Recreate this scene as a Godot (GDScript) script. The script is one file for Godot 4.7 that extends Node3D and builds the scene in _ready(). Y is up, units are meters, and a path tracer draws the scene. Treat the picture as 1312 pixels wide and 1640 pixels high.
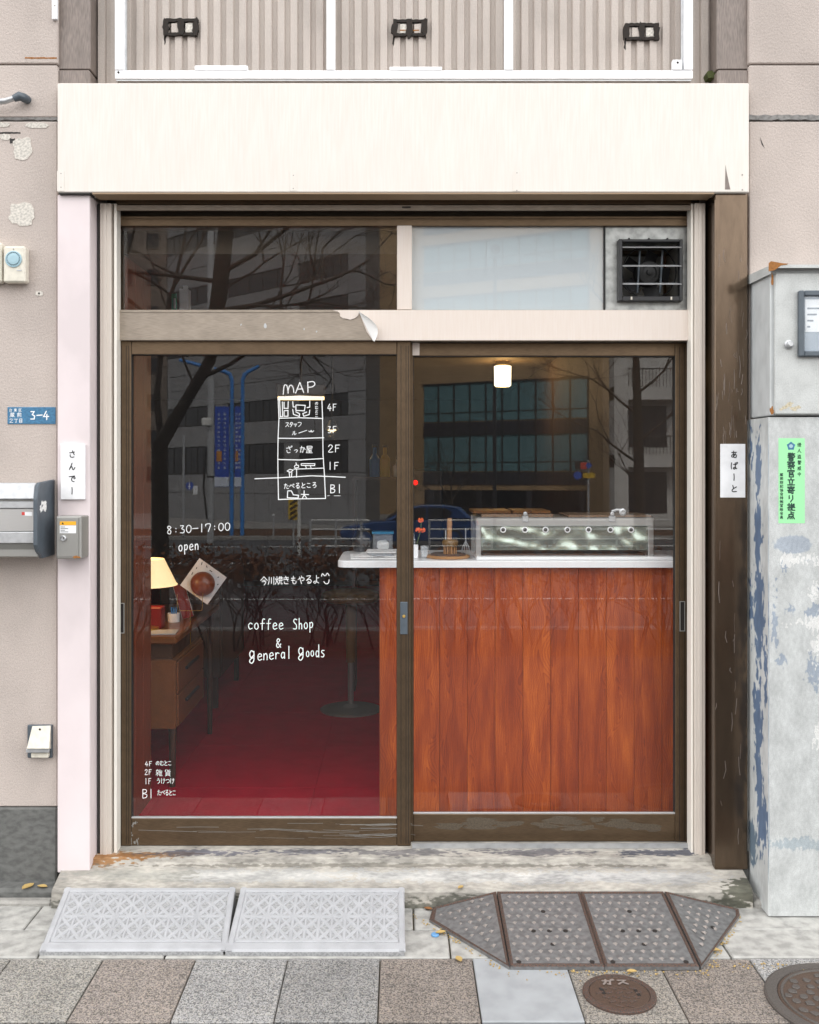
extends Node3D

# ---------------------------------------------------------------- mesh builder
class MB:
	var v := PackedVector3Array()
	var n := PackedVector3Array()
	var uv := PackedVector2Array()

	func vert(p: Vector3, nn: Vector3) -> void:
		v.push_back(p)
		n.push_back(nn)
		var a := nn.abs()
		if a.z >= a.x and a.z >= a.y:
			uv.push_back(Vector2(p.x, -p.y))
		elif a.x >= a.y:
			uv.push_back(Vector2(p.z, -p.y))
		else:
			uv.push_back(Vector2(p.x, p.z))

	func tri(a: Vector3, b: Vector3, c: Vector3, outward: Vector3) -> void:
		var nn := (c - a).cross(b - a)
		if nn.length_squared() < 1e-18:
			return
		nn = nn.normalized()
		if nn.dot(outward) < 0.0:
			nn = -nn
			var t := b
			b = c
			c = t
		vert(a, nn)
		vert(b, nn)
		vert(c, nn)

	func quad(a: Vector3, b: Vector3, c: Vector3, d: Vector3, outward: Vector3) -> void:
		tri(a, b, c, outward)
		tri(a, c, d, outward)

	# a quad with its own texture coordinates: a top left, b top right, c bottom right, d bottom left
	func uvquad(a: Vector3, b: Vector3, c: Vector3, d: Vector3, u0 := 0.0, v0 := 0.0, u1 := 1.0, v1 := 1.0) -> void:
		var nn := (c - a).cross(b - a).normalized()
		var ps := [a, b, c, a, c, d]
		var us := [Vector2(u0, v0), Vector2(u1, v0), Vector2(u1, v1), Vector2(u0, v0), Vector2(u1, v1), Vector2(u0, v1)]
		for i in 6:
			v.push_back(ps[i])
			n.push_back(nn)
			uv.push_back(us[i])

	func box(c: Vector3, s: Vector3, b := 0.0, r := Basis()) -> MB:
		var h := s * 0.5
		b = minf(b, minf(h.x, minf(h.y, h.z)) * 0.95)
		if b <= 0.0:
			for ax in 3:
				for sg: float in [-1.0, 1.0]:
					var o := Vector3.ZERO
					o[ax] = sg
					var i := (ax + 1) % 3
					var j := (ax + 2) % 3
					var p: Array[Vector3] = []
					for q: Vector2 in [Vector2(-1, -1), Vector2(1, -1), Vector2(1, 1), Vector2(-1, 1)]:
						var w := Vector3.ZERO
						w[ax] = sg * h[ax]
						w[i] = q.x * h[i]
						w[j] = q.y * h[j]
						p.append(c + r * w)
					quad(p[0], p[1], p[2], p[3], r * o)
			return self
		var g := func(sx: float, sy: float, sz: float, k: int) -> Vector3:
			var w := Vector3(sx * (h.x - b), sy * (h.y - b), sz * (h.z - b))
			w[k] = [sx, sy, sz][k] * h[k]
			return c + r * w
		for sg: float in [-1.0, 1.0]:
			quad(g.call(sg, -1, -1, 0), g.call(sg, 1, -1, 0), g.call(sg, 1, 1, 0), g.call(sg, -1, 1, 0), r * Vector3(sg, 0, 0))
			quad(g.call(-1, sg, -1, 1), g.call(1, sg, -1, 1), g.call(1, sg, 1, 1), g.call(-1, sg, 1, 1), r * Vector3(0, sg, 0))
			quad(g.call(-1, -1, sg, 2), g.call(1, -1, sg, 2), g.call(1, 1, sg, 2), g.call(-1, 1, sg, 2), r * Vector3(0, 0, sg))
			for sh: float in [-1.0, 1.0]:
				quad(g.call(sg, sh, -1, 0), g.call(sg, sh, 1, 0), g.call(sg, sh, 1, 1), g.call(sg, sh, -1, 1), r * Vector3(sg, sh, 0))
				quad(g.call(sg, -1, sh, 0), g.call(sg, 1, sh, 0), g.call(sg, 1, sh, 2), g.call(sg, -1, sh, 2), r * Vector3(sg, 0, sh))
				quad(g.call(-1, sg, sh, 1), g.call(1, sg, sh, 1), g.call(1, sg, sh, 2), g.call(-1, sg, sh, 2), r * Vector3(0, sg, sh))
				for si: float in [-1.0, 1.0]:
					tri(g.call(sg, sh, si, 0), g.call(sg, sh, si, 1), g.call(sg, sh, si, 2), r * Vector3(sg, sh, si))
		return self

	# box by its limits
	func bb(x0: float, x1: float, y0: float, y1: float, z0: float, z1: float, b := 0.0) -> MB:
		return box(Vector3((x0 + x1) / 2, (y0 + y1) / 2, (z0 + z1) / 2), Vector3(absf(x1 - x0), absf(y1 - y0), absf(z1 - z0)), b)

	# polygon in x/y drawn out along z, front edge chamfered by b
	func prism(poly: PackedVector2Array, z0: float, z1: float, b := 0.0) -> MB:
		if Geometry2D.is_polygon_clockwise(poly):
			poly = poly.duplicate()
			poly.reverse()
		var top := poly
		if b > 0.0:
			var ins := Geometry2D.offset_polygon(poly, -b)
			if ins.size() == 1 and ins[0].size() == poly.size():
				var best := 0
				var bd := 1e9
				for k in poly.size():
					if ins[0][k].distance_to(poly[0]) < bd:
						bd = ins[0][k].distance_to(poly[0])
						best = k
				top = PackedVector2Array()
				var rev := Geometry2D.is_polygon_clockwise(ins[0])
				for k in poly.size():
					top.push_back(ins[0][(best + (-k if rev else k) + poly.size()) % poly.size()])
			else:
				b = 0.0
		for side in 2:
			var pp := poly if side == 0 else top
			var z := z0 if side == 0 else z1
			var idx := Geometry2D.triangulate_polygon(pp)
			for k in range(0, idx.size(), 3):
				tri(Vector3(pp[idx[k]].x, pp[idx[k]].y, z), Vector3(pp[idx[k + 1]].x, pp[idx[k + 1]].y, z), Vector3(pp[idx[k + 2]].x, pp[idx[k + 2]].y, z), Vector3(0, 0, -1 if side == 0 else 1))
		for k in poly.size():
			var p := poly[k]
			var q := poly[(k + 1) % poly.size()]
			var e := Vector3(q.y - p.y, p.x - q.x, 0)
			quad(Vector3(p.x, p.y, z0), Vector3(q.x, q.y, z0), Vector3(q.x, q.y, z1 - b), Vector3(p.x, p.y, z1 - b), e)
			if b > 0.0:
				var p2 := top[k]
				var q2 := top[(k + 1) % poly.size()]
				quad(Vector3(p.x, p.y, z1 - b), Vector3(q.x, q.y, z1 - b), Vector3(q2.x, q2.y, z1), Vector3(p2.x, p2.y, z1), e.normalized() + Vector3(0, 0, 1))
		return self

	func smooth_quad(a: Vector3, b: Vector3, c: Vector3, d: Vector3, na: Vector3, nb: Vector3, nc: Vector3, nd: Vector3) -> void:
		var f := (c - a).cross(b - a)
		var ps: Array[Vector3] = [a, b, c, a, c, d]
		var ns: Array[Vector3] = [na, nb, nc, na, nc, nd]
		if f.dot(na + nb + nc + nd) < 0.0:
			ps = [a, c, b, a, d, c]
			ns = [na, nc, nb, na, nd, nc]
		for i in 6:
			vert(ps[i], ns[i])

	func tube(path: PackedVector3Array, radii: PackedFloat32Array, sides := 8, caps := true) -> MB:
		var m := path.size()
		var rings: Array[PackedVector3Array] = []
		var norms: Array[PackedVector3Array] = []
		var ref := Vector3.UP
		for i in m:
			var t := (path[mini(i + 1, m - 1)] - path[maxi(i - 1, 0)]).normalized()
			if absf(t.dot(ref)) > 0.95:
				ref = Vector3.RIGHT if absf(t.x) < 0.9 else Vector3.BACK
			var e := (ref - t * ref.dot(t)).normalized()
			var f := t.cross(e)
			ref = e
			var rp := PackedVector3Array()
			var rn := PackedVector3Array()
			for k in sides:
				var d := e * cos(TAU * k / sides) + f * sin(TAU * k / sides)
				rn.push_back(d)
				rp.push_back(path[i] + d * (radii[i] if radii.size() > 1 else radii[0]))
			rings.append(rp)
			norms.append(rn)
		for i in m - 1:
			for k in sides:
				var l := (k + 1) % sides
				smooth_quad(rings[i][k], rings[i][l], rings[i + 1][l], rings[i + 1][k], norms[i][k], norms[i][l], norms[i + 1][l], norms[i + 1][k])
		if caps:
			for e2 in [0, m - 1]:
				var o := (path[0] - path[1]) if e2 == 0 else (path[m - 1] - path[m - 2])
				for k in range(1, sides - 1):
					tri(rings[e2][0], rings[e2][k], rings[e2][k + 1], o)
		return self

	# profile (radius, height) turned about an axis through c; hard edges between points
	func lathe(c: Vector3, prof: PackedVector2Array, segs := 20, axis := Vector3.UP, smooth := false) -> MB:
		var e := Vector3.RIGHT if absf(axis.x) < 0.9 else Vector3.UP
		e = (e - axis * e.dot(axis)).normalized()
		var f := axis.cross(e)
		for i in prof.size() - 1:
			var p := prof[i]
			var q := prof[i + 1]
			var sl := Vector2(q.y - p.y, p.x - q.x)
			var s0 := sl
			var s1 := sl
			if smooth:
				if i > 0:
					s0 = sl.normalized() + Vector2(p.y - prof[i - 1].y, prof[i - 1].x - p.x).normalized()
				if i < prof.size() - 2:
					s1 = sl.normalized() + Vector2(prof[i + 2].y - q.y, q.x - prof[i + 2].x).normalized()
			for k in segs:
				var d0 := e * cos(TAU * k / segs) + f * sin(TAU * k / segs)
				var d1 := e * cos(TAU * (k + 1) / segs) + f * sin(TAU * (k + 1) / segs)
				var n00 := (d0 * s0.x + axis * s0.y).normalized()
				var n01 := (d1 * s0.x + axis * s0.y).normalized()
				var n10 := (d0 * s1.x + axis * s1.y).normalized()
				var n11 := (d1 * s1.x + axis * s1.y).normalized()
				smooth_quad(c + d0 * p.x + axis * p.y, c + d1 * p.x + axis * p.y, c + d1 * q.x + axis * q.y, c + d0 * q.x + axis * q.y, n00, n01, n11, n10)
		return self

	# flat pen stroke of width w on the plane z, with round ends
	func stroke(pts: PackedVector2Array, w: float, z: float, th := 0.0004) -> void:
		var m := pts.size()
		if m < 2:
			return
		var l: Array[Vector3] = []
		var r: Array[Vector3] = []
		for i in m:
			var a := (pts[i] - pts[maxi(i - 1, 0)]).normalized()
			var b := (pts[mini(i + 1, m - 1)] - pts[i]).normalized()
			var t := (a + b).normalized() if (a + b).length() > 0.01 else b
			var k := 1.0 / maxf(0.55, absf(t.dot(b if i < m - 1 else a)))
			var nn := Vector2(-t.y, t.x) * w * 0.5 * k
			l.append(Vector3(pts[i].x + nn.x, pts[i].y + nn.y, z))
			r.append(Vector3(pts[i].x - nn.x, pts[i].y - nn.y, z))
		var up := Vector3(0, 0, 1)
		var dz := Vector3(0, 0, th)
		for i in m - 1:
			quad(l[i], l[i + 1], r[i + 1], r[i], up)
			quad(l[i], l[i + 1], l[i + 1] - dz, l[i] - dz, l[i] - r[i])
			quad(r[i], r[i + 1], r[i + 1] - dz, r[i] - dz, r[i] - l[i])
		for e in 2:
			var i := 0 if e == 0 else m - 1
			var d := (pts[0] - pts[1]) if e == 0 else (pts[m - 1] - pts[m - 2])
			d = d.normalized() * w * 0.5
			var cc := Vector3(pts[i].x, pts[i].y, z)
			var last := l[i]
			for k in range(1, 5):
				var an := PI * k / 4.0
				var side := (l[i] - cc)
				var p := cc + side * cos(an) + Vector3(d.x, d.y, 0) * sin(an)
				tri(cc, last, p, up)
				last = p

	func mesh() -> ArrayMesh:
		var a := []
		a.resize(Mesh.ARRAY_MAX)
		a[Mesh.ARRAY_VERTEX] = v
		a[Mesh.ARRAY_NORMAL] = n
		a[Mesh.ARRAY_TEX_UV] = uv
		var am := ArrayMesh.new()
		am.add_surface_from_arrays(Mesh.PRIMITIVE_TRIANGLES, a)
		return am

# ---------------------------------------------------------------- naming
var taken := {}
var M := {}
var T := {}

func numbered(called: String) -> String:
	taken[called] = taken.get(called, 0) + 1
	return called if taken[called] == 1 else "%s_%03d" % [called, taken[called] - 1]

func thing(called: String, label: String, category: String, at := Vector3.ZERO, group := "") -> Node3D:
	var o := Node3D.new()
	o.name = numbered(called)
	add_child(o)
	o.position = at
	tag(o, label, category, group)
	return o

func tag(o: Node3D, label: String, category: String, group := "") -> void:
	o.set_meta("label", label)
	o.set_meta("category", category)
	if group:
		o.set_meta("group", group)

func base_of(p: Node) -> Vector3:
	var s := Vector3.ZERO
	while p is Node3D and p != self:
		s += p.position
		p = p.get_parent()
	return s

# commits a builder (world metres) as one named mesh under parent; here = true leaves coordinates as the parent's own
func obj(called: String, mb: MB, m: Material, parent: Node3D = self, here := false) -> MeshInstance3D:
	var o := MeshInstance3D.new()
	o.name = numbered(called) if parent == self else called
	if parent != self and not here:
		var off := base_of(parent)
		if off != Vector3.ZERO:
			for i in mb.v.size():
				mb.v[i] -= off
	o.mesh = mb.mesh()
	o.material_override = m
	parent.add_child(o, true)
	return o

func struct(called: String, mb: MB, m: Material) -> MeshInstance3D:
	var o := obj(called, mb, m)
	o.set_meta("kind", "structure")
	return o

func B(x0: float, x1: float, y0: float, y1: float, z0: float, z1: float, b := 0.0) -> MB:
	return MB.new().bb(x0, x1, y0, y1, z0, z1, b)

func P2(t: String) -> PackedVector2Array:
	var out := PackedVector2Array()
	for q in t.strip_edges().split(" ", false):
		var c := q.split(",")
		out.push_back(Vector2(float(c[0]), float(c[1])))
	return out

func P3(a: Array) -> PackedVector3Array:
	return PackedVector3Array(a)

# ---------------------------------------------------------------- materials
func lin(r: float, g: float, b: float) -> Color:
	return Color(r, g, b).linear_to_srgb()

func noise_tex(key: String, freq: float, ramp: Array, size := 512, type := FastNoiseLite.TYPE_SIMPLEX_SMOOTH, octaves := 4, sd := 1, warp := 0.0) -> NoiseTexture2D:
	if T.has(key):
		return T[key]
	var f := FastNoiseLite.new()
	f.noise_type = type
	f.seed = sd
	f.frequency = freq
	f.fractal_octaves = octaves
	f.fractal_type = FastNoiseLite.FRACTAL_FBM if octaves > 1 else FastNoiseLite.FRACTAL_NONE
	if type == FastNoiseLite.TYPE_CELLULAR:
		f.cellular_return_type = FastNoiseLite.RETURN_CELL_VALUE if warp < 0.0 else FastNoiseLite.RETURN_DISTANCE
	if warp > 0.0:
		f.domain_warp_enabled = true
		f.domain_warp_amplitude = warp
	var t := NoiseTexture2D.new()
	t.noise = f
	t.width = size
	t.height = size
	t.seamless = true
	t.generate_mipmaps = false
	if ramp.size():
		var g := Gradient.new()
		var off := PackedFloat32Array()
		var col := PackedColorArray()
		for k in ramp.size():
			off.push_back(ramp[k][0])
			col.push_back(ramp[k][1])
		g.offsets = off
		g.colors = col
		t.color_ramp = g
	T[key] = t
	return t

func grey(v: float) -> Color:
	return Color(v, v, v)

# opts: tex, ts (metres a repeat, Vector3), fine, fs, bump, bs (cm), rtex, spec, uv (bool: own uv)
func mk(called: String, c: Color, rough: float, metal := 0.0, o := {}) -> StandardMaterial3D:
	var m := StandardMaterial3D.new()
	m.resource_name = called
	m.albedo_color = c
	m.roughness = rough
	m.metallic = metal
	m.metallic_specular = o.get("spec", 0.5)
	if o.has("tex"):
		m.albedo_texture = o.tex
	var ts: Vector3 = o.get("ts", Vector3.ONE)
	if not o.get("uv", false):
		m.uv1_triplanar = true
		m.uv1_world_triplanar = o.get("world", true)
		m.uv1_triplanar_sharpness = 8.0
	m.uv1_scale = Vector3(1.0 / ts.x, 1.0 / ts.y, 1.0 / ts.z)
	if o.has("fine"):
		m.detail_enabled = true
		m.detail_albedo = o.fine
		m.detail_blend_mode = BaseMaterial3D.BLEND_MODE_MUL
		m.detail_uv_layer = BaseMaterial3D.DETAIL_UV_2
		var fs: Vector3 = o.get("fs", Vector3.ONE)
		m.uv2_triplanar = true
		m.uv2_world_triplanar = true
		m.uv2_triplanar_sharpness = 8.0
		m.uv2_scale = Vector3(1.0 / fs.x, 1.0 / fs.y, 1.0 / fs.z)
	if o.has("bump"):
		m.heightmap_enabled = true
		m.heightmap_texture = o.bump
		m.heightmap_scale = o.get("bs", 0.2)
	if o.has("rtex"):
		m.roughness_texture = o.rtex
	M[called] = m
	return m

func img_tex(im: Image) -> ImageTexture:
	return ImageTexture.create_from_image(im)

func fnl(sd: int, freq: float, oct := 4) -> FastNoiseLite:
	var f := FastNoiseLite.new()
	f.noise_type = FastNoiseLite.TYPE_SIMPLEX_SMOOTH
	f.seed = sd
	f.frequency = freq
	f.fractal_octaves = oct
	return f

# flat-sawn boards side by side: cathedral figure down the middle, straight grain at the edges
func wood_image(boards: int, pw: int, h: int, sd: int, dark: Color, mid: Color, light: Color) -> Image:
	var im := Image.create(boards * pw, h, false, Image.FORMAT_RGB8)
	var n1 := fnl(sd, 0.008, 2)
	var n2 := fnl(sd + 5, 0.16, 2)
	var n3 := fnl(sd + 9, 0.02, 2)
	var rng := RandomNumberGenerator.new()
	rng.seed = sd
	for b in boards:
		var cx := rng.randf_range(-0.1, 1.1) * pw
		var tone := rng.randf_range(-0.10, 0.10)
		var dens := rng.randf_range(0.8, 1.25)
		var lift := rng.randf_range(-0.03, 0.03)
		var knots := []
		if rng.randf() < 0.45:
			knots.append(Vector3(rng.randf_range(0.3, 0.7) * pw, rng.randf_range(0.1, 0.9) * h, rng.randf_range(4, 7)))
		for y in h:
			var mid_x := cx + n1.get_noise_2d(b * 500.0, y * 0.5) * 26.0
			for x in pw:
				var gx := absf(float(x) - mid_x)
				var warp := n1.get_noise_2d(x * 1.1 + b * 700.0, y * 0.16) * 16.0
				var hgt := 0.0
				for k: Vector3 in knots:
					var dx := (x - k.x) / (k.z * 1.6)
					var dy := (y - k.y) / (k.z * 5.0)
					hgt += 26.0 * exp(-(dx * dx + dy * dy))
				var d := sqrt(gx * gx + 120.0) + warp + hgt + y * lift
				var ring := fposmod(d * 0.27 * dens, 1.0)
				ring = ring * ring * ring
				var fib := n2.get_noise_2d(x * 4.0 + b * 300.0, y * 0.06)
				var pat := n3.get_noise_2d(x * 1.0 + b * 91.0, y * 0.12)
				var t := clampf(0.60 - ring * 0.36 + fib * 0.30 + pat * 0.34 + tone * 0.8, 0.0, 1.0)
				var c := dark.lerp(mid, t * 2.0) if t < 0.5 else mid.lerp(light, t * 2.0 - 1.0)
				im.set_pixel(b * pw + x, y, c)
	return im

# base colour with patches: each [x, y, rx, ry, colour, raggedness] in image shares
func patch_image(w: int, h: int, base: Color, blotch: float, patches: Array, sd: int, streak := 1.0) -> Image:
	var im := Image.create(w, h, false, Image.FORMAT_RGB8)
	var n1 := fnl(sd, 0.012, 4)
	var n2 := fnl(sd + 3, 0.06, 4)
	for y in h:
		for x in w:
			var a := n1.get_noise_2d(x, y * streak)
			var b := n2.get_noise_2d(x, y * streak)
			var k := 1.0 + blotch * (a * 0.9 + b * 0.6)
			var c := Color(base.r * k, base.g * k, base.b * k)
			for p in patches:
				var dx: float = (x / float(w) - p[0]) / p[2]
				var dy: float = (y / float(h) - p[1]) / p[3]
				var d: float = sqrt(dx * dx + dy * dy) + p[5] * (a * 0.8 + b * 0.9)
				if d < 1.0:
					var e := clampf((1.0 - d) * 9.0, 0.0, 1.0)
					c = c.lerp(Color(p[4].r * k, p[4].g * k, p[4].b * k), e * p[4].a)
			im.set_pixel(x, y, c.clamp())
	return im

# ---------------------------------------------------------------- handwriting
var GLYPH := {}

func curve_of(p: PackedVector2Array, smooth: bool) -> PackedVector2Array:
	if not smooth or p.size() < 3:
		return p
	var out := PackedVector2Array()
	for i in p.size() - 1:
		var a := p[maxi(i - 1, 0)]
		var d := p[mini(i + 2, p.size() - 1)]
		for k in 4:
			out.push_back(p[i].cubic_interpolate(p[i + 1], a, d, k / 4.0))
	out.push_back(p[p.size() - 1])
	return out

var pen_z := 0

func glyph(mb: MB, ch: String, x: float, y: float, w: float, h: float, pen: float, z: float, smooth := true) -> void:
	if not GLYPH.has(ch):
		return
	for st: String in GLYPH[ch].split(";"):
		var p := PackedVector2Array()
		for q in P2(st):
			p.push_back(Vector2(x + q.x * 0.01 * w, y - q.y * 0.01 * h))
		pen_z = (pen_z + 1) % 16
		mb.stroke(curve_of(p, smooth), pen, z + pen_z * 0.00004)

# x, y: top left of the first glyph
func write(mb: MB, text: String, x: float, y: float, w: float, h: float, step: float, pen: float, z: float, down := false, smooth := true, slant := 0.0) -> void:
	for k in text.length():
		var ch := text[k]
		if down:
			glyph(mb, ch, x, y - k * step, w, h, pen, z, smooth)
		else:
			glyph(mb, ch, x + k * step, y + k * step * slant, w, h, pen, z, smooth)

func drawing(mb: MB, lines: String, pen: float, z: float, smooth := false, off := Vector2.ZERO) -> void:
	for st in lines.split(";"):
		var p := P2(st)
		for i in p.size():
			p[i] -= off
		pen_z = (pen_z + 1) % 16
		mb.stroke(curve_of(p, smooth), pen, z + pen_z * 0.00004)

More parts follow.
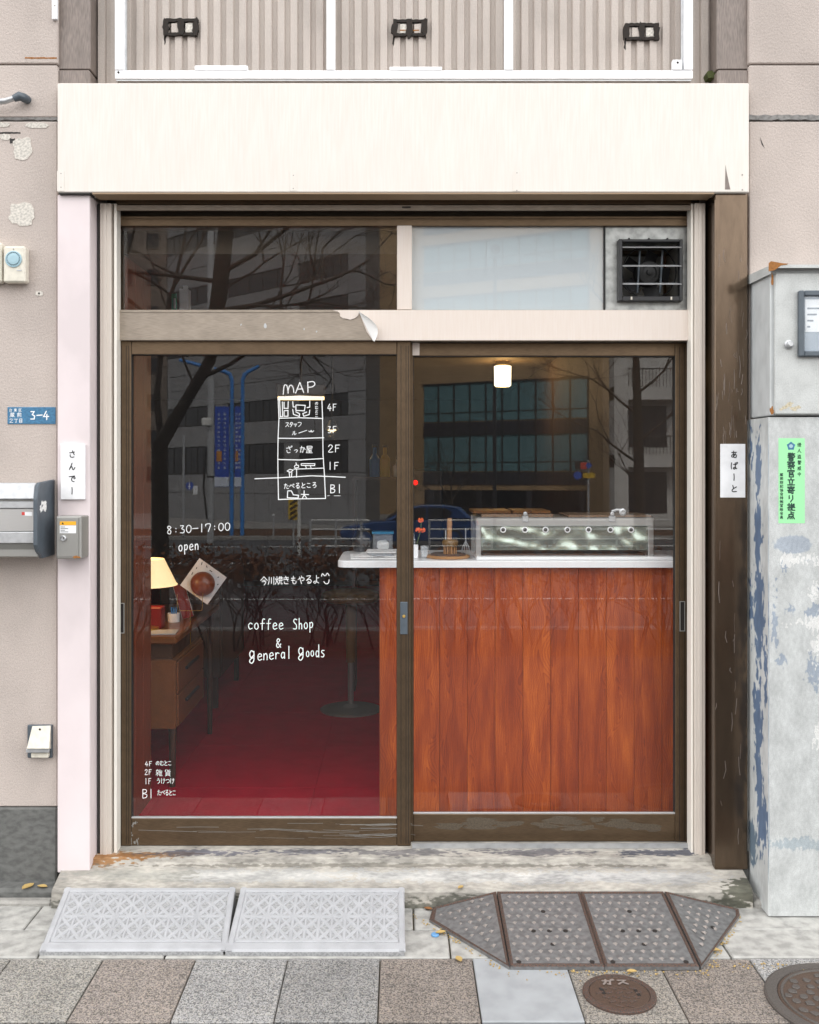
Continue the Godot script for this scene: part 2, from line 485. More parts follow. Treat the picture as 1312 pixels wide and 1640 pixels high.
func set_glyphs() -> void:
	var g := {
		"さ": "18,34 84,24;56,8 68,36 82,58;26,58 28,80 48,92 76,86", "ん": "52,8 38,44 14,92 34,60 48,56 56,72 60,90 74,90 90,64", "で": "12,26 86,18 54,38 44,62 56,84 80,90;74,42 82,54;88,34 96,46",
		"|": "50,8 53,50 50,92", "あ": "20,26 82,22;46,8 42,50 50,88;68,38 56,66 34,84 20,78 22,62 44,50 70,50 84,64 78,84 60,92", "ぱ": "20,12 14,50 18,90;44,34 88,30;68,12 68,80 54,92 42,84 50,72 68,74 88,88;92,6 99,13 92,20 85,13 92,6",
		"と": "34,10 44,46;84,30 50,48 26,70 36,90 84,88", "の": "52,22 46,60 28,82 16,66 26,36 54,22 80,36 84,62 66,88", "む": "14,30 58,26;36,10 36,72 24,84 16,72 26,62 38,68 40,88 80,88 86,66;72,26 86,40",
		"こ": "24,22 74,24;22,70 34,86 80,84", "う": "38,10 62,18;24,42 60,34 76,54 64,78 40,94", "け": "20,12 16,52 22,90;42,36 90,34;70,10 72,60 52,94", "つ": "12,40 60,28 86,46 76,72 44,82", "っ": "30,62 60,54 76,66 54,88",
		"た": "12,28 58,24;38,8 16,90;56,46 84,44;54,72 64,88 90,84", "べ": "8,62 34,34 90,76;66,24 74,38;80,18 88,32", "る": "26,14 74,12 24,60 60,46 82,64 70,88 46,92 40,78 54,74 66,86", "ろ": "26,14 72,14 24,62 62,46 82,66 68,88 44,94",
		"ざ": "14,36 74,28;48,12 58,38 70,58;20,60 24,82 44,92 68,86;80,12 86,24;92,6 98,18", "か": "14,34 60,30 54,84 40,80;38,10 16,88;70,26 88,54", "や": "12,46 50,30 82,32 84,52 60,60;52,10 60,24;28,20 54,92", "よ": "54,36 84,34;54,8 54,76 34,92 20,80 34,70 56,74 84,90",
		"も": "46,8 38,70 50,90 76,84 78,62;20,32 66,30;18,54 64,54", "き": "18,28 76,20;16,46 78,38;40,8 70,62;26,66 30,86 72,88", "り": "28,14 26,50 34,44;70,12 72,54 44,92", "ス": "20,20 76,20 18,88;52,54 86,86", "タ": "46,8 18,50;42,24 80,24 34,94;34,46 62,64",
		"ッ": "18,42 26,60;44,38 50,56;80,38 46,90", "フ": "18,20 82,20 74,60 30,92", "ル": "32,20 30,60 12,88;58,14 58,86 90,60", "ム": "48,10 22,78 84,72;66,50 90,88", "ー": "6,60 94,36",
		"今": "50,6 10,46;50,6 92,46;34,44 66,44;26,60 74,60 52,94", "川": "22,12 20,60 10,90;50,16 50,80;80,10 80,92", "焼": "26,8 24,50 6,92;8,30 14,46;42,28 34,44;28,56 42,84;50,18 94,18;62,8 60,34;80,8 82,34;48,34 96,34;46,48 96,48;60,50 56,78 42,92;78,50 78,86 96,84",
		"雑": "12,18 44,18;28,6 12,40;40,18 40,40 48,38;10,52 48,52;28,42 28,92;24,58 8,80;32,58 48,76;62,8 54,40;58,24 58,94;58,28 94,28;58,48 90,48;58,68 90,68;58,90 96,90;76,28 76,90",
		"貨": "30,6 10,30;22,20 22,40;48,10 48,32 88,34;82,12 50,26;26,46 26,82;26,46 76,46 76,82;26,58 76,58;26,70 76,70;26,82 76,82;38,84 16,96;62,84 86,96",
		"屋": "16,12 84,12 84,30 16,30;16,12 16,60 6,94;26,44 88,44;50,44 34,60 80,60;56,60 56,90;28,74 84,74;20,92 94,92",
		"警": "16,10 56,10;26,4 26,16;44,4 44,16;24,20 14,36;22,24 54,24 50,44;26,32 42,32 42,42 26,42 26,32;68,4 60,24;66,14 96,14;90,14 62,44;70,22 96,44;50,48 50,54;12,56 90,56;28,64 74,64;28,72 74,72;28,80 28,96;28,80 74,80 74,96;28,96 74,96",
		"察": "50,2 50,10;10,22 10,12 90,12 90,22;34,20 12,46;32,26 50,26 28,54;28,34 40,40;60,24 88,24 56,54;62,30 92,56;34,54 68,54;14,66 88,66;50,66 50,94 40,92;30,74 20,90;70,74 84,90",
		"官": "50,2 50,12;12,28 12,14 88,14 88,28;30,32 30,94;30,32 72,32 72,54 30,54;30,66 78,66 78,92 30,92", "立": "50,4 50,22;14,26 88,26;30,38 38,78;70,36 60,80;8,88 94,88",
		"寄": "50,2 50,10;12,22 12,12 88,12 88,22;22,28 80,28;50,20 28,46;52,30 76,46;8,52 94,52;74,52 74,92 60,90;22,62 54,62 54,80 22,80 22,62", "拠": "8,26 40,26;26,6 26,90 16,86;8,62 40,50;56,8 44,60;54,26 68,26 46,92;52,50 66,90 96,92;76,16 72,60;76,16 88,16 88,56 96,58",
		"点": "50,4 50,40;50,20 84,20;24,40 76,40 76,66 24,66 24,40;16,76 10,94;36,78 40,92;58,78 64,92;80,76 92,94", "侵": "24,6 8,46;18,32 18,94;42,8 82,8 82,34 42,34;42,20 82,20;34,56 34,44 94,44 94,54;44,62 80,62 40,94;50,68 92,94", "入": "40,10 54,14 10,92;52,30 60,64 94,92",
		"盗": "10,10 20,20;8,48 24,34;46,4 34,28;44,14 86,14 80,26;60,16 56,34 34,52;60,32 88,52;18,60 18,90;18,60 82,60 82,90;38,60 38,90;60,60 60,90;6,92 94,92", "戒": "12,22 90,22;58,6 66,60 92,90;84,40 50,92;74,6 84,14;10,46 50,46;22,30 20,60 8,90;40,30 40,90", "中": "18,26 82,26 82,60 18,60 18,26;50,6 50,96",
		"台": "46,6 22,38 78,34;66,22 86,44;24,54 76,54 76,90 24,90 24,54", "東": "12,16 88,16;24,30 76,30 76,60 24,60 24,30;24,45 76,45;50,4 50,96;48,60 12,90;52,60 88,90", "区": "14,12 88,12;14,12 14,90 92,90;72,24 28,76;30,30 74,74",
		"蔵": "8,14 92,14;32,4 32,22;66,4 66,22;18,30 90,30;18,30 14,60 4,94;64,24 70,66 92,92;86,50 56,92;30,42 30,84;30,42 58,42;30,56 56,56 56,70 30,70;30,84 60,84", "前": "30,4 38,16;70,4 60,16;8,20 92,20;18,32 18,92;18,32 46,32 46,90 38,88;18,48 46,48;18,64 46,64;64,34 64,72;86,28 86,92 74,88",
		"丁": "10,18 90,18;54,18 54,88 38,84", "目": "24,10 76,10 76,92 24,92 24,10;24,38 76,38;24,64 76,64",
		"防": "12,10 12,94;12,10 36,10 22,44 38,60 22,70;64,4 64,20;44,22 96,22;62,22 58,60 40,92;60,46 88,46 84,88 70,86", "犯": "34,8 10,40;14,14 34,50 30,90 14,86;30,40 8,70;54,14 90,14 88,50 74,48;54,14 54,88 94,88 94,72", "協": "6,34 38,34;22,6 22,94;46,20 90,20 86,40;66,6 46,44;44,54 64,54 60,90;52,44 42,92;70,54 94,54 90,90;80,44 68,92",
		"会": "50,4 8,42;50,4 92,42;32,40 68,40;18,58 82,58;44,60 26,88 74,84;62,70 82,94", "特": "18,14 8,40;10,32 42,32;26,4 26,94;6,66 44,54;50,22 92,22;70,6 70,42;46,42 96,42;46,60 96,60;80,46 80,92 66,88;58,70 66,82", "別": "12,10 50,10 50,36 12,36 12,10;10,50 54,50 48,90 36,88;30,36 28,60 8,92;68,16 68,70;88,6 88,92 74,90",
		"賛": "8,14 44,14;26,4 26,30;8,28 46,28;26,30 8,46;54,14 92,14;72,4 72,30;52,28 94,28;72,30 56,46;28,52 28,84;28,52 72,52 72,84;28,62 72,62;28,73 72,73;28,84 72,84;40,86 16,97;60,86 86,97", "助": "14,12 14,80;14,12 42,12 42,74;14,34 42,34;14,54 42,54;6,84 50,70;54,30 90,30 84,90 70,86;70,8 68,50 46,94", "員": "28,8 72,8 72,28 28,28 28,8;22,38 78,38 78,80 22,80 22,38;22,52 78,52;22,66 78,66;38,82 14,96;62,82 88,96",
		"ガ": "14,30 70,30 62,88 46,84;40,8 34,54 14,90;80,8 86,20;92,4 98,16",
		"0": "50,10 24,26 20,70 48,92 76,72 78,28 50,10", "1": "50,8 50,92", "2": "22,30 40,10 70,14 74,38 22,90 86,90", "3": "24,14 66,14 42,44 74,58 66,88 22,88", "4": "54,10 16,64 86,62;62,40 58,94", "7": "18,34 20,14 80,14 52,92", "8": "72,24 44,8 26,28 68,62 58,92 30,86 30,62 72,24",
		"F": "26,10 24,92;26,12 84,10;26,48 70,46", "B": "26,10 24,92;26,12 68,14 70,38 28,48 78,60 70,86 24,92", "M": "6,92 14,24 34,22 44,60 46,84;46,60 56,28 72,20 86,40 92,78", "A": "50,6 16,92;50,6 82,88;28,60 74,58", "P": "24,10 26,96;24,14 66,8 82,28 62,50 26,54",
		"c": "78,50 50,42 24,62 40,90 78,84", "o": "50,42 26,56 28,82 54,92 76,76 70,50 50,42", "f": "82,12 58,10 48,30 44,94;22,46 76,44", "e": "26,68 76,60 62,42 34,48 24,72 44,92 80,84", "s": "74,44 40,44 34,58 70,72 60,90 24,88", "S": "78,16 44,10 26,30 70,58 68,88 20,88", "h": "28,6 28,92;28,62 54,46 72,62 72,92",
		"p": "28,44 30,122;28,54 58,42 76,60 60,84 30,82", "g": "72,52 46,42 26,60 40,84 70,72;74,46 74,100 48,120 24,108 40,92 76,84", "n": "26,46 26,92;26,60 54,44 72,60 72,92", "r": "30,46 30,92;30,64 50,46 76,50", "a": "70,52 42,46 24,68 40,90 68,76;70,46 72,92", "l": "50,2 50,96", "d": "70,56 42,46 24,68 42,90 68,78;72,2 74,92",
		"&": "80,90 30,34 46,10 66,26 26,62 34,90 60,86 82,58", "-": "14,52 86,48", ":": "50,36 51,42;50,70 51,76", "^": "10,60 50,20 90,60",
	}
	GLYPH = g

# ---------------------------------------------------------------- scene
func _ready() -> void:
	var cam := Camera3D.new()
	cam.name = "camera"
	cam.projection = Camera3D.PROJECTION_FRUSTUM      # shift lens held level
	cam.near = 0.1
	cam.far = 400.0
	cam.size = 0.104127
	cam.frustum_offset = Vector2(0.001016, -0.004762)
	cam.position = Vector3(0, 1.63, 3.75)
	add_child(cam)

	var env := Environment.new()
	env.background_mode = Environment.BG_SKY
	var sky := Sky.new()
	var sm := ProceduralSkyMaterial.new()             # even overcast
	sm.sky_top_color = Color(0.978, 0.98, 0.983)
	sm.sky_horizon_color = Color(0.92, 0.925, 0.93)
	sm.sky_curve = 0.2
	sm.ground_horizon_color = Color(0.5, 0.5, 0.5)
	sm.ground_bottom_color = Color(0.4, 0.4, 0.4)
	sm.sun_angle_max = 1.0
	sky.sky_material = sm
	env.sky = sky
	env.tonemap_mode = Environment.TONE_MAPPER_LINEAR
	env.tonemap_exposure = 3.15
	env.sdfgi_enabled = true
	env.ssao_enabled = true
	env.ssil_enabled = true
	var we := WorldEnvironment.new()
	we.name = "environment"
	we.environment = env
	add_child(we)

	var sun := DirectionalLight3D.new()
	sun.name = "sun"
	sun.light_energy = 0.5
	sun.light_angular_distance = 14.0
	sun.light_color = Color(1.0, 0.98, 0.95)
	sun.shadow_enabled = true
	sun.rotation_degrees = Vector3(-48, 168, 0)      # a bright patch of cloud behind the shop: the far side of the street is lit, this side lies in open shade
	add_child(sun)

	set_glyphs()
	materials()
	ground()
	building()
	storefront()
	doors()
	room()
	facade_things()
	ramps()
	counter_things()
	room_things()
	street()
	street_things()

func materials() -> void:
	var W := Color.WHITE
	var soft := noise_tex("soft", 0.008, [[0.2, grey(0.93)], [0.5, grey(0.975)], [0.8, W]], 512, FastNoiseLite.TYPE_SIMPLEX_SMOOTH, 5, 3)
	var mottle := noise_tex("mottle", 0.02, [[0.2, grey(0.82)], [0.5, grey(0.93)], [0.8, W]], 512, FastNoiseLite.TYPE_SIMPLEX_SMOOTH, 5, 8)
	var grit := noise_tex("grit", 0.12, [[0.2, grey(0.88)], [0.5, grey(0.96)], [0.8, W]], 512, FastNoiseLite.TYPE_SIMPLEX_SMOOTH, 3, 5)
	var bumps := noise_tex("bumps", 0.045, [], 512, FastNoiseLite.TYPE_SIMPLEX_SMOOTH, 3, 12)
	var fineb := noise_tex("fineb", 0.11, [], 512, FastNoiseLite.TYPE_SIMPLEX_SMOOTH, 3, 14)
	var streak := noise_tex("streak", 0.03, [[0.2, grey(0.985)], [0.5, grey(0.992)], [0.8, W]], 512, FastNoiseLite.TYPE_SIMPLEX_SMOOTH, 4, 21)
	var grain := noise_tex("grain", 0.06, [[0.2, Color(0.982, 0.972, 0.962)], [0.5, Color(0.992, 0.987, 0.982)], [0.8, W]], 512, FastNoiseLite.TYPE_SIMPLEX_SMOOTH, 4, 25)
	var brush := noise_tex("brush", 0.09, [[0.2, grey(0.84)], [0.5, grey(0.93)], [0.8, W]], 512, FastNoiseLite.TYPE_SIMPLEX_SMOOTH, 3, 27)
	var wear := noise_tex("wear", 0.012, [[0.0, grey(0.75)], [0.62, grey(0.9)], [0.7, Color(1, 1, 1)]], 512, FastNoiseLite.TYPE_SIMPLEX_SMOOTH, 6, 33)
	var pebble := noise_tex("pebble", 0.085, [[0.0, grey(0.55)], [0.3, grey(0.72)], [0.5, grey(0.86)], [0.7, W], [1.0, Color(1, 0.98, 0.94)]], 1024, FastNoiseLite.TYPE_CELLULAR, 1, 41, -1.0)
	var pebbleb := noise_tex("pebbleb", 0.085, [[0.0, W], [1.0, Color.BLACK]], 1024, FastNoiseLite.TYPE_CELLULAR, 1, 41)
	var rust := noise_tex("rust", 0.03, [[0.3, Color(0.5, 0.5, 0.5)], [0.55, Color(0.8, 0.75, 0.72)], [0.72, Color(0.75, 0.5, 0.38)]], 512, FastNoiseLite.TYPE_SIMPLEX_SMOOTH, 5, 51)

	mk("stucco", lin(0.565, 0.49, 0.445), 0.9, 0.0, {tex = grit, ts = Vector3(0.3, 0.3, 0.3), fine = soft, fs = Vector3(1.9, 2.9, 1.9), bump = bumps, bs = 0.1})
	mk("caulk", lin(0.26, 0.25, 0.24), 0.9, 0.0, {tex = mottle, ts = Vector3(0.2, 0.2, 0.2)})
	mk("crack", lin(0.045, 0.042, 0.04), 0.95)
	mk("plaster", lin(0.70, 0.66, 0.595), 0.9, 0.0, {tex = mottle, ts = Vector3(0.12, 0.12, 0.12)})
	mk("plinth", lin(0.16, 0.16, 0.152), 0.9, 0.0, {tex = mottle, ts = Vector3(0.5, 0.3, 0.5), fine = grit, fs = Vector3(0.15, 0.15, 0.15)})
	mk("fascia", lin(0.742, 0.702, 0.652), 0.42, 0.0, {tex = grain, ts = Vector3(0.35, 6.0, 0.35), fine = streak, fs = Vector3(1.6, 7.0, 1.6)})
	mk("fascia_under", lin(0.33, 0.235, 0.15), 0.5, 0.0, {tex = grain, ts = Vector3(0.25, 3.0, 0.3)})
	mk("pink_paint", lin(0.755, 0.665, 0.668), 0.45, 0.0, {tex = soft, ts = Vector3(2.0, 3.0, 2.0)})
	mk("film", lin(0.71, 0.63, 0.57), 0.4, 0.0, {tex = grain, ts = Vector3(0.3, 5.0, 0.3)})
	mk("film_back", lin(0.86, 0.85, 0.83), 0.6)
	mk("bronze", lin(0.168, 0.115, 0.07), 0.4, 0.75, {tex = brush, ts = Vector3(0.06, 1.6, 0.06), fine = soft, fs = Vector3(0.7, 0.4, 0.7)})
	mk("bronze_h", lin(0.19, 0.13, 0.08), 0.4, 0.75, {tex = brush, ts = Vector3(1.8, 0.07, 0.07), fine = soft, fs = Vector3(0.7, 0.4, 0.7)})
	mk("bronze_pale", lin(0.40, 0.335, 0.27), 0.5, 0.25, {tex = brush, ts = Vector3(2.0, 0.08, 0.08), fine = soft, fs = Vector3(0.6, 0.3, 0.6)})
	mk("rail_cream", lin(0.64, 0.575, 0.51), 0.42, 0.1, {tex = streak, ts = Vector3(0.2, 2.0, 0.2)})
	mk("rail_light", lin(0.84, 0.8, 0.73), 0.4, 0.1)
	mk("dark_gap", lin(0.018, 0.014, 0.012), 0.8)
	mk("brown_metal", lin(0.165, 0.118, 0.082), 0.17, 0.85, {tex = brush, ts = Vector3(0.05, 2.4, 0.05), fine = soft, fs = Vector3(0.16, 0.9, 0.16)})
	mk("brown_metal_upper", lin(0.26, 0.215, 0.19), 0.5, 0.2, {tex = brush, ts = Vector3(0.3, 2.2, 0.3), fine = soft, fs = Vector3(0.35, 0.8, 0.35)})
	mk("corrugated", lin(0.565, 0.5, 0.45), 0.65, 0.0, {tex = grit, ts = Vector3(0.3, 0.3, 0.3), fine = soft, fs = Vector3(0.9, 1.8, 0.9), bump = bumps, bs = 0.06})
	mk("white_aluminium", lin(0.88, 0.885, 0.9), 0.35, 0.1, {tex = soft, ts = Vector3(0.6, 0.6, 0.6)})
	mk("torn_metal", lin(0.05, 0.046, 0.04), 0.8, 0.2, {tex = rust, ts = Vector3(0.1, 0.1, 0.1)})
	mk("screw", lin(0.3, 0.28, 0.25), 0.5, 0.6)
	mk("rust_spot", lin(0.36, 0.15, 0.04), 0.9, 0.0, {tex = mottle, ts = Vector3(0.08, 0.08, 0.08)})
	mk("moss", lin(0.07, 0.085, 0.025), 0.95, 0.0, {tex = mottle, ts = Vector3(0.06, 0.06, 0.06)})
	mk("galvanised", lin(0.55, 0.56, 0.57), 0.38, 0.6, {tex = soft, ts = Vector3(0.2, 0.2, 0.2)})
	mk("steel", lin(0.62, 0.62, 0.61), 0.3, 0.85, {tex = streak, ts = Vector3(1.2, 0.05, 0.05)})
	mk("steel_dull", lin(0.36, 0.355, 0.335), 0.42, 0.6, {tex = streak, ts = Vector3(0.05, 0.8, 0.05)})
	mk("slate_plastic", lin(0.085, 0.105, 0.125), 0.42, 0.0, {tex = soft, ts = Vector3(0.2, 0.2, 0.2)})
	mk("black_plastic", lin(0.016, 0.016, 0.018), 0.4)
	mk("black_rubber", lin(0.012, 0.012, 0.012), 0.7)
	mk("cream_plastic", lin(0.72, 0.68, 0.58), 0.45, 0.0, {tex = soft, ts = Vector3(0.15, 0.15, 0.15)})
	mk("aqua_plastic", lin(0.34, 0.5, 0.56), 0.4)
	mk("blue_plate", lin(0.055, 0.2, 0.36), 0.4, 0.0, {tex = mottle, ts = Vector3(0.15, 0.1, 0.15)})
	mk("white_print", lin(0.82, 0.83, 0.84), 0.6)
	mk("sign_white", lin(0.87, 0.87, 0.88), 0.5, 0.0, {tex = soft, ts = Vector3(0.5, 0.5, 0.5)})
	mk("ink", lin(0.012, 0.012, 0.014), 0.6)
	mk("dark_print", lin(0.012, 0.05, 0.035), 0.6)
	mk("green_sticker", lin(0.33, 0.78, 0.38), 0.5)
	mk("orange_sticker", lin(0.85, 0.42, 0.02), 0.5)
	mk("red_print", lin(0.6, 0.06, 0.05), 0.5)
	mk("marker", lin(0.8, 0.8, 0.79), 0.7)
	mk("cabinet_paint", lin(0.60, 0.615, 0.60), 0.5, 0.0, {tex = soft, ts = Vector3(0.5, 0.5, 0.5), fine = grit, fs = Vector3(0.3, 0.3, 0.3)})
	mk("cabinet_side", lin(0.58, 0.6, 0.6), 0.5, 0.0, {tex = soft, ts = Vector3(0.4, 0.7, 0.4)})
	mk("window_glass", Color(1, 1, 1, 0.003), 0.0, 0.0)
	M.window_glass.transparency = BaseMaterial3D.TRANSPARENCY_ALPHA
	M.window_glass.uv1_triplanar = false
	mk("meter_glass", Color(0.85, 0.9, 0.95, 0.12), 0.03, 0.0)
	M.meter_glass.transparency = BaseMaterial3D.TRANSPARENCY_ALPHA
	M.meter_glass.uv1_triplanar = false
	mk("frosted_film", lin(0.5, 0.545, 0.565), 0.7)
	mk("fan_plate", lin(0.48, 0.49, 0.475), 0.4, 0.5, {tex = mottle, ts = Vector3(0.5, 0.5, 0.5)})
	# ground
	mk("concrete", lin(0.40, 0.385, 0.355), 0.88, 0.0, {tex = mottle, ts = Vector3(0.9, 0.5, 0.5), fine = grit, fs = Vector3(0.22, 0.22, 0.22), bump = fineb, bs = 0.15})
	mk("edging", lin(0.50, 0.49, 0.46), 0.85, 0.0, {tex = mottle, ts = Vector3(0.7, 0.7, 0.7), fine = grit, fs = Vector3(0.12, 0.12, 0.12), bump = fineb, bs = 0.08})
	var tones := [[0.415, 0.397, 0.366], [0.384, 0.336, 0.303], [0.439, 0.433, 0.427], [0.354, 0.348, 0.342], [0.323, 0.281, 0.250], [0.512, 0.531, 0.549], [0.366, 0.336, 0.299]]
	for k in tones.size():
		mk("paver%d" % k, lin(tones[k][0], tones[k][1], tones[k][2]), 0.85, 0.0, {tex = pebble, ts = Vector3(0.33, 0.33, 0.33), fine = soft, fs = Vector3(1.1, 1.1, 1.1), bump = pebbleb, bs = 0.25})
	M.paver5 = mk("paver_pale", lin(0.40, 0.415, 0.43), 0.85, 0.0, {tex = grit, ts = Vector3(0.1, 0.1, 0.1), fine = soft, fs = Vector3(0.6, 0.6, 0.6), bump = fineb, bs = 0.06})
	mk("joint_dirt", lin(0.1, 0.085, 0.06), 0.95, 0.0, {tex = mottle, ts = Vector3(0.1, 0.1, 0.1)})
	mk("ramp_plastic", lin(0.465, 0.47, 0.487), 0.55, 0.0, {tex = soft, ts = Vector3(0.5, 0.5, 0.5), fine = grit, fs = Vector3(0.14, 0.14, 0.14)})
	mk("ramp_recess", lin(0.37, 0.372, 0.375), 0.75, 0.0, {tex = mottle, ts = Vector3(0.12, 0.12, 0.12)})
	mk("cast_iron", lin(0.235, 0.235, 0.235), 0.55, 0.35, {tex = mottle, ts = Vector3(0.3, 0.3, 0.3), fine = grit, fs = Vector3(0.06, 0.06, 0.06)})
	mk("iron_rust", lin(0.2, 0.165, 0.148), 0.75, 0.2, {tex = rust, ts = Vector3(0.09, 0.09, 0.09)})
	mk("stud_iron", lin(0.32, 0.285, 0.262), 0.45, 0.4)
	mk("manhole_iron", lin(0.115, 0.075, 0.055), 0.6, 0.3, {tex = mottle, ts = Vector3(0.07, 0.07, 0.07)})
	mk("manhole_grey", lin(0.12, 0.105, 0.095), 0.6, 0.3, {tex = mottle, ts = Vector3(0.07, 0.07, 0.07)})
	mk("leaf_yellow", lin(0.52, 0.36, 0.13), 0.7, 0.0, {tex = mottle, ts = Vector3(0.03, 0.03, 0.03)})
	mk("leaf_brown", lin(0.28, 0.12, 0.04), 0.75, 0.0, {tex = mottle, ts = Vector3(0.03, 0.03, 0.03)})
	mk("blue_cap", lin(0.12, 0.3, 0.55), 0.4)
	# room
	var pw := wood_image(10, 88, 820, 77, Color(0.45, 0.165, 0.04), Color(0.61, 0.285, 0.085), Color(0.80, 0.46, 0.17))
	mk("plank", Color(0.98, 0.88, 0.82), 0.42, 0.0, {tex = img_tex(pw), uv = true})
	M.plank.uv1_scale = Vector3.ONE
	mk("plank_edge", lin(0.2, 0.05, 0.016), 0.5, 0.0, {tex = brush, ts = Vector3(0.03, 0.8, 0.03)})
	mk("red_wood", lin(0.24, 0.052, 0.018), 0.4, 0.0, {tex = brush, ts = Vector3(0.05, 1.2, 0.05), fine = soft, fs = Vector3(0.3, 0.6, 0.3)})
	mk("desk_wood", lin(0.22, 0.075, 0.02), 0.35, 0.0, {tex = brush, ts = Vector3(0.06, 0.8, 0.06), fine = soft, fs = Vector3(0.3, 0.3, 0.3)})
	mk("dark_wood", lin(0.06, 0.025, 0.012), 0.5, 0.0, {tex = brush, ts = Vector3(0.06, 0.9, 0.06)})
	mk("carpet", lin(0.52, 0.01, 0.032), 0.95, 0.0, {tex = grit, ts = Vector3(0.16, 0.16, 0.16), fine = soft, fs = Vector3(0.9, 0.9, 0.9)})
	M.carpet.metallic_specular = 0.15
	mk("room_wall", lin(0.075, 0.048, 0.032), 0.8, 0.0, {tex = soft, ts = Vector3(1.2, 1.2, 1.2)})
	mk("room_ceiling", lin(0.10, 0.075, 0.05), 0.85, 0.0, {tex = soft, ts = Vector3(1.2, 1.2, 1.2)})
	mk("white_laminate", lin(0.84, 0.85, 0.86), 0.25)
	mk("paper", lin(0.8, 0.8, 0.79), 0.75)
	mk("paper_print", lin(0.42, 0.46, 0.5), 0.7)
	mk("tan_wood", lin(0.45, 0.23, 0.09), 0.55, 0.0, {tex = brush, ts = Vector3(0.02, 0.2, 0.02)})
	mk("brass", lin(0.6, 0.4, 0.12), 0.3, 0.9)
	mk("griddle_lid", lin(0.4, 0.2, 0.05), 0.45, 0.5, {tex = rust, ts = Vector3(0.14, 0.06, 0.14), fine = mottle, fs = Vector3(0.2, 0.05, 0.2)})
	mk("griddle_stain", lin(0.46, 0.38, 0.28), 0.5, 0.4, {tex = rust, ts = Vector3(0.12, 0.05, 0.12)})
	mk("wavy_steel", lin(0.42, 0.48, 0.42), 0.2, 0.9, {bump = noise_tex("waves", 0.012, [], 512, FastNoiseLite.TYPE_SIMPLEX_SMOOTH, 1, 61, 0.0), bs = 0.9})
	M.wavy_steel.uv1_scale = Vector3(1.6, 2.2, 1.6)
	mk("clear_plastic", Color(0.9, 0.93, 0.95, 0.15), 0.1, 0.0)
	M.clear_plastic.transparency = BaseMaterial3D.TRANSPARENCY_ALPHA
	M.clear_plastic.uv1_triplanar = false
	mk("blue_lid", lin(0.03, 0.19, 0.33), 0.4)
	mk("petal_orange", lin(0.8, 0.13, 0.02), 0.6)
	mk("black_iron", lin(0.03, 0.03, 0.03), 0.6, 0.3)
	mk("stem_green", lin(0.09, 0.13, 0.03), 0.6)
	mk("red_box", lin(0.2, 0.012, 0.012), 0.4)
	mk("stool_seat", lin(0.16, 0.085, 0.022), 0.45)
	mk("bowl_wood", lin(0.27, 0.06, 0.015), 0.3, 0.0, {tex = brush, ts = Vector3(0.05, 0.05, 0.05)})
	mk("lamp_shade", lin(0.85, 0.72, 0.52), 0.8)
	M.lamp_shade.emission_enabled = true
	M.lamp_shade.emission = Color(1.0, 0.83, 0.58)
	M.lamp_shade.emission_energy_multiplier = 0.3
	mk("lamp_glass", lin(0.9, 0.85, 0.7), 0.4)
	M.lamp_glass.emission_enabled = true
	M.lamp_glass.emission = Color(1.0, 0.93, 0.76)
	M.lamp_glass.emission_energy_multiplier = 0.8
	mk("lamp_tube", lin(0.9, 0.88, 0.8), 0.4)
	M.lamp_tube.emission_enabled = true
	M.lamp_tube.emission = Color(1.0, 0.86, 0.62)
	M.lamp_tube.emission_energy_multiplier = 0.8
	mk("red_lamp", lin(0.6, 0.02, 0.02), 0.4)
	M.red_lamp.emission_enabled = true
	M.red_lamp.emission = Color(1.0, 0.02, 0.03)
	M.red_lamp.emission_energy_multiplier = 0.6
	# street
	mk("asphalt", lin(0.075, 0.075, 0.08), 0.85, 0.0, {tex = mottle, ts = Vector3(3, 3, 3), fine = grit, fs = Vector3(0.4, 0.4, 0.4)})
	mk("added_dark_ground", lin(0.055, 0.054, 0.055), 0.9, 0.0, {tex = mottle, ts = Vector3(1.2, 1.2, 1.2), fine = grit, fs = Vector3(0.1, 0.1, 0.1)})  # for the added ground, kept dark to dim its reflection
	mk("road_paint", lin(0.72, 0.72, 0.7), 0.7, 0.0, {tex = mottle, ts = Vector3(0.6, 0.6, 0.6)})
	mk("kerb_stone", lin(0.3, 0.29, 0.275), 0.85, 0.0, {tex = mottle, ts = Vector3(0.8, 0.8, 0.8)})
	mk("litter", lin(0.17, 0.095, 0.04), 0.9, 0.0, {tex = noise_tex("litter", 0.08, [[0.25, Color(0.25, 0.2, 0.15)], [0.5, Color(0.6, 0.5, 0.4)], [0.7, Color(1, 0.85, 0.6)]], 512, FastNoiseLite.TYPE_SIMPLEX_SMOOTH, 3, 71), ts = Vector3(1.6, 1.6, 1.6)})
	mk("tan_cladding", lin(0.47, 0.32, 0.175), 0.75, 0.0, {tex = soft, ts = Vector3(6, 6, 6)})
	mk("grey_panel", lin(0.27, 0.27, 0.275), 0.7, 0.0, {tex = soft, ts = Vector3(5, 5, 5)})
	mk("grey_brown", lin(0.2, 0.165, 0.14), 0.8, 0.0, {tex = soft, ts = Vector3(5, 5, 5)})
	mk("pale_building", lin(0.55, 0.54, 0.52), 0.8, 0.0, {tex = soft, ts = Vector3(5, 5, 5)})
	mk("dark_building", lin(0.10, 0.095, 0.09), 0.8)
	mk("joint_dark", lin(0.05, 0.05, 0.05), 0.8)
	mk("teal_pane", lin(0.14, 0.27, 0.3), 0.12, 0.0)
	mk("dark_pane", lin(0.016, 0.017, 0.02), 0.15, 0.0)
	mk("spandrel", lin(0.05, 0.05, 0.06), 0.4)
	mk("mullion", lin(0.05, 0.048, 0.045), 0.5)
	mk("bark", lin(0.045, 0.036, 0.028), 0.95, 0.0, {tex = mottle, ts = Vector3(0.2, 0.5, 0.2)})
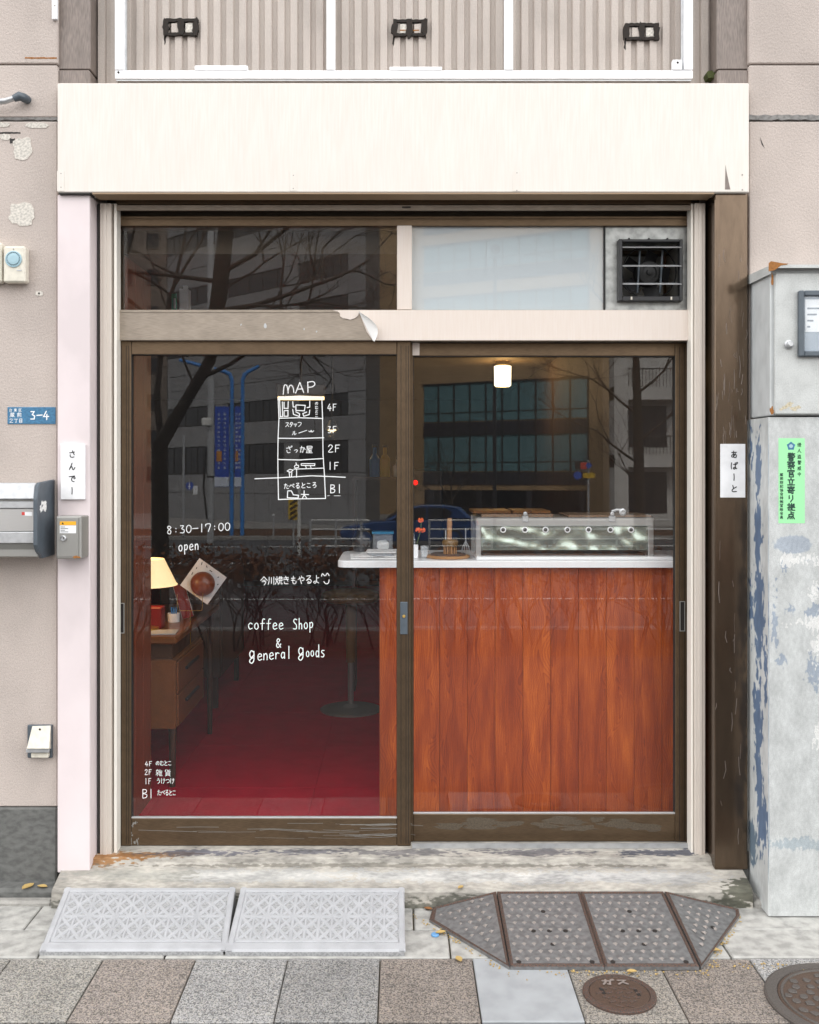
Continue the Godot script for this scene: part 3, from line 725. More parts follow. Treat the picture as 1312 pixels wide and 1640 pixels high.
	mk("twig", lin(0.05, 0.038, 0.03), 0.95)
	mk("hedge_leaf", lin(0.26, 0.095, 0.035), 0.8)
	mk("hedge_green", lin(0.05, 0.065, 0.02), 0.8)
	mk("pole_grey", lin(0.4, 0.41, 0.42), 0.5, 0.4)
	mk("pole_white", lin(0.62, 0.62, 0.6), 0.6)
	mk("pole_blue", lin(0.03, 0.2, 0.55), 0.4)
	mk("banner_blue", lin(0.02, 0.075, 0.42), 0.7)
	mk("banner_mark", lin(0.6, 0.65, 0.75), 0.7)
	mk("banner_orange", lin(0.55, 0.22, 0.03), 0.7)
	mk("sign_green", lin(0.02, 0.3, 0.14), 0.5)
	mk("sign_blue", lin(0.02, 0.09, 0.45), 0.5)
	mk("sign_yellow", lin(0.6, 0.38, 0.02), 0.5)
	mk("sign_red", lin(0.55, 0.05, 0.03), 0.5)
	mk("car_paint", lin(0.012, 0.06, 0.2), 0.22, 0.3)
	M.car_paint.clearcoat_enabled = true
	M.car_paint.clearcoat = 0.6
	M.car_paint.clearcoat_roughness = 0.05
	mk("tyre", lin(0.015, 0.015, 0.015), 0.8)
	mk("alloy", lin(0.5, 0.5, 0.5), 0.3, 0.8)

# ---------------------------------------------------------------- ground
func ground() -> void:
	struct("ground", B(-60, 60, -1.2, -0.62, -30, 120), M.asphalt)
	# pavement bed and its slabs
	var bed := struct("pavement", B(-7, 7, -0.4, -0.012, 0.1, 4.75), M.joint_dirt)
	var rng := RandomNumberGenerator.new()
	rng.seed = 11
	var x0 := -0.064
	var p := 0.3045
	var first := {-5: 0, -4: 0, -3: 1, -2: 2, -1: 3, 0: 4, 1: 5, 2: 6, 3: 4, 4: 2}
	for row in 12:
		var z0 := 0.5 + row * 0.372
		if row > 0:
			break
		for k in range(-14, 15):
			var kind: int = first.get(k, rng.randi_range(0, 4)) if row == 0 else [0, 1, 2, 3, 4, 6][rng.randi_range(0, 5)]
			if row > 1 and absi(k) > 9:
				continue
			var dy := rng.randf_range(-0.0015, 0.0015)
			obj("paving_slab", B(x0 + k * p + 0.002, x0 + (k + 1) * p - 0.002, -0.04, dy, z0 + 0.002, z0 + 0.370, 0.003), M["paver%d" % kind], bed)
	# unseen dark ground, added so the pavement reflects less in the door glass
	struct("added_dark_walk", B(-7, 7, -0.1, -0.004, 0.874, 4.75), M.added_dark_ground)
	# pale edging stones between the step and the slabs
	var edge := struct("kerb", B(-7, 7, -0.3, -0.02, 0.1, 0.497), M.joint_dirt)
	var cuts := [-7.0, -4.2, -3.3, -2.4, -1.32, -0.9, 0.05, 0.35, 0.98, 1.9, 2.8, 7.0]
	for k in cuts.size() - 1:
		for r in 2:
			var za := 0.1 if r == 0 else 0.3
			var sh := 0.0 if r == 0 else 0.12
			obj("edging_stone", B(cuts[k] + sh + 0.003, cuts[k + 1] + sh - 0.003, -0.06, 0.001 + rng.randf_range(-0.002, 0.002), za + 0.003, (0.3 if r == 0 else 0.497) - 0.003, 0.004), M.edging, edge)
	# doorstep: upper sill, sloping apron, front face; worn and stained
	var stain := patch_image(1024, 200, Color(0.69, 0.67, 0.635), 0.26, [
		[0.055, 0.40, 0.05, 0.10, Color(0.64, 0.43, 0.23, 0.75), 1.1], [0.10, 0.36, 0.06, 0.06, Color(0.64, 0.44, 0.25, 0.7), 1.2], [0.15, 0.33, 0.06, 0.03, Color(0.62, 0.42, 0.24, 0.7), 1.0],
		[0.21, 0.31, 0.08, 0.06, Color(0.40, 0.40, 0.45, 0.75), 1.2], [0.36, 0.30, 0.06, 0.05, Color(0.44, 0.44, 0.48, 0.7), 1.2], [0.5, 0.31, 0.12, 0.06, Color(0.46, 0.45, 0.46, 0.7), 1.2], [0.70, 0.31, 0.07, 0.06, Color(0.45, 0.44, 0.46, 0.7), 1.2], [0.90, 0.31, 0.07, 0.07, Color(0.34, 0.35, 0.40, 0.8), 1.2],
		[0.45, 0.485, 0.4, 0.022, Color(0.52, 0.5, 0.46, 0.7), 0.9],
		[0.3, 0.61, 0.22, 0.08, Color(0.76, 0.755, 0.74, 0.8), 0.8], [0.62, 0.62, 0.28, 0.08, Color(0.78, 0.775, 0.76, 0.85), 0.8], [0.84, 0.63, 0.14, 0.08, Color(0.755, 0.75, 0.74, 0.8), 0.8], [0.12, 0.6, 0.08, 0.09, Color(0.70, 0.69, 0.65, 0.7), 0.8],
		[0.25, 0.93, 0.3, 0.10, Color(0.44, 0.435, 0.40, 0.8), 0.6], [0.7, 0.93, 0.4, 0.10, Color(0.43, 0.425, 0.385, 0.8), 0.6], [0.985, 0.8, 0.03, 0.15, Color(0.34, 0.34, 0.29, 0.8), 0.8]], 5, 2.4)
	mk("step_concrete", Color(0.93, 0.93, 0.93), 0.85, 0.0, {tex = img_tex(stain), uv = true, fine = T.grit, fs = Vector3(0.13, 0.13, 0.13)})
	var mb := MB.new()
	var xa := -1.28
	var xb := 1.30
	# profile from the sill to the ground: (z, y)
	var prof := [Vector2(-0.2, 0.131), Vector2(-0.02, 0.128), Vector2(-0.012, 0.124), Vector2(-0.008, 0.112), Vector2(0.0, 0.107), Vector2(0.11, 0.073), Vector2(0.128, 0.067), Vector2(0.134, 0.058), Vector2(0.137, -0.03)]
	var len := [0.0]
	for k in prof.size() - 1:
		len.append(len[k] + prof[k].distance_to(prof[k + 1]))
	var segs := 40
	var wob := fnl(9, 1.7, 3)
	for i in segs:
		var u0 := i / float(segs)
		var u1 := (i + 1) / float(segs)
		var q0 := lerpf(xa, xb, u0)
		var q1 := lerpf(xa, xb, u1)
		for k in prof.size() - 1:
			var am := 0.003 if k > 1 else 0.0008
			var am2 := 0.003 if k + 1 > 1 else 0.0008
			var a: Vector2 = prof[k]
			var b: Vector2 = prof[k + 1]
			mb.uvquad(Vector3(q0, a.y + am * wob.get_noise_2d(q0 * 4.0, k), a.x + am * wob.get_noise_2d(q0 * 4.0, k + 30)), Vector3(q1, a.y + am * wob.get_noise_2d(q1 * 4.0, k), a.x + am * wob.get_noise_2d(q1 * 4.0, k + 30)),
				Vector3(q1, b.y + am2 * wob.get_noise_2d(q1 * 4.0, k + 1), b.x + am2 * wob.get_noise_2d(q1 * 4.0, k + 31)), Vector3(q0, b.y + am2 * wob.get_noise_2d(q0 * 4.0, k + 1), b.x + am2 * wob.get_noise_2d(q0 * 4.0, k + 31)),
				u0, len[k] / len[-1], u1, len[k + 1] / len[-1])
	for side in [xa, xb]:
		for k in prof.size() - 1:
			mb.quad(Vector3(side, prof[k].y, prof[k].x), Vector3(side, prof[k + 1].y, prof[k + 1].x), Vector3(side, -0.05, prof[k + 1].x), Vector3(side, -0.05, prof[k].x), Vector3(-1 if side == xa else 1, 0, 0))
	struct("doorstep", mb, M.step_concrete)
	# low concrete ledges along the walls on either side
	var ledge := struct("wall_ledge", B(-7, -1.285, -0.1, 0.045, -0.1, 0.075, 0.012), M.plinth)
	obj("ledge_lip", B(-7, -1.286, -0.1, 0.018, 0.076, 0.118, 0.008), M.concrete, ledge)
	struct("wall_ledge", B(1.305, 7, -0.1, 0.03, -0.1, 0.14, 0.012), M.concrete)

# ---------------------------------------------------------------- the shop's own building
func ragged(cx: float, cy: float, rx: float, ry: float, n: int, sd: int, rough := 0.18) -> PackedVector2Array:
	var r := RandomNumberGenerator.new()
	r.seed = sd
	var out := PackedVector2Array()
	for k in n:
		var a := TAU * k / n
		var q := 1.0 + r.randf_range(-rough, rough)
		var e := pow(pow(absf(cos(a)), 3.0) + pow(absf(sin(a)), 3.0), -1.0 / 3.0)
		out.push_back(Vector2(cx + cos(a) * rx * q * e, cy - sin(a) * ry * q * e))
	return out

func ragged_band(x0: float, x1: float, y: float, h: float, sd: int, step := 0.018) -> PackedVector2Array:
	var r := RandomNumberGenerator.new()
	r.seed = sd
	var up := PackedVector2Array()
	var dn := PackedVector2Array()
	var x := x0
	while x < x1:
		up.push_back(Vector2(x, y + h * r.randf_range(0.3, 0.62)))
		dn.push_back(Vector2(x, y - h * r.randf_range(0.3, 0.62)))
		x += step * r.randf_range(0.6, 1.4)
	up.push_back(Vector2(x1, y + h * 0.45))
	dn.push_back(Vector2(x1, y - h * 0.45))
	dn.reverse()
	up.append_array(dn)
	return up

func building() -> void:
	var t := thing("shop_building", "beige stucco building with a blank cream fascia over a glazed shopfront", "building", Vector3(0, 0, 0))
	var xl := -1.3048
	var xr := 1.3333
	# stucco in bands, recessed joints between them
	var yj := [0.0, 0.3276, 2.949, 3.1586, 9.0]
	for side in 2:
		var a := -7.0 if side == 0 else xr
		var b := xl if side == 0 else 7.0
		for k in 3:
			var lo: float = yj[k + 1] + (0.008 if k == 1 else 0.003 if k == 2 else 0.0)
			var hi: float = yj[k + 2] - (0.008 if k == 0 else 0.003 if k == 1 else 0.0)
			obj("wall", B(a, b, lo, hi, -0.2, 0.0, 0.004), M.stucco, t)
		obj("joint_backing", B(a + 0.01, b - 0.01, 0.3, 8.9, -0.19, -0.012), M.caulk, t)
		obj("plinth", B(a, b + (0.0 if side == 0 else 0.0), -0.1, 0.3276 - 0.002, -0.2, 0.008, 0.006), M.plinth, t)
		# broken sealant in the wide joint, a hairline under the narrow one
		var mb := MB.new()
		mb.prism(ragged_band(a if side == 1 else -2.0, b if side == 0 else 2.2, 2.9538 + 0.002, 0.02, 3 + side), -0.012, 0.0015 if side == 1 else -0.003)
		obj("joint_sealant", mb, M.caulk, t)
	# patches and pits on the left wall
	for q in [[-1.4405, 2.5871, 0.046, 0.042, 5], [-1.4357, 2.8371, 0.036, 0.041, 8], [-1.381, 2.9252, 0.043, 0.011, 2], [-1.5095, 2.9276, 0.022, 0.009, 4], [-1.5024, 2.88, 0.02, 0.012, 12], [-1.3738, 2.2848, 0.014, 0.009, 6]]:
		obj("plaster_patch", MB.new().prism(ragged(q[0], q[1], q[2], q[3], 22, q[4], 0.14), -0.002, 0.0022, 0.001), M.plaster, t)
	obj("crack", MB.new().prism(ragged_band(-1.56, -1.4452, 2.8967, 0.007, 9, 0.012), -0.002, 0.0008), M.crack, t)
	obj("crack", MB.new().prism(ragged_band(-1.4857, -1.4667, 2.8681, 0.02, 10, 0.006), -0.002, 0.001), M.crack, t)
	obj("crack", MB.new().prism(ragged_band(-1.4286, -1.3071, 3.1824, 0.006, 19, 0.012), -0.002, 0.0008), M.rust_spot, t)
	obj("crack", MB.new().prism(ragged(-1.3738, 2.2848, 0.0035, 0.0035, 8, 3), -0.002, 0.003), M.crack, t)
	obj("crack", MB.new().prism(P2("1.3748,2.8808 1.3891,2.8449 1.3923,2.8385 1.3812,2.8529"), -0.002, 0.001), M.crack, t)
	# column covers under the fascia
	var pink := B(-1.2943, -1.1715, 0.0877, 2.6527, -0.075, 0.03, 0.003)
	obj("column_cover", pink, M.pink_paint, t)
	obj("seal_strip", B(-1.1715 + 0.001, -1.1715 + 0.012, 0.1, 2.6419, -0.09, -0.055, 0.003), M.crack, t)
	var brown := B(1.1928, 1.3179, 0.0995, 2.6598, -0.085, 0.03, 0.003)
	obj("column_cover", brown, M.brown_metal, t)
	var scr := MB.new()
	var rs := RandomNumberGenerator.new()
	rs.seed = 17
	for i in 60:
		var sx := rs.randf_range(1.1975, 1.3156)
		var sy := rs.randf_range(0.2, 2.5) if i % 3 else rs.randf_range(1.7, 2.1)
		var sl := rs.randf_range(0.01, 0.09)
		scr.stroke(PackedVector2Array([Vector2(sx, sy), Vector2(sx + rs.randf_range(-0.004, 0.004), sy - sl * 0.5), Vector2(sx + rs.randf_range(-0.006, 0.006), sy - sl)]), rs.randf_range(0.0006, 0.0022), 0.0303 + i * 0.00001, 0.0001)
	obj("scratch_pattern", scr, M.brown_metal_upper, t)
	obj("column_base_gap", B(1.1762, 1.3238, 0.06, 0.0971, -0.08, 0.02), M.plinth, t)
	# reveal behind the guide rails
	obj("reveal", B(-1.4, -1.1739, 0.1, 2.75, -0.4, -0.085), M.stucco, t)
	obj("reveal", B(1.2037, 1.5, 0.1, 2.75, -0.4, -0.095), M.stucco, t)
	# upper storey: columns, ribbed cladding
	for side in 2:
		var a := -1.3117 if side == 0 else 1.216
		var b := -1.1849 if side == 0 else 1.3404
		obj("upper_column", B(a, b, 3.1476, 5.6, -0.16, -0.02, 0.003), M.brown_metal_upper, t)
		obj("upper_column_foot", B(a, b, 2.9, 3.1452 - 0.002, -0.16, -0.012, 0.006), M.brown_metal_upper, t)
	obj("cladding_backing", B(-1.2, 1.3, 2.85, 5.6, -0.3, -0.118), M.stucco, t)
	var cl := MB.new()
	var x := -1.1831
	var pitch := 0.0502
	while x < 1.2222:
		var e0 := x
		var e1 := x + pitch * 0.08
		var e2 := x + pitch * 0.60
		var e3 := x + pitch * 0.68
		var e4 := x + pitch
		var zf := -0.094
		var zb := -0.108
		for s: Array in [[e0, zb, e1, zf], [e1, zf, e2, zf], [e2, zf, e3, zb], [e3, zb, e4, zb]]:
			cl.quad(Vector3(s[0], 2.8, s[1]), Vector3(s[2], 2.8, s[3]), Vector3(s[2], 5.6, s[3]), Vector3(s[0], 5.6, s[1]), Vector3(0, 0, 1))
		x += pitch
	obj("corrugated_cladding", cl, M.corrugated, t)
	obj("upper_wall", B(xl - 0.01, xr + 0.01, 5.6, 9.0, -0.2, -0.005), M.stucco, t)
	obj("roof", B(-7, 7, 8.8, 9.05, -9.6, 0.05), M.stucco, t)
	# outer shell so that daylight enters through the shopfront only
	obj("side_wall", B(-7, -6.8, -0.1, 8.8, -9.6, -0.2), M.stucco, t)
	obj("side_wall", B(6.8, 7, -0.1, 8.8, -9.6, -0.2), M.stucco, t)
	obj("rear_wall", B(-7, 7, -0.1, 8.8, -9.6, -9.4), M.stucco, t)
	obj("upper_floor", B(-6.8, 6.8, 2.72, 2.9, -9.4, -0.12), M.stucco, t)
	obj("moss_tuft", MB.new().prism(ragged(1.2044, 3.1392, 0.016, 0.013, 14, 4, 0.3), -0.1, -0.05, 0.008), M.moss, t)

	# fascia: shallow metal box faced with a pale wood-grain film
	var f := thing("fascia_panel", "blank cream wood-grain fascia panel spanning above the shop doors", "fascia", Vector3(0, 2.6566, 0.05))
	var fx0 := -1.2874
	var fx1 := 1.3156
	obj("panel", B(fx0, fx1, 2.6566, 3.0677, -0.03, 0.05, 0.003), M.fascia, f)
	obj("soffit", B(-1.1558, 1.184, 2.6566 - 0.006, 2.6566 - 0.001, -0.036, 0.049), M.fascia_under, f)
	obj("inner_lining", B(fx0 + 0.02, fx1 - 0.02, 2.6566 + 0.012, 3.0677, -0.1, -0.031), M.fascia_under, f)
	for q in [[470, 302], [828, 305], [470, 281], [828, 277], [98, 300], [98, 278], [1189, 304], [1189, 280]]:
		obj("screw", MB.new().lathe(Vector3(0 + (q[0] - 640.0) * 0.00234921, 2.6707 - (q[1] - 302.0) * 0.00234921, 0.0505), P2("0.003,-0.002 0.003,0.0006 0,0.001"), 8, Vector3(0, 0, 1)), M.screw, f)
	for q in [470.0, 828.0, 98.0]:
		obj("cover_strip", B((q - 646.5) * 0.00234921, (q - 634.5) * 0.00234921, 2.6613, 2.7365, 0.0502, 0.0512, 0.0004), M.fascia, f)
	obj("tear", MB.new().prism(P2("1.2265,2.7594 1.232,2.7263 1.2446,2.6672 1.2241,2.6672"), 0.0495, 0.0506), M.brown_metal_upper, f)
	obj("ragged_edge", MB.new().prism(ragged_band(fx0 + 0.004, -1.1652, 2.6543, 0.007, 31, 0.01), -0.01, 0.047), M.crack, f)

func storefront() -> void:
	# frame with the fixed lights over the doors
	var t := thing("shopfront_frame", "bronze aluminium shopfront frame with two transom lights above sliding doors", "window frame", Vector3(0, 0.13, -0.12))
	var z := -0.12
	var xl := -1.1155
	var xr := 1.1475
	obj("head", B(xl, xr, 2.5711, 2.6104, -0.2, -0.118, 0.002), M.bronze_h, t)
	obj("head_bead", B(xl, xr, 2.5981, 2.6079, -0.2, -0.112, 0.001), M.bronze_h, t)
	obj("jamb", B(xl - 0.02, xl + 0.006, 0.131, 2.6104 - 0.001, -0.22, -0.117), M.bronze, t)
	obj("jamb", B(xr - 0.006, xr + 0.02, 0.131, 2.6104 - 0.001, -0.22, -0.117), M.bronze, t)
	obj("mullion", B(-0.0098, 0.049, 2.2402, 2.5711, -0.18, -0.11, 0.002), M.film, t)
	# mid rail: film peeled off its left half
	var rail := obj("mid_rail", B(xl - 0.004, xr, 2.1189, 2.2387, -0.2, -0.102, 0.002), M.bronze_pale, t)
	obj("rail_step", B(xl - 0.004, -0.1956, 2.2277, 2.2374, -0.11, -0.0995, 0.001), M.bronze_pale, rail)
	obj("film", MB.new().prism(P2("-0.2635,2.2366 -0.243,2.2325 -0.2331,2.2243 -0.2331,2.2136 -0.2225,2.2054 -0.2061,2.203 -0.1921,2.1989 -0.1733,2.2063 -0.161,2.2161 -0.1577,2.2341 -0.1446,2.1931 -0.1282,2.1522 -0.1053,2.1186 1.1424,2.1186 1.1424,2.2366"), -0.1015, -0.0985), M.film, rail)
	# the curling flap
	var fl := MB.new()
	var a0 := Vector3(-0.1612, 2.2333, -0.097)
	var a1 := Vector3(-0.105, 2.1185, -0.097)
	var n := 7
	for k in n:
		var t0 := k / float(n)
		var t1 := (k + 1) / float(n)
		var f0 := func(s: float, q: float) -> Vector3:
			var w := sin(PI * clampf(s * 0.9 + 0.05, 0, 1)) * 0.058
			var an := q * 2.3
			var p := a0.lerp(a1, s)
			return p + Vector3(w * (0.15 + 0.85 * sin(an) / 1.0) * q * 1.0, -0.008 * q, 0.002 + 0.02 * (1.0 - cos(an)) * (0.5 + w * 6.0))
		for j in 5:
			var q0 := j / 5.0
			var q1 := (j + 1) / 5.0
			fl.quad(f0.call(t0, q0), f0.call(t1, q0), f0.call(t1, q1), f0.call(t0, q1), Vector3(0, 0, 1))
	obj("peeled_film", fl, M.film_back, rail)
	for q in [[425, 522, 0.008], [487, 527, 0.004], [507, 531, 0.004], [386, 520, 0.004]]:
		obj("glue_mark", MB.new().prism(ragged((q[0] - 640.0) * 0.0024444, 1.63 - (q[1] - 745.0) * 0.0024444, q[2] * 0.6, q[2], 9, int(q[0]), 0.4), -0.1025, -0.1014), M.galvanised, rail)
	# transom panes
	var w1 := obj("transom_pane", B(xl + 0.002, -0.0074, 2.2409, 2.576, -0.138, -0.132), M.window_glass, t)
	var w2 := obj("frosted_pane", B(0.0468, 0.808, 2.2409, 2.576, -0.138, -0.132), M.window_glass, t)
	obj("frosting", B(0.0445, 0.8126, 2.2401, 2.5809, -0.145, -0.1395), M.frosted_film, w2)
	obj("pane_joint", B(0.8056, 0.8117, 2.2409, 2.576, -0.146, -0.129), M.black_rubber, t)
	# bottom track
	obj("bottom_track", B(xl, xr, 0.1285, 0.1275, -0.22, -0.1, 0.002), M.galvanised, t)
	obj("track_lip", B(0.0489, xr, 0.13, 0.1487, -0.108, -0.1), M.galvanised, t)

	# roller shutter rolled up behind the fascia, with its guide rails
	var s := thing("roller_shutter", "rolled-up shutter slat and cream guide rails round the shop doors", "shutter", Vector3(0, 0.1, -0.06))
	var bar := obj("bottom_slat", B(-1.0982, 1.1321, 2.6182, 2.6387, -0.075, -0.06, 0.002), M.bronze_pale, s)
	obj("finger_slot", MB.new().box(Vector3(0.0266, 2.6288, -0.059), Vector3(0.034, 0.006, 0.004), 0.0015), M.dark_gap, bar)
	obj("curtain_roll", B(-1.0982, 1.1321, 2.6436, 2.72, -0.11, -0.068), M.bronze_h, s)
	for side in 2:
		var g := func(a: float, b: float) -> Array:
			return [a, b]
		if side == 0:
			var r := obj("guide_rail", B(-1.1566, -1.1132, 0.0855, 2.642, -0.085, -0.045, 0.0025), M.rail_cream, s)
			obj("rail_bead", B(-1.1439, -1.1295, 0.0863, 2.6391, -0.046, -0.041, 0.0015), M.rail_cream, r)
			obj("rail_lip", B(-1.1067, -1.0958, 0.0842, 2.6436, -0.115, -0.06, 0.001), M.rail_light, r)
			obj("rail_groove", B(-1.1259, -1.1089, 0.0785, 2.6489, -0.11, -0.08), M.rail_cream, r)
		else:
			var r := obj("guide_rail", B(1.1397, 1.1807, 0.0855, 2.642, -0.085, -0.045, 0.0025), M.rail_cream, s)
			obj("rail_bead", B(1.1536, 1.168, 0.0863, 2.6391, -0.046, -0.041, 0.0015), M.rail_cream, r)
			obj("rail_lip", B(1.1297, 1.1382, 0.0842, 2.6436, -0.115, -0.06, 0.001), M.rail_light, r)
			obj("rail_groove", B(1.1429, 1.1526, 0.0785, 2.6489, -0.11, -0.08), M.dark_gap, r)

	# exhaust fan in the last transom light
	var e := thing("exhaust_fan", "square black louvred exhaust fan set in a grey metal plate", "exhaust fan", Vector3(0.9927, 2.3942, -0.12))
	var hx0 := 0.8806
	var hx1 := 1.11
	var hy0 := 2.2886
	var hy1 := 2.5106
	var pm := MB.new()
	pm.bb(0.814, hx0, 2.2417, 2.5772, -0.15, -0.135)
	pm.bb(hx1, 1.1445, 2.2417, 2.5772, -0.15, -0.135)
	pm.bb(hx0, hx1, 2.2417, hy0, -0.15, -0.135)
	pm.bb(hx0, hx1, hy1, 2.5772, -0.15, -0.135)
	obj("plate_frame", pm, M.fan_plate, e)
	pm = MB.new()
	pm.bb(hx0 - 0.01, hx0 - 0.002, hy0, hy1, -0.35, -0.1505)
	pm.bb(hx1 + 0.002, hx1 + 0.01, hy0, hy1, -0.35, -0.1505)
	pm.bb(hx0, hx1, hy0 - 0.01, hy0 - 0.002, -0.35, -0.1505)
	pm.bb(hx0, hx1, hy1 + 0.002, hy1 + 0.01, -0.35, -0.1505)
	obj("duct_frame", pm, M.steel_dull, e)
	var fr := MB.new()
	var ax := 0.858
	var bx := 1.1098
	var ay := 2.2729
	var by := 2.5149
	fr.bb(ax, ax + 0.014, ay, by, -0.134, -0.095, 0.002)
	fr.bb(bx - 0.012, bx, ay, by, -0.134, -0.1, 0.002)
	fr.bb(ax + 0.014, bx - 0.012, ay, ay + 0.019, -0.134, -0.1, 0.002)
	fr.bb(ax + 0.014, bx - 0.012, by - 0.01, by, -0.134, -0.1, 0.002)
	obj("frame", fr, M.black_plastic, e)
	obj("duct", B(ax + 0.01, bx - 0.01, ay + 0.01, by - 0.008, -0.36, -0.3505), M.steel_dull, e)
	for y in [394.0, 424.0, 453.0]:
		obj("louvre", MB.new().box(Vector3((ax + bx) / 2 + 0.004, 1.63 - (y - 745.0) * 0.00244, -0.112), Vector3(bx - ax - 0.02, 0.004, 0.03), 0.001, Basis(Vector3.RIGHT, 0.32)), M.galvanised, e)
	var c := Vector3(0.9956, 2.3985, -0.18)
	var mo := obj("motor", MB.new().lathe(c, P2("0.05,-0.05 0.05,0.0 0.044,0.01 0.03,0.014 0.028,0.006 0.012,0.008 0.01,0.016 0,0.017"), 24, Vector3(0, 0, 1)), M.black_iron, e)
	obj("ring", MB.new().lathe(c + Vector3(0, 0, 0.012), P2("0.108,-0.006 0.11,0 0.106,0.002 0.105,-0.006"), 32, Vector3(0, 0, 1)), M.black_plastic, e)
	for dx in [-0.045, 0.045]:
		obj("bracket", MB.new().box(c + Vector3(dx, 0.0, 0.02), Vector3(0.008, 0.17, 0.006), 0.002, Basis(Vector3.BACK, -0.06)), M.slate_plastic, e)
	for k in 5:
		var an := TAU * k / 5.0
		obj("blade", MB.new().box(c + Vector3(cos(an) * 0.072, sin(an) * 0.072, -0.05), Vector3(0.05, 0.06, 0.003), 0.001, Basis(Vector3.BACK, an) * Basis(Vector3.RIGHT, 0.5)), M.black_plastic, e)
	for q in [1012.0, 1076.0]:
		obj("clip", MB.new().box(Vector3((q - 640.0) * 0.00244, ay + 0.01, -0.098), Vector3(0.006, 0.012, 0.006), 0.001), M.cream_plastic, e)
	for q in [1011.0, 1043.0, 1073.0]:
		obj("bolt", MB.new().box(Vector3((q - 640.0) * 0.00244, by + 0.007, -0.13), Vector3(0.008, 0.009, 0.01), 0.002), M.black_plastic, e)

# a sliding leaf: its limits, the widths of its members, and a glass that leans back by half a degree
func leaf(called: String, label: String, x0: float, x1: float, y0: float, y1: float, sw: Array, zf: float) -> Array:
	var t := thing(called, label, "sliding door", Vector3((x0 + x1) / 2, y0, zf - 0.02), "glazed sliding door leaves")
	var zb := zf - 0.034
	obj("stile", B(x0, x0 + sw[0], y0, y1, zb, zf, 0.0025), M.bronze, t)
	obj("stile", B(x1 - sw[1], x1, y0, y1, zb, zf, 0.0025), M.bronze, t)
	obj("top_rail", B(x0 + sw[0], x1 - sw[1], y1 - sw[2], y1, zb, zf - 0.003, 0.0025), M.bronze_h, t)
	obj("bottom_rail", B(x0 + sw[0], x1 - sw[1], y0, y0 + sw[3], zb, zf - 0.003, 0.0025), M.bronze_h, t)
	var gx0: float = x0 + sw[0] - 0.004
	var gx1: float = x1 - sw[1] + 0.004
	var gy0: float = y0 + sw[3] - 0.004
	var gy1: float = y1 - sw[2] + 0.004
	var c := Vector3((gx0 + gx1) / 2, (gy0 + gy1) / 2, zf - 0.017)
	var g := obj("glass_pane", MB.new().box(Vector3.ZERO, Vector3(gx1 - gx0, gy1 - gy0, 0.005)), M.window_glass, t, true)
	g.position = c - t.position
	g.rotation_degrees.x = -0.49
	var gk := MB.new()
	gk.bb(gx0, gx0 + 0.006, gy0, gy1, zb + 0.004, zf - 0.006)
	gk.bb(gx1 - 0.006, gx1, gy0, gy1, zb + 0.004, zf - 0.006)
	gk.bb(gx0 + 0.006, gx1 - 0.006, gy1 - 0.006, gy1, zb + 0.004, zf - 0.006)
	obj("gasket_frame", gk, M.black_rubber, t)
	obj("glazing_bead", B(x0 + sw[0], x1 - sw[1], y0 + sw[3] - 0.001, y0 + sw[3] + 0.005, zf - 0.016, zf - 0.004, 0.001), M.galvanised, t)
	return [t, g, c]

func mark(pane: Node3D, how: String, a: Array) -> void:
	var mb := MB.new()
	if how == "write":
		write(mb, a[0], a[1], a[2], a[3], a[4], a[5], a[6], a[7], a[8] if a.size() > 8 else false, a[9] if a.size() > 9 else true, a[10] if a.size() > 10 else 0.0)
	else:
		drawing(mb, a[0], a[1], a[2], a[3], a[4])
	obj("lettering" if how == "write" else "line_drawing", mb, M.marker, pane, true)

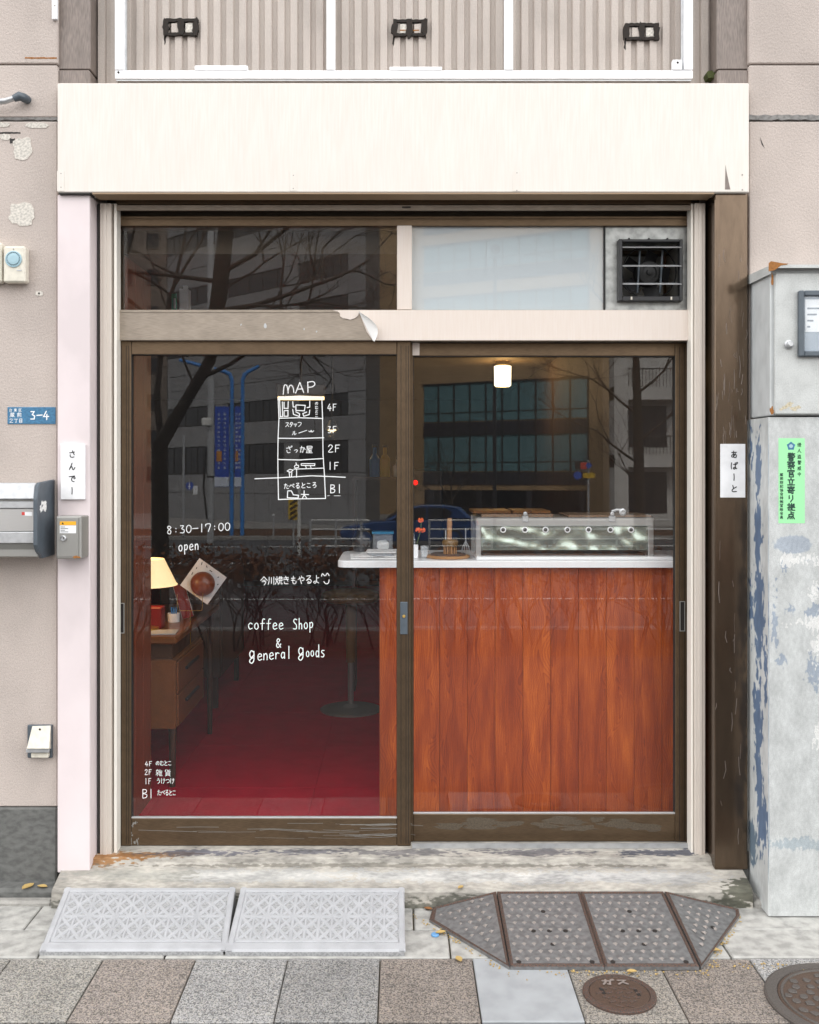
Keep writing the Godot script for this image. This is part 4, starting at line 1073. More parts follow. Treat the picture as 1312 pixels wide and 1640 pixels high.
func doors() -> void:
	var z := -0.12
	var L := leaf("sliding_door", "bronze sliding door leaf written over with white hand lettering and a floor map", -1.1106, 0.0442, 0.1311, 2.1202, [0.0541, 0.0541, 0.0541, 0.1081], -0.12)
	var R := leaf("sliding_door", "bronze sliding door leaf in front of the plank counter with no lettering", 0.0248, 1.1544, 0.133, 2.1166, [0.0298, 0.0571, 0.0521, 0.1092], -0.16)
	# pulls and lock
	var lt: Node3D = L[0]
	var pull := func(cx: float, cy: float, zz: float, parent: Node3D) -> void:
		var m := MB.new()
		m.bb(cx - 0.011, cx - 0.008, cy - 0.06, cy + 0.06, zz - 0.002, zz + 0.003, 0.0008)
		m.bb(cx + 0.008, cx + 0.011, cy - 0.06, cy + 0.06, zz - 0.002, zz + 0.003, 0.0008)
		m.bb(cx - 0.008, cx + 0.008, cy - 0.06, cy - 0.057, zz - 0.002, zz + 0.003, 0.0008)
		m.bb(cx - 0.008, cx + 0.008, cy + 0.057, cy + 0.06, zz - 0.002, zz + 0.003, 0.0008)
		var pl := obj("finger_pull", m, M.steel_dull, parent)
		obj("pull_recess", B(cx - 0.0078, cx + 0.0078, cy - 0.0568, cy + 0.0568, zz - 0.001, zz + 0.0006), M.dark_gap, pl)
	pull.call(-1.0934, 1.028, -0.12, lt)
	pull.call(1.1246, 1.0292, -0.16, R[0])
	var lock := obj("lock_plate", B(0.0025, 0.0319, 0.9645, 1.0922, -0.122, -0.116, 0.002), M.slate_plastic, lt)
	obj("lock_cylinder", MB.new().lathe(Vector3(0.0172, 1.036, -0.116), P2("0.006,0 0.006,0.003 0.004,0.0035 0,0.0025"), 14, Vector3(0, 0, 1)), M.brass, lock)
	# grooves of the meeting stile
	for q in [642.0, 650.0, 654.0]:
		obj("groove", B((q - 640.0) * 0.002457, (q - 639.2) * 0.002457, 0.14, 2.1, -0.1205, -0.1192), M.dark_gap, lt)
	for q in [194.0, 202.0, 206.0]:
		obj("groove", B((q - 640.0) * 0.002457, (q - 639.2) * 0.002457, 0.14, 2.1, -0.1205, -0.1192), M.dark_gap, lt)
	for q in [1088.0, 1096.0]:
		obj("groove", B((q - 640.0) * 0.002483, (q - 639.2) * 0.002483, 0.14, 2.1, -0.1605, -0.1592), M.dark_gap, R[0])
	obj("film_scrap", B(0.0521, 0.0794, 2.0667, 2.1163, -0.1602, -0.1585), M.film, R[0])
	# scuffs on the bottom rails
	var rg := RandomNumberGenerator.new()
	rg.seed = 4
	var sc := MB.new()
	for k in 26:
		var sx := rg.randf_range(-1.05, -0.06)
		var sy := 0.1869 + rg.randf_range(-0.03, 0.035)
		sc.stroke(PackedVector2Array([Vector2(sx, sy), Vector2(sx + rg.randf_range(0.03, 0.12), sy + rg.randf_range(-0.006, 0.004)), Vector2(sx + rg.randf_range(0.13, 0.26), sy + rg.randf_range(-0.008, 0.008))]), rg.randf_range(0.0006, 0.0016), -0.1226 + k * 0.00002, 0.0001)
	for k in 30:
		sc.prism(ragged(-1.0743 + rg.randf_range(-0.004, 0.05), 0.1869 + rg.randf_range(-0.05, 0.04), rg.randf_range(0.001, 0.004), rg.randf_range(0.002, 0.008), 7, k, 0.4), -0.1235, -0.1224 + k * 0.00002)
	obj("scuff", sc, M.steel_dull, lt)
	mk("dried_mud", lin(0.115, 0.088, 0.06), 0.9, 0.0, {tex = T.mottle, ts = Vector3(0.1, 0.06, 0.1), bump = T.fineb, bs = 0.1})
	var dm := MB.new()
	for k in 26:
		dm.prism(ragged(0.0497 + rg.randf_range(0.05, 1.0), 0.1976 + rg.randf_range(-0.012, 0.03), rg.randf_range(0.02, 0.07), rg.randf_range(0.006, 0.014), 14, k + 50, 0.4), -0.1635, -0.1627 + k * 0.00002)
	obj("dried_mud", dm, M.dried_mud, R[0])

	# white marker on the first leaf, in the pane's own plane
	var c: Vector3 = L[2]
	var o := Vector2(c.x, c.y)
	var zz := 0.0029
	var pen := 0.0035
	var k := 0.00245                                      # metres an elevation px at the glass
	var gx := func(p: float) -> float: return (p - 640.0) * k - c.x
	var gy := func(p: float) -> float: return 1.63 - (p - 745.0) * k - c.y
	mark(L[1], "write", ["MAP", gx.call(451.0), gy.call(612.0), 20 * k, 20 * k, 18 * k, pen, zz, false, true, 0.1])
	mark(L[1], "drawing", ["-0.4802,1.8948 -0.4768,1.8167 -0.4802,1.7385 -0.4812,1.6555 -0.4802,1.5822 -0.4782,1.4943 -0.3864,1.4972 -0.2926,1.4982 -0.2965,1.5871 -0.3024,1.6701 -0.3034,1.7385 -0.3043,1.8167 -0.3073,1.8997 -0.3962,1.9026 -0.4743,1.8997;-0.4763,1.8157 -0.3962,1.8176 -0.3034,1.8147;-0.4782,1.7365 -0.3962,1.7356 -0.2994,1.7385;-0.4802,1.6525 -0.3962,1.6506 -0.3004,1.6564;-0.572,1.5763 -0.4743,1.5802 -0.3473,1.5881 -0.2965,1.5861 -0.2145,1.5822", pen, zz, false, o])
	mark(L[1], "drawing", ["-0.4743,1.8899 -0.4714,1.8215 -0.4626,1.8225 -0.4636,1.8802;-0.4567,1.8792 -0.4567,1.8548 -0.4411,1.8548 -0.4401,1.8811;-0.4567,1.845 -0.4567,1.8235 -0.4411,1.8235 -0.4411,1.8469 -0.4567,1.845;-0.4098,1.8665 -0.4098,1.8469 -0.3766,1.845 -0.3727,1.8665 -0.4098,1.8684;-0.4225,1.8811 -0.4206,1.8606 -0.4137,1.8606;-0.4225,1.8508 -0.4196,1.8313 -0.3962,1.8225 -0.3952,1.8333 -0.4098,1.8411;-0.3551,1.8841 -0.3551,1.8596 -0.3659,1.8577;-0.3551,1.8479 -0.3571,1.8303 -0.3786,1.8235 -0.3825,1.8342 -0.3669,1.8401", pen, zz, false, o])
	mark(L[1], "drawing", ["-0.445,1.6066 -0.4333,1.6135 -0.4206,1.6105 -0.4304,1.6017 -0.445,1.6066;-0.4362,1.6008 -0.4343,1.5841;-0.4255,1.6008 -0.4274,1.5841;-0.4157,1.6262 -0.4128,1.6183 -0.3991,1.6213 -0.3991,1.6291 -0.4098,1.631 -0.4157,1.6262;-0.4098,1.6398 -0.4069,1.632;-0.4177,1.6144 -0.3014,1.6183;-0.4069,1.6135 -0.4069,1.5822;-0.3893,1.6359 -0.3346,1.6359 -0.3356,1.6281 -0.3883,1.6291 -0.3893,1.6359;-0.3708,1.6262 -0.3688,1.6183;-0.3522,1.6262 -0.3493,1.6183", pen * 0.9, zz, false, o])
	mark(L[1], "drawing", ["-0.4421,1.5285 -0.4431,1.5011 -0.401,1.5001 -0.3991,1.5109 -0.4196,1.5128 -0.4274,1.5285 -0.4421,1.5285;-0.3766,1.5285 -0.3776,1.5138;-0.3883,1.5148 -0.359,1.5138;-0.3766,1.5138 -0.3835,1.5001;-0.3766,1.5138 -0.3678,1.5011", pen, zz, false, o])
	mark(L[1], "write", ["のむとこ", gx.call(503.0), gy.call(642.0), 6 * k, 6 * k, 6.6 * k, pen * 0.5, zz, true])
	mark(L[1], "write", ["スタッフ", gx.call(455.0), gy.call(675.0), 7.5 * k, 9 * k, 6.6 * k, pen * 0.62, zz, false, true, 0.03])
	mark(L[1], "write", ["ル", gx.call(466.0), gy.call(689.0), 8 * k, 8 * k, 8 * k, pen * 0.62, zz])
	mark(L[1], "drawing", ["-0.3981,1.7571 -0.3669,1.7678;-0.359,1.7649 -0.3532,1.7619 -0.3493,1.7678 -0.3463,1.761 -0.3395,1.7659", pen * 0.75, zz, true, o])
	mark(L[1], "write", ["ざっか屋", gx.call(456.0), gy.call(713.0), 11 * k, 13 * k, 11 * k, pen * 0.7, zz])
	mark(L[1], "write", ["たべるところ", gx.call(453.0), gy.call(774.0), 9 * k, 10 * k, 9 * k, pen * 0.7, zz, false, true, 0.05])
	mark(L[1], "write", ["4F", gx.call(523.0), gy.call(645.0), 8 * k, 13 * k, 8 * k, pen * 0.8, zz])
	mark(L[1], "write", ["3F", gx.call(523.0), gy.call(681.0), 8 * k, 13 * k, 8 * k, pen * 0.8, zz])
	mark(L[1], "write", ["2F", gx.call(523.0), gy.call(711.0), 11 * k, 14 * k, 11 * k, pen * 0.85, zz])
	mark(L[1], "write", ["1F", gx.call(523.0), gy.call(739.0), 10 * k, 14 * k, 10 * k, pen * 0.85, zz])
	mark(L[1], "write", ["B1", gx.call(526.0), gy.call(775.0), 12 * k, 16 * k, 11 * k, pen * 0.9, zz])
	mark(L[1], "drawing", ["-0.2848,1.5089 -0.277,1.5099;-0.2584,1.5089 -0.234,1.5089", pen * 0.5, zz, false, o])
	mark(L[1], "write", ["8:30-17:00", gx.call(263.0), gy.call(842.0), 12 * k, 15 * k, 10.4 * k, pen * 0.85, zz, false, true, 0.06])
	mark(L[1], "write", ["open", gx.call(282.0), gy.call(866.0), 9.6 * k, 19 * k, 8.7 * k, pen * 0.95, zz, false, true, 0.09])
	mark(L[1], "write", ["今川焼きもやるよ", gx.call(415.0), gy.call(924.0), 13 * k, 15 * k, 12 * k, pen * 0.72, zz, false, true, 0.03])
	mark(L[1], "drawing", ["-0.3084,1.1918 -0.3042,1.2012 -0.2958,1.1928;-0.2916,1.1939 -0.2853,1.2033 -0.2779,1.1939;-0.2989,1.1707 -0.2916,1.1623 -0.2811,1.1644 -0.2779,1.1781", pen * 0.85, zz, true, o])
	mark(L[1], "write", ["coffee", gx.call(394.0), gy.call(991.0), 11 * k, 20 * k, 9.9 * k, pen * 0.95, zz])
	mark(L[1], "write", ["Shop", gx.call(467.0), gy.call(991.0), 9.6 * k, 20 * k, 8.6 * k, pen * 0.95, zz, false, true, 0.05])
	mark(L[1], "write", ["&", gx.call(439.0), gy.call(1023.0), 12 * k, 17 * k, 12 * k, pen, zz])
	mark(L[1], "write", ["g", gx.call(395.0), gy.call(1033.0), 14 * k, 26 * k, 12 * k, pen * 1.1, zz])
	mark(L[1], "write", ["eneral", gx.call(409.0), gy.call(1040.0), 11.5 * k, 21 * k, 9.4 * k, pen, zz, false, true, 0.08])
	mark(L[1], "write", ["g", gx.call(474.0), gy.call(1028.0), 14 * k, 26 * k, 12 * k, pen * 1.1, zz])
	mark(L[1], "write", ["oo", gx.call(488.0), gy.call(1037.0), 8 * k, 18 * k, 7.5 * k, pen * 0.9, zz, false, true, 0.1])
	mark(L[1], "write", ["ds", gx.call(503.0), gy.call(1034.0), 9.5 * k, 22 * k, 8.5 * k, pen * 0.95, zz])
	mark(L[1], "write", ["4F", gx.call(230.0), gy.call(1221.0), 6 * k, 9 * k, 6 * k, pen * 0.6, zz])
	mark(L[1], "write", ["2F", gx.call(229.0), gy.call(1234.0), 6.4 * k, 10 * k, 6.4 * k, pen * 0.6, zz])
	mark(L[1], "write", ["1F", gx.call(229.0), gy.call(1248.0), 6 * k, 11 * k, 6 * k, pen * 0.6, zz])
	mark(L[1], "write", ["B1", gx.call(224.0), gy.call(1265.0), 12 * k, 17 * k, 10 * k, pen * 0.8, zz])
	mark(L[1], "write", ["のむとこ", gx.call(247.0), gy.call(1220.0), 7 * k, 9 * k, 6.6 * k, pen * 0.52, zz])
	mark(L[1], "write", ["雑貨", gx.call(247.0), gy.call(1234.0), 12 * k, 12 * k, 14 * k, pen * 0.45, zz])
	mark(L[1], "write", ["うけつけ", gx.call(248.0), gy.call(1248.0), 8 * k, 10 * k, 7.4 * k, pen * 0.52, zz])
	mark(L[1], "write", ["たべるとこ", gx.call(250.0), gy.call(1267.0), 7 * k, 10 * k, 6 * k, pen * 0.52, zz])

# ---------------------------------------------------------------- things on the facade
func facade_things() -> void:
	# name plates
	var t := thing("name_plate", "white upright name plate lettered さんでー on the pink column", "sign", Vector3(-1.2376, 1.5001, 0.03))
	obj("plate", B(-1.278, -1.1862, 1.5005, 1.7077, 0.03, 0.043, 0.0015), M.sign_white, t)
	var mb := MB.new()
	for i in 4:
		mb = MB.new()
		glyph(mb, "さんで|"[i], -1.2486, 1.6865 - i * 0.0461, 0.0282, 0.0294, 0.0033, 0.0436)
		obj("lettering", mb, M.ink, t)
	t = thing("name_plate", "white paper name plate lettered あぱーと on the brown column", "sign", Vector3(1.2613, 1.5072, 0.03))
	obj("plate", B(1.2127, 1.3071, 1.5073, 1.7102, 0.03, 0.034, 0.001), M.sign_white, t)
	mb = MB.new()
	for i in 4:
		mb = MB.new()
		glyph(mb, "あぱ|と"[i], 1.2493, 1.6854 - i * 0.0429, 0.0283, 0.0295, 0.0036, 0.0346)
		obj("lettering", mb, M.ink, t)
	# street number plate
	t = thing("address_plate", "small blue street number plate reading 3-4 on the beige wall", "sign", Vector3(-1.4048, 1.7871, 0))
	obj("plate", B(-1.4936, -1.3105, 1.787, 1.8512, 0.0, 0.004, 0.001), M.blue_plate, t)
	mb = MB.new()
	write(mb, "3-4", -1.4104, 1.8393, 0.0285, 0.0381, 0.025, 0.0042, 0.0045, false, false)
	obj("lettering", mb, M.white_print, t)
	mb = MB.new()
	write(mb, "台東区", -1.4877, 1.8464, 0.0131, 0.0133, 0.0181, 0.0012, 0.0045, false, false)
	obj("lettering", mb, M.white_print, t)
	mb = MB.new()
	write(mb, "蔵前", -1.4841, 1.831, 0.019, 0.019, 0.0262, 0.0016, 0.0045, false, false)
	obj("lettering", mb, M.white_print, t)
	mb = MB.new()
	write(mb, "2丁目", -1.4877, 1.8084, 0.0176, 0.0176, 0.0181, 0.0018, 0.0045, false, false)
	obj("lettering", mb, M.white_print, t)
	# letter box
	t = thing("letter_box", "wide steel letter box with dark slate end cap beside the pink column", "letter box", Vector3(-1.55, 1.29, 0))
	var x1 := -1.314
	obj("body", B(-1.95, x1 - 0.012, 1.293, 1.56, 0.0, 0.15, 0.004), M.steel_dull, t)
	var cap := MB.new()
	var poly := P2("0.0,1.288 0.12,1.286 0.165,1.315 0.184,1.34 0.184,1.505 0.17,1.55 0.15,1.566 0.0,1.575")
	cap.prism(poly, 0.0, 0.014, 0.003)
	for i in cap.v.size():                               # stand the outline across x
		cap.v[i] = Vector3(x1 - 0.014 + cap.v[i].z, cap.v[i].y, cap.v[i].x)
		cap.n[i] = Vector3(cap.n[i].z, cap.n[i].y, cap.n[i].x)
	for i in range(0, cap.v.size(), 3):
		var tv := cap.v[i + 1]
		cap.v[i + 1] = cap.v[i + 2]
		cap.v[i + 2] = tv
	obj("end_cap", cap, M.slate_plastic, t)
	obj("lid", MB.new().box(Vector3(-1.64, 1.535, 0.158), Vector3(0.62, 0.062, 0.012), 0.003, Basis(Vector3.RIGHT, -0.22)), M.galvanised, t)
	obj("flap_band", B(-1.95, x1 - 0.016, 1.4729, 1.498, 0.15, 0.166, 0.002), M.galvanised, t)
	obj("door_panel", B(-1.95, x1 - 0.016, 1.3884, 1.4716, 0.15, 0.160, 0.002), M.steel, t)
	obj("lower_band", B(-1.95, x1 - 0.016, 1.3456, 1.3865, 0.15, 0.167, 0.002), M.galvanised, t)
	obj("bottom_band", MB.new().box(Vector3(-1.64, 1.322, 0.145), Vector3(0.62, 0.05, 0.01), 0.002, Basis(Vector3.RIGHT, 0.35)), M.steel_dull, t)
	obj("sticker", B(-1.3676, -1.3403, 1.4454, 1.459, 0.16, 0.1608), M.white_print, t)
	obj("sticker", B(-1.379, -1.3676, 1.4477, 1.459, 0.16, 0.1608), M.red_print, t)
	var sl := MB.new()
	for k in 12:
		var r := ragged(0.10 + 0.012 * (k % 5), 1.49 - 0.012 * (k / 4), 0.007, 0.007, 8, k, 0.5)
		sl.prism(r, 0.0, 0.0006 + k * 0.00003)
	for i in sl.v.size():
		sl.v[i] = Vector3(x1 + sl.v[i].z, sl.v[i].y, sl.v[i].x)
		sl.n[i] = Vector3(sl.n[i].z, sl.n[i].y, sl.n[i].x)
	for i in range(0, sl.v.size(), 3):
		var tv := sl.v[i + 1]
		sl.v[i + 1] = sl.v[i + 2]
		sl.v[i + 2] = tv
	obj("sticker_remains", sl, M.film_back, t)
	# key box
	t = thing("key_box", "small grey lock box with orange warning sticker on the pink column", "lock box", Vector3(-1.2518, 1.2757, 0.03))
	obj("body", B(-1.2676, -1.175, 1.284, 1.441, 0.03, 0.12, 0.004), M.steel_dull, t)
	obj("door", B(-1.264, -1.186, 1.292, 1.436, 0.1205, 0.1235, 0.0012), M.steel_dull, t)
	obj("sticker", B(-1.2526, -1.1927, 1.379, 1.4078, 0.1236, 0.124), M.white_print, t)
	obj("sticker", B(-1.2526, -1.1927, 1.409, 1.4228, 0.1236, 0.124), M.orange_sticker, t)
	mb = MB.new()
	mb.prism(P2("-1.2463,1.4117 -1.2368,1.4117 -1.242,1.4198"), 0.124, 0.1243)
	for k in 4:
		mb.stroke(PackedVector2Array([Vector2(-1.249, 1.4021 - k * 0.006), Vector2(-1.234 + (k % 2) * 0.012, 1.4021 - k * 0.006)]), 0.002, 0.1244)
	obj("sticker_print", mb, M.ink, t)
	var lk := obj("lock", MB.new().lathe(Vector3(-1.2388, 1.3606, 0.1235), P2("0.011,0 0.011,0.006 0.008,0.009 0.0075,0.005 0,0.005"), 18, Vector3(0, 0, 1)), M.galvanised, t)
	obj("keyhole", MB.new().box(Vector3(-1.2369, 1.361, 0.129), Vector3(0.002, 0.007, 0.002)), M.dark_gap, lk)
	obj("rust_patch", MB.new().prism(ragged(-1.19, 1.291, 0.013, 0.0045, 12, 3, 0.35), 0.1235, 0.1245), M.rust_spot, t)
	# timer switch box and its neighbour at the picture's edge
	t = thing("timer_switch", "cream timer switch box with a round pale blue dial", "switch box", Vector3(-1.4643, 2.3205, 0))
	obj("body", B(-1.494, -1.411, 2.3194, 2.4559, 0.0, 0.044, 0.006), M.cream_plastic, t)
	var dc := Vector3(-1.454, 2.4064, 0.0445)
	var dial := obj("dial", MB.new().lathe(dc, P2("0.031,0 0.031,0.003 0.027,0.004 0.026,0.002 0.022,0.002 0.021,0.005 0.012,0.006 0,0.006"), 28, Vector3(0, 0, 1)), M.aqua_plastic, t)
	mb = MB.new()
	for k in 24:
		var an := TAU * k / 24.0
		mb.box(dc + Vector3(cos(an) * 0.024, sin(an) * 0.024, 0.003), Vector3(0.003, 0.0012, 0.0015), 0.0, Basis(Vector3.BACK, an))
	obj("tick_marking", mb, M.slate_plastic, dial)
	obj("screw", MB.new().lathe(Vector3(-1.4542, 2.4441, 0.044), P2("0.003,0 0.003,0.001 0,0.0015"), 8, Vector3(0, 0, 1)), M.screw, t)
	obj("slot", MB.new().box(Vector3(-1.4328, 2.364, 0.0445), Vector3(0.018, 0.004, 0.002)), M.galvanised, t)
	t = thing("switch_box", "edge of a second cream box at the picture border beside the timer", "switch box", Vector3(-1.5429, 2.3205, 0))
	obj("body", B(-1.57, -1.5017, 2.3202, 2.4709, 0.0, 0.04, 0.006), M.cream_plastic, t)
	obj("cover", B(-1.566, -1.5048, 2.3265, 2.463, 0.04, 0.044, 0.002), M.cream_plastic, t)
	# weatherproof outlet
	t = thing("outdoor_outlet", "cream weatherproof outlet cover low on the beige wall", "outlet", Vector3(-1.3714, 0.511, 0))
	obj("back_plate", B(-1.4153, -1.3203, 0.5163, 0.6422, 0.0, 0.012, 0.003), M.slate_plastic, t)
	mb = MB.new()
	var c1 := [Vector3(-1.3925, 0.6401, 0.02), Vector3(-1.3239, 0.6424, 0.02), Vector3(-1.3179, 0.5635, 0.05), Vector3(-1.4025, 0.5635, 0.05)]
	var c2 := [Vector3(-1.3955, 0.6379, 0.012), Vector3(-1.3243, 0.6403, 0.012), Vector3(-1.3243, 0.5525, 0.012), Vector3(-1.4145, 0.5525, 0.012)]
	mb.quad(c1[0], c1[1], c1[2], c1[3], Vector3(0, 0.2, 1))
	mb.quad(c1[1], c2[1], c2[2], c1[2], Vector3(1, 0, 0))
	mb.quad(c1[0], c2[0], c2[3], c1[3], Vector3(-1, 0, 0))
	mb.quad(c1[0], c1[1], c2[1], c2[0], Vector3(0, 1, 0))
	mb.quad(c1[3], c1[2], c2[2], c2[3], Vector3(0, -1, 0))
	obj("hood", mb, M.cream_plastic, t)
	obj("window_strip", MB.new().box(Vector3(-1.3639, 0.5535, 0.04), Vector3(0.0872, 0.0141, 0.012), 0.002), M.galvanised, t)
	obj("lower_body", B(-1.3949, -1.3286, 0.5217, 0.5406, 0.012, 0.03, 0.003), M.cream_plastic, t)
	obj("screw", MB.new().lathe(Vector3(-1.3619, 0.6298, 0.026), P2("0.004,0 0.004,0.001 0,0.0015"), 8, Vector3(0, 0, 1)), M.dark_gap, t)
	# cable stub and white bracket
	t = thing("cable_stub", "grey cable with a dark blue elbow poking out of the beige wall", "cable", Vector3(-1.4524, 3.011, 0))
	obj("cable", MB.new().tube(P3([Vector3(-1.64, 2.9865, 0.06), Vector3(-1.5505, 2.9949, 0.05), Vector3(-1.4867, 3.0014, 0.045), Vector3(-1.451, 3.0151, 0.04)]), PackedFloat32Array([0.012, 0.012, 0.011, 0.01]), 12), M.galvanised, t)
	obj("elbow", MB.new().tube(P3([Vector3(-1.4549, 3.012, 0.042), Vector3(-1.4345, 3.0221, 0.04), Vector3(-1.4195, 3.0188, 0.03), Vector3(-1.4181, 3.0242, -0.01)]), PackedFloat32Array([0.013, 0.017, 0.017, 0.015]), 12), M.slate_plastic, t)
	t = thing("wall_bracket", "white metal bracket strip at the top of the beige wall", "bracket", Vector3(-1.3167, 3.33, 0))
	obj("strip", B(-1.3219, -1.3006, 3.3246, 3.6, 0.0, 0.014, 0.002), M.white_aluminium, t)
	obj("screw", MB.new().lathe(Vector3(-1.3094, 3.3758, 0.014), P2("0.003,0 0.003,0.001 0,0.0015"), 8, Vector3(0, 0, 1)), M.screw, t)
	# white window guard over the cladding
	t = thing("window_guard", "white aluminium guard frame in front of the ribbed cladding", "window guard", Vector3(0, 3.1108, -0.03))
	obj("bottom_bar", B(-1.0944, 1.128, 3.1156, 3.148, -0.06, -0.03, 0.002), M.white_aluminium, t)
	obj("bottom_lip", B(-1.0896, 1.1232, 3.1096, 3.1144, -0.06, -0.036), M.galvanised, t)
	for q in [[184, 199], [523, 537], [808, 822], [1096, 1110]]:
		obj("upright", B((q[0] - 640.0) * 0.0024, (q[1] - 640.0) * 0.0024, 3.1492, 5.0, -0.056, -0.028, 0.002), M.white_aluminium, t)
	obj("inner_lip", B(-1.0626, -1.053, 3.1552, 5.0, -0.055, -0.045), M.galvanised, t)
	obj("inner_lip", B(1.0867, 1.0987, 3.1552, 5.0, -0.055, -0.045), M.galvanised, t)
	for q in [[312, 397, 105], [624, 708, 107]]:
		obj("hook_plate", B((q[0] - 640.0) * 0.0024, (q[1] - 640.0) * 0.0024, 3.1468 + 0.001, 1.63 - (q[2] - 745.0) * 0.0024, -0.046, -0.0275, 0.002), M.white_aluminium, t)
	obj("corner_bracket", B(1.0488, 1.0848, 3.1492, 3.1876, -0.05, -0.026, 0.002), M.white_aluminium, t)
	for q in [[190, 116], [1085, 101]]:
		obj("bolt_hole", MB.new().lathe(Vector3((q[0] - 640.0) * 0.0024, 1.63 - (q[1] - 745.0) * 0.0024, -0.029 if q[0] < 600 else -0.025), P2("0.0045,0 0.0045,0.0008 0,0.0009"), 10, Vector3(0, 0, 1)), M.dark_gap, t)
	# torn sign fixings
	var where := ["the first bay", "the middle bay", "the last bay"]
	var k := 0
	for q in [[291, 45], [657, 46], [1028, 52]]:
		var cx: float = (q[0] - 640.0) * 0.00244
		var cy: float = 1.63 - (q[1] - 745.0) * 0.00244
		t = thing("torn_fixing", "rusted remains of a torn fixing on the cladding in %s" % where[k], "fixing", Vector3(cx, cy - 0.03, -0.09), "torn sign fixings")
		mb = MB.new()
		mb.prism(ragged_band(cx - 0.066, cx + 0.066, cy + 0.028, 0.013, 60 + k, 0.008), -0.1, -0.085)
		mb.prism(ragged_band(cx - 0.062, cx + 0.058, cy - 0.026, 0.012, 70 + k, 0.008), -0.1, -0.085)
		obj("rail", mb, M.torn_metal, t)
		for j in 3:
			var ox := cx - 0.06 + j * 0.058
			mb = MB.new()
			mb.prism(ragged(ox, cy, 0.012, 0.032, 16, 80 + k * 5 + j, 0.3), -0.1, -0.084 + j * 0.0006)
			obj("lug", mb, M.torn_metal, t)
		obj("drip_stain", MB.new().prism(ragged(cx - 0.065, cy - 0.045, 0.004, 0.02, 12, 90 + k, 0.4), -0.1, -0.0935), M.torn_metal, t)
		for j in 2:
			obj("plate_piece", B(cx - 0.04 + j * 0.055, cx - 0.005 + j * 0.055, cy - 0.02, cy + 0.018, -0.1, -0.0885, 0.002), M.plaster if (j + k) % 2 else M.corrugated, t)
		if k == 1:
			obj("rust_line", MB.new().prism(ragged_band(cx - 0.04, cx + 0.035, cy - 0.008, 0.005, 95, 0.01), -0.09, -0.0878), M.rust_spot, t)
		k += 1
	cabinets()
	# leaves and litter
	var spots := [[45, 1409, "leaf_yellow", 0.03, "bigger pale yellow fallen leaf on the ledge below the dark plinth", 0.06], [68, 1407, "leaf_yellow", 0.022, "narrow yellow fallen leaf near the pink column foot", 0.06], [738, 1442, "leaf_yellow", 0.016, "yellow fallen leaf on top of the iron ramp wing", 0.13], [686, 1458, "leaf_brown", 0.018, "brown fallen leaf against the doorstep between the ramps", 0.15], [706, 1497, "leaf_yellow", 0.02, "straw-yellow fallen leaf beside the blue disc", 0.3], [1012, 1560, "leaf_yellow", 0.018, "yellow fallen leaf above the small gas cover", 0.6], [735, 1540, "leaf_yellow", 0.02, "yellow leaf under the sloping edge of the iron wing", 0.45], [1143, 1525, "leaf_yellow", 0.022, "yellow leaf at the tip of the far iron wing", 0.42]]
	var rg := RandomNumberGenerator.new()
	rg.seed = 7
	for q in spots:
		var z: float = q[5]
		var sc: float = 1575.0 / (3.75 - z)
		var yy := {0.06: 0.047, 0.13: 0.074, 0.15: 0.004}.get(z, 0.006) as float
		var pos := Vector3((q[0] - 640.0) / sc, yy, z)
		if z >= 0.3:
			var dist: float = 1.63 * 1575.0 / (q[1] - 745.0)
			pos = Vector3((q[0] - 640.0) * dist / 1575.0, 0.006, 3.75 - dist)
		var lf := MB.new()
		var s: float = q[3]
		var an := rg.randf() * TAU
		var b := Basis(Vector3.UP, an)
		var out := P2("0,-1 0.45,-0.5 0.6,0.1 0.3,0.7 0,1 -0.35,0.6 -0.6,0.05 -0.4,-0.55")
		for i in out.size():
			var p := out[i]
			var p2 := out[(i + 1) % out.size()]
			var up := func(w: Vector2) -> Vector3: return pos + b * Vector3(w.x * s, 0.004 + s * 0.25 * w.length() * absf(w.x), w.y * s)
			lf.tri(pos + Vector3(0, 0.002, 0), up.call(p), up.call(p2), Vector3.UP)
			lf.tri(pos + Vector3(0, 0.001, 0), up.call(p) - Vector3(0, 0.001, 0), up.call(p2) - Vector3(0, 0.001, 0), Vector3.DOWN)
		tag(obj("fallen_leaf", lf, M[q[2]]), q[4], "leaf", "fallen leaves")
	var capn := MB.new().lathe(Vector3(0.1234, 0.002, 0.345), P2("0.014,0 0.014,0.004 0.012,0.006 0,0.006"), 18)
	tag(obj("plastic_disc", capn, M.blue_cap), "flat pale blue plastic disc lying on the edging stone between the ramps", "disc")
	# dry leaf crumbs swept against the ramps
	var cr := MB.new()
	for i in 260:
		var px: float
		var pz: float
		match i % 4:
			0:
				px = rg.randf_range(0.05, 0.36)
				pz = lerpf(0.24, 0.60, (px - 0.1) / 0.26) + rg.randf_range(0.0, 0.04)
			1:
				px = rg.randf_range(0.36, 1.0)
				pz = 0.583 + absf(rg.randfn(0, 0.02))
			2:
				px = rg.randf_range(0.97, 1.25)
				pz = lerpf(0.60, 0.17, (px - 0.97) / 0.27) + rg.randf_range(0.0, 0.04)
			_:
				px = rg.randf_range(1.02, 1.6)
				pz = 0.54 + absf(rg.randfn(0, 0.02))
		var w := rg.randf_range(0.002, 0.006)
		cr.box(Vector3(px, 0.004, pz), Vector3(w, 0.0015, w * rg.randf_range(0.5, 1.6)), 0.0, Basis(Vector3.UP, rg.randf() * TAU) * Basis(Vector3.RIGHT, rg.randf_range(-0.5, 0.5)))
	var crumbs := obj("leaf_litter", cr, M.leaf_yellow)
	tag(crumbs, "dry yellow leaf crumbs swept along the iron ramp and manhole edges", "leaf litter")
	crumbs.set_meta("kind", "stuff")

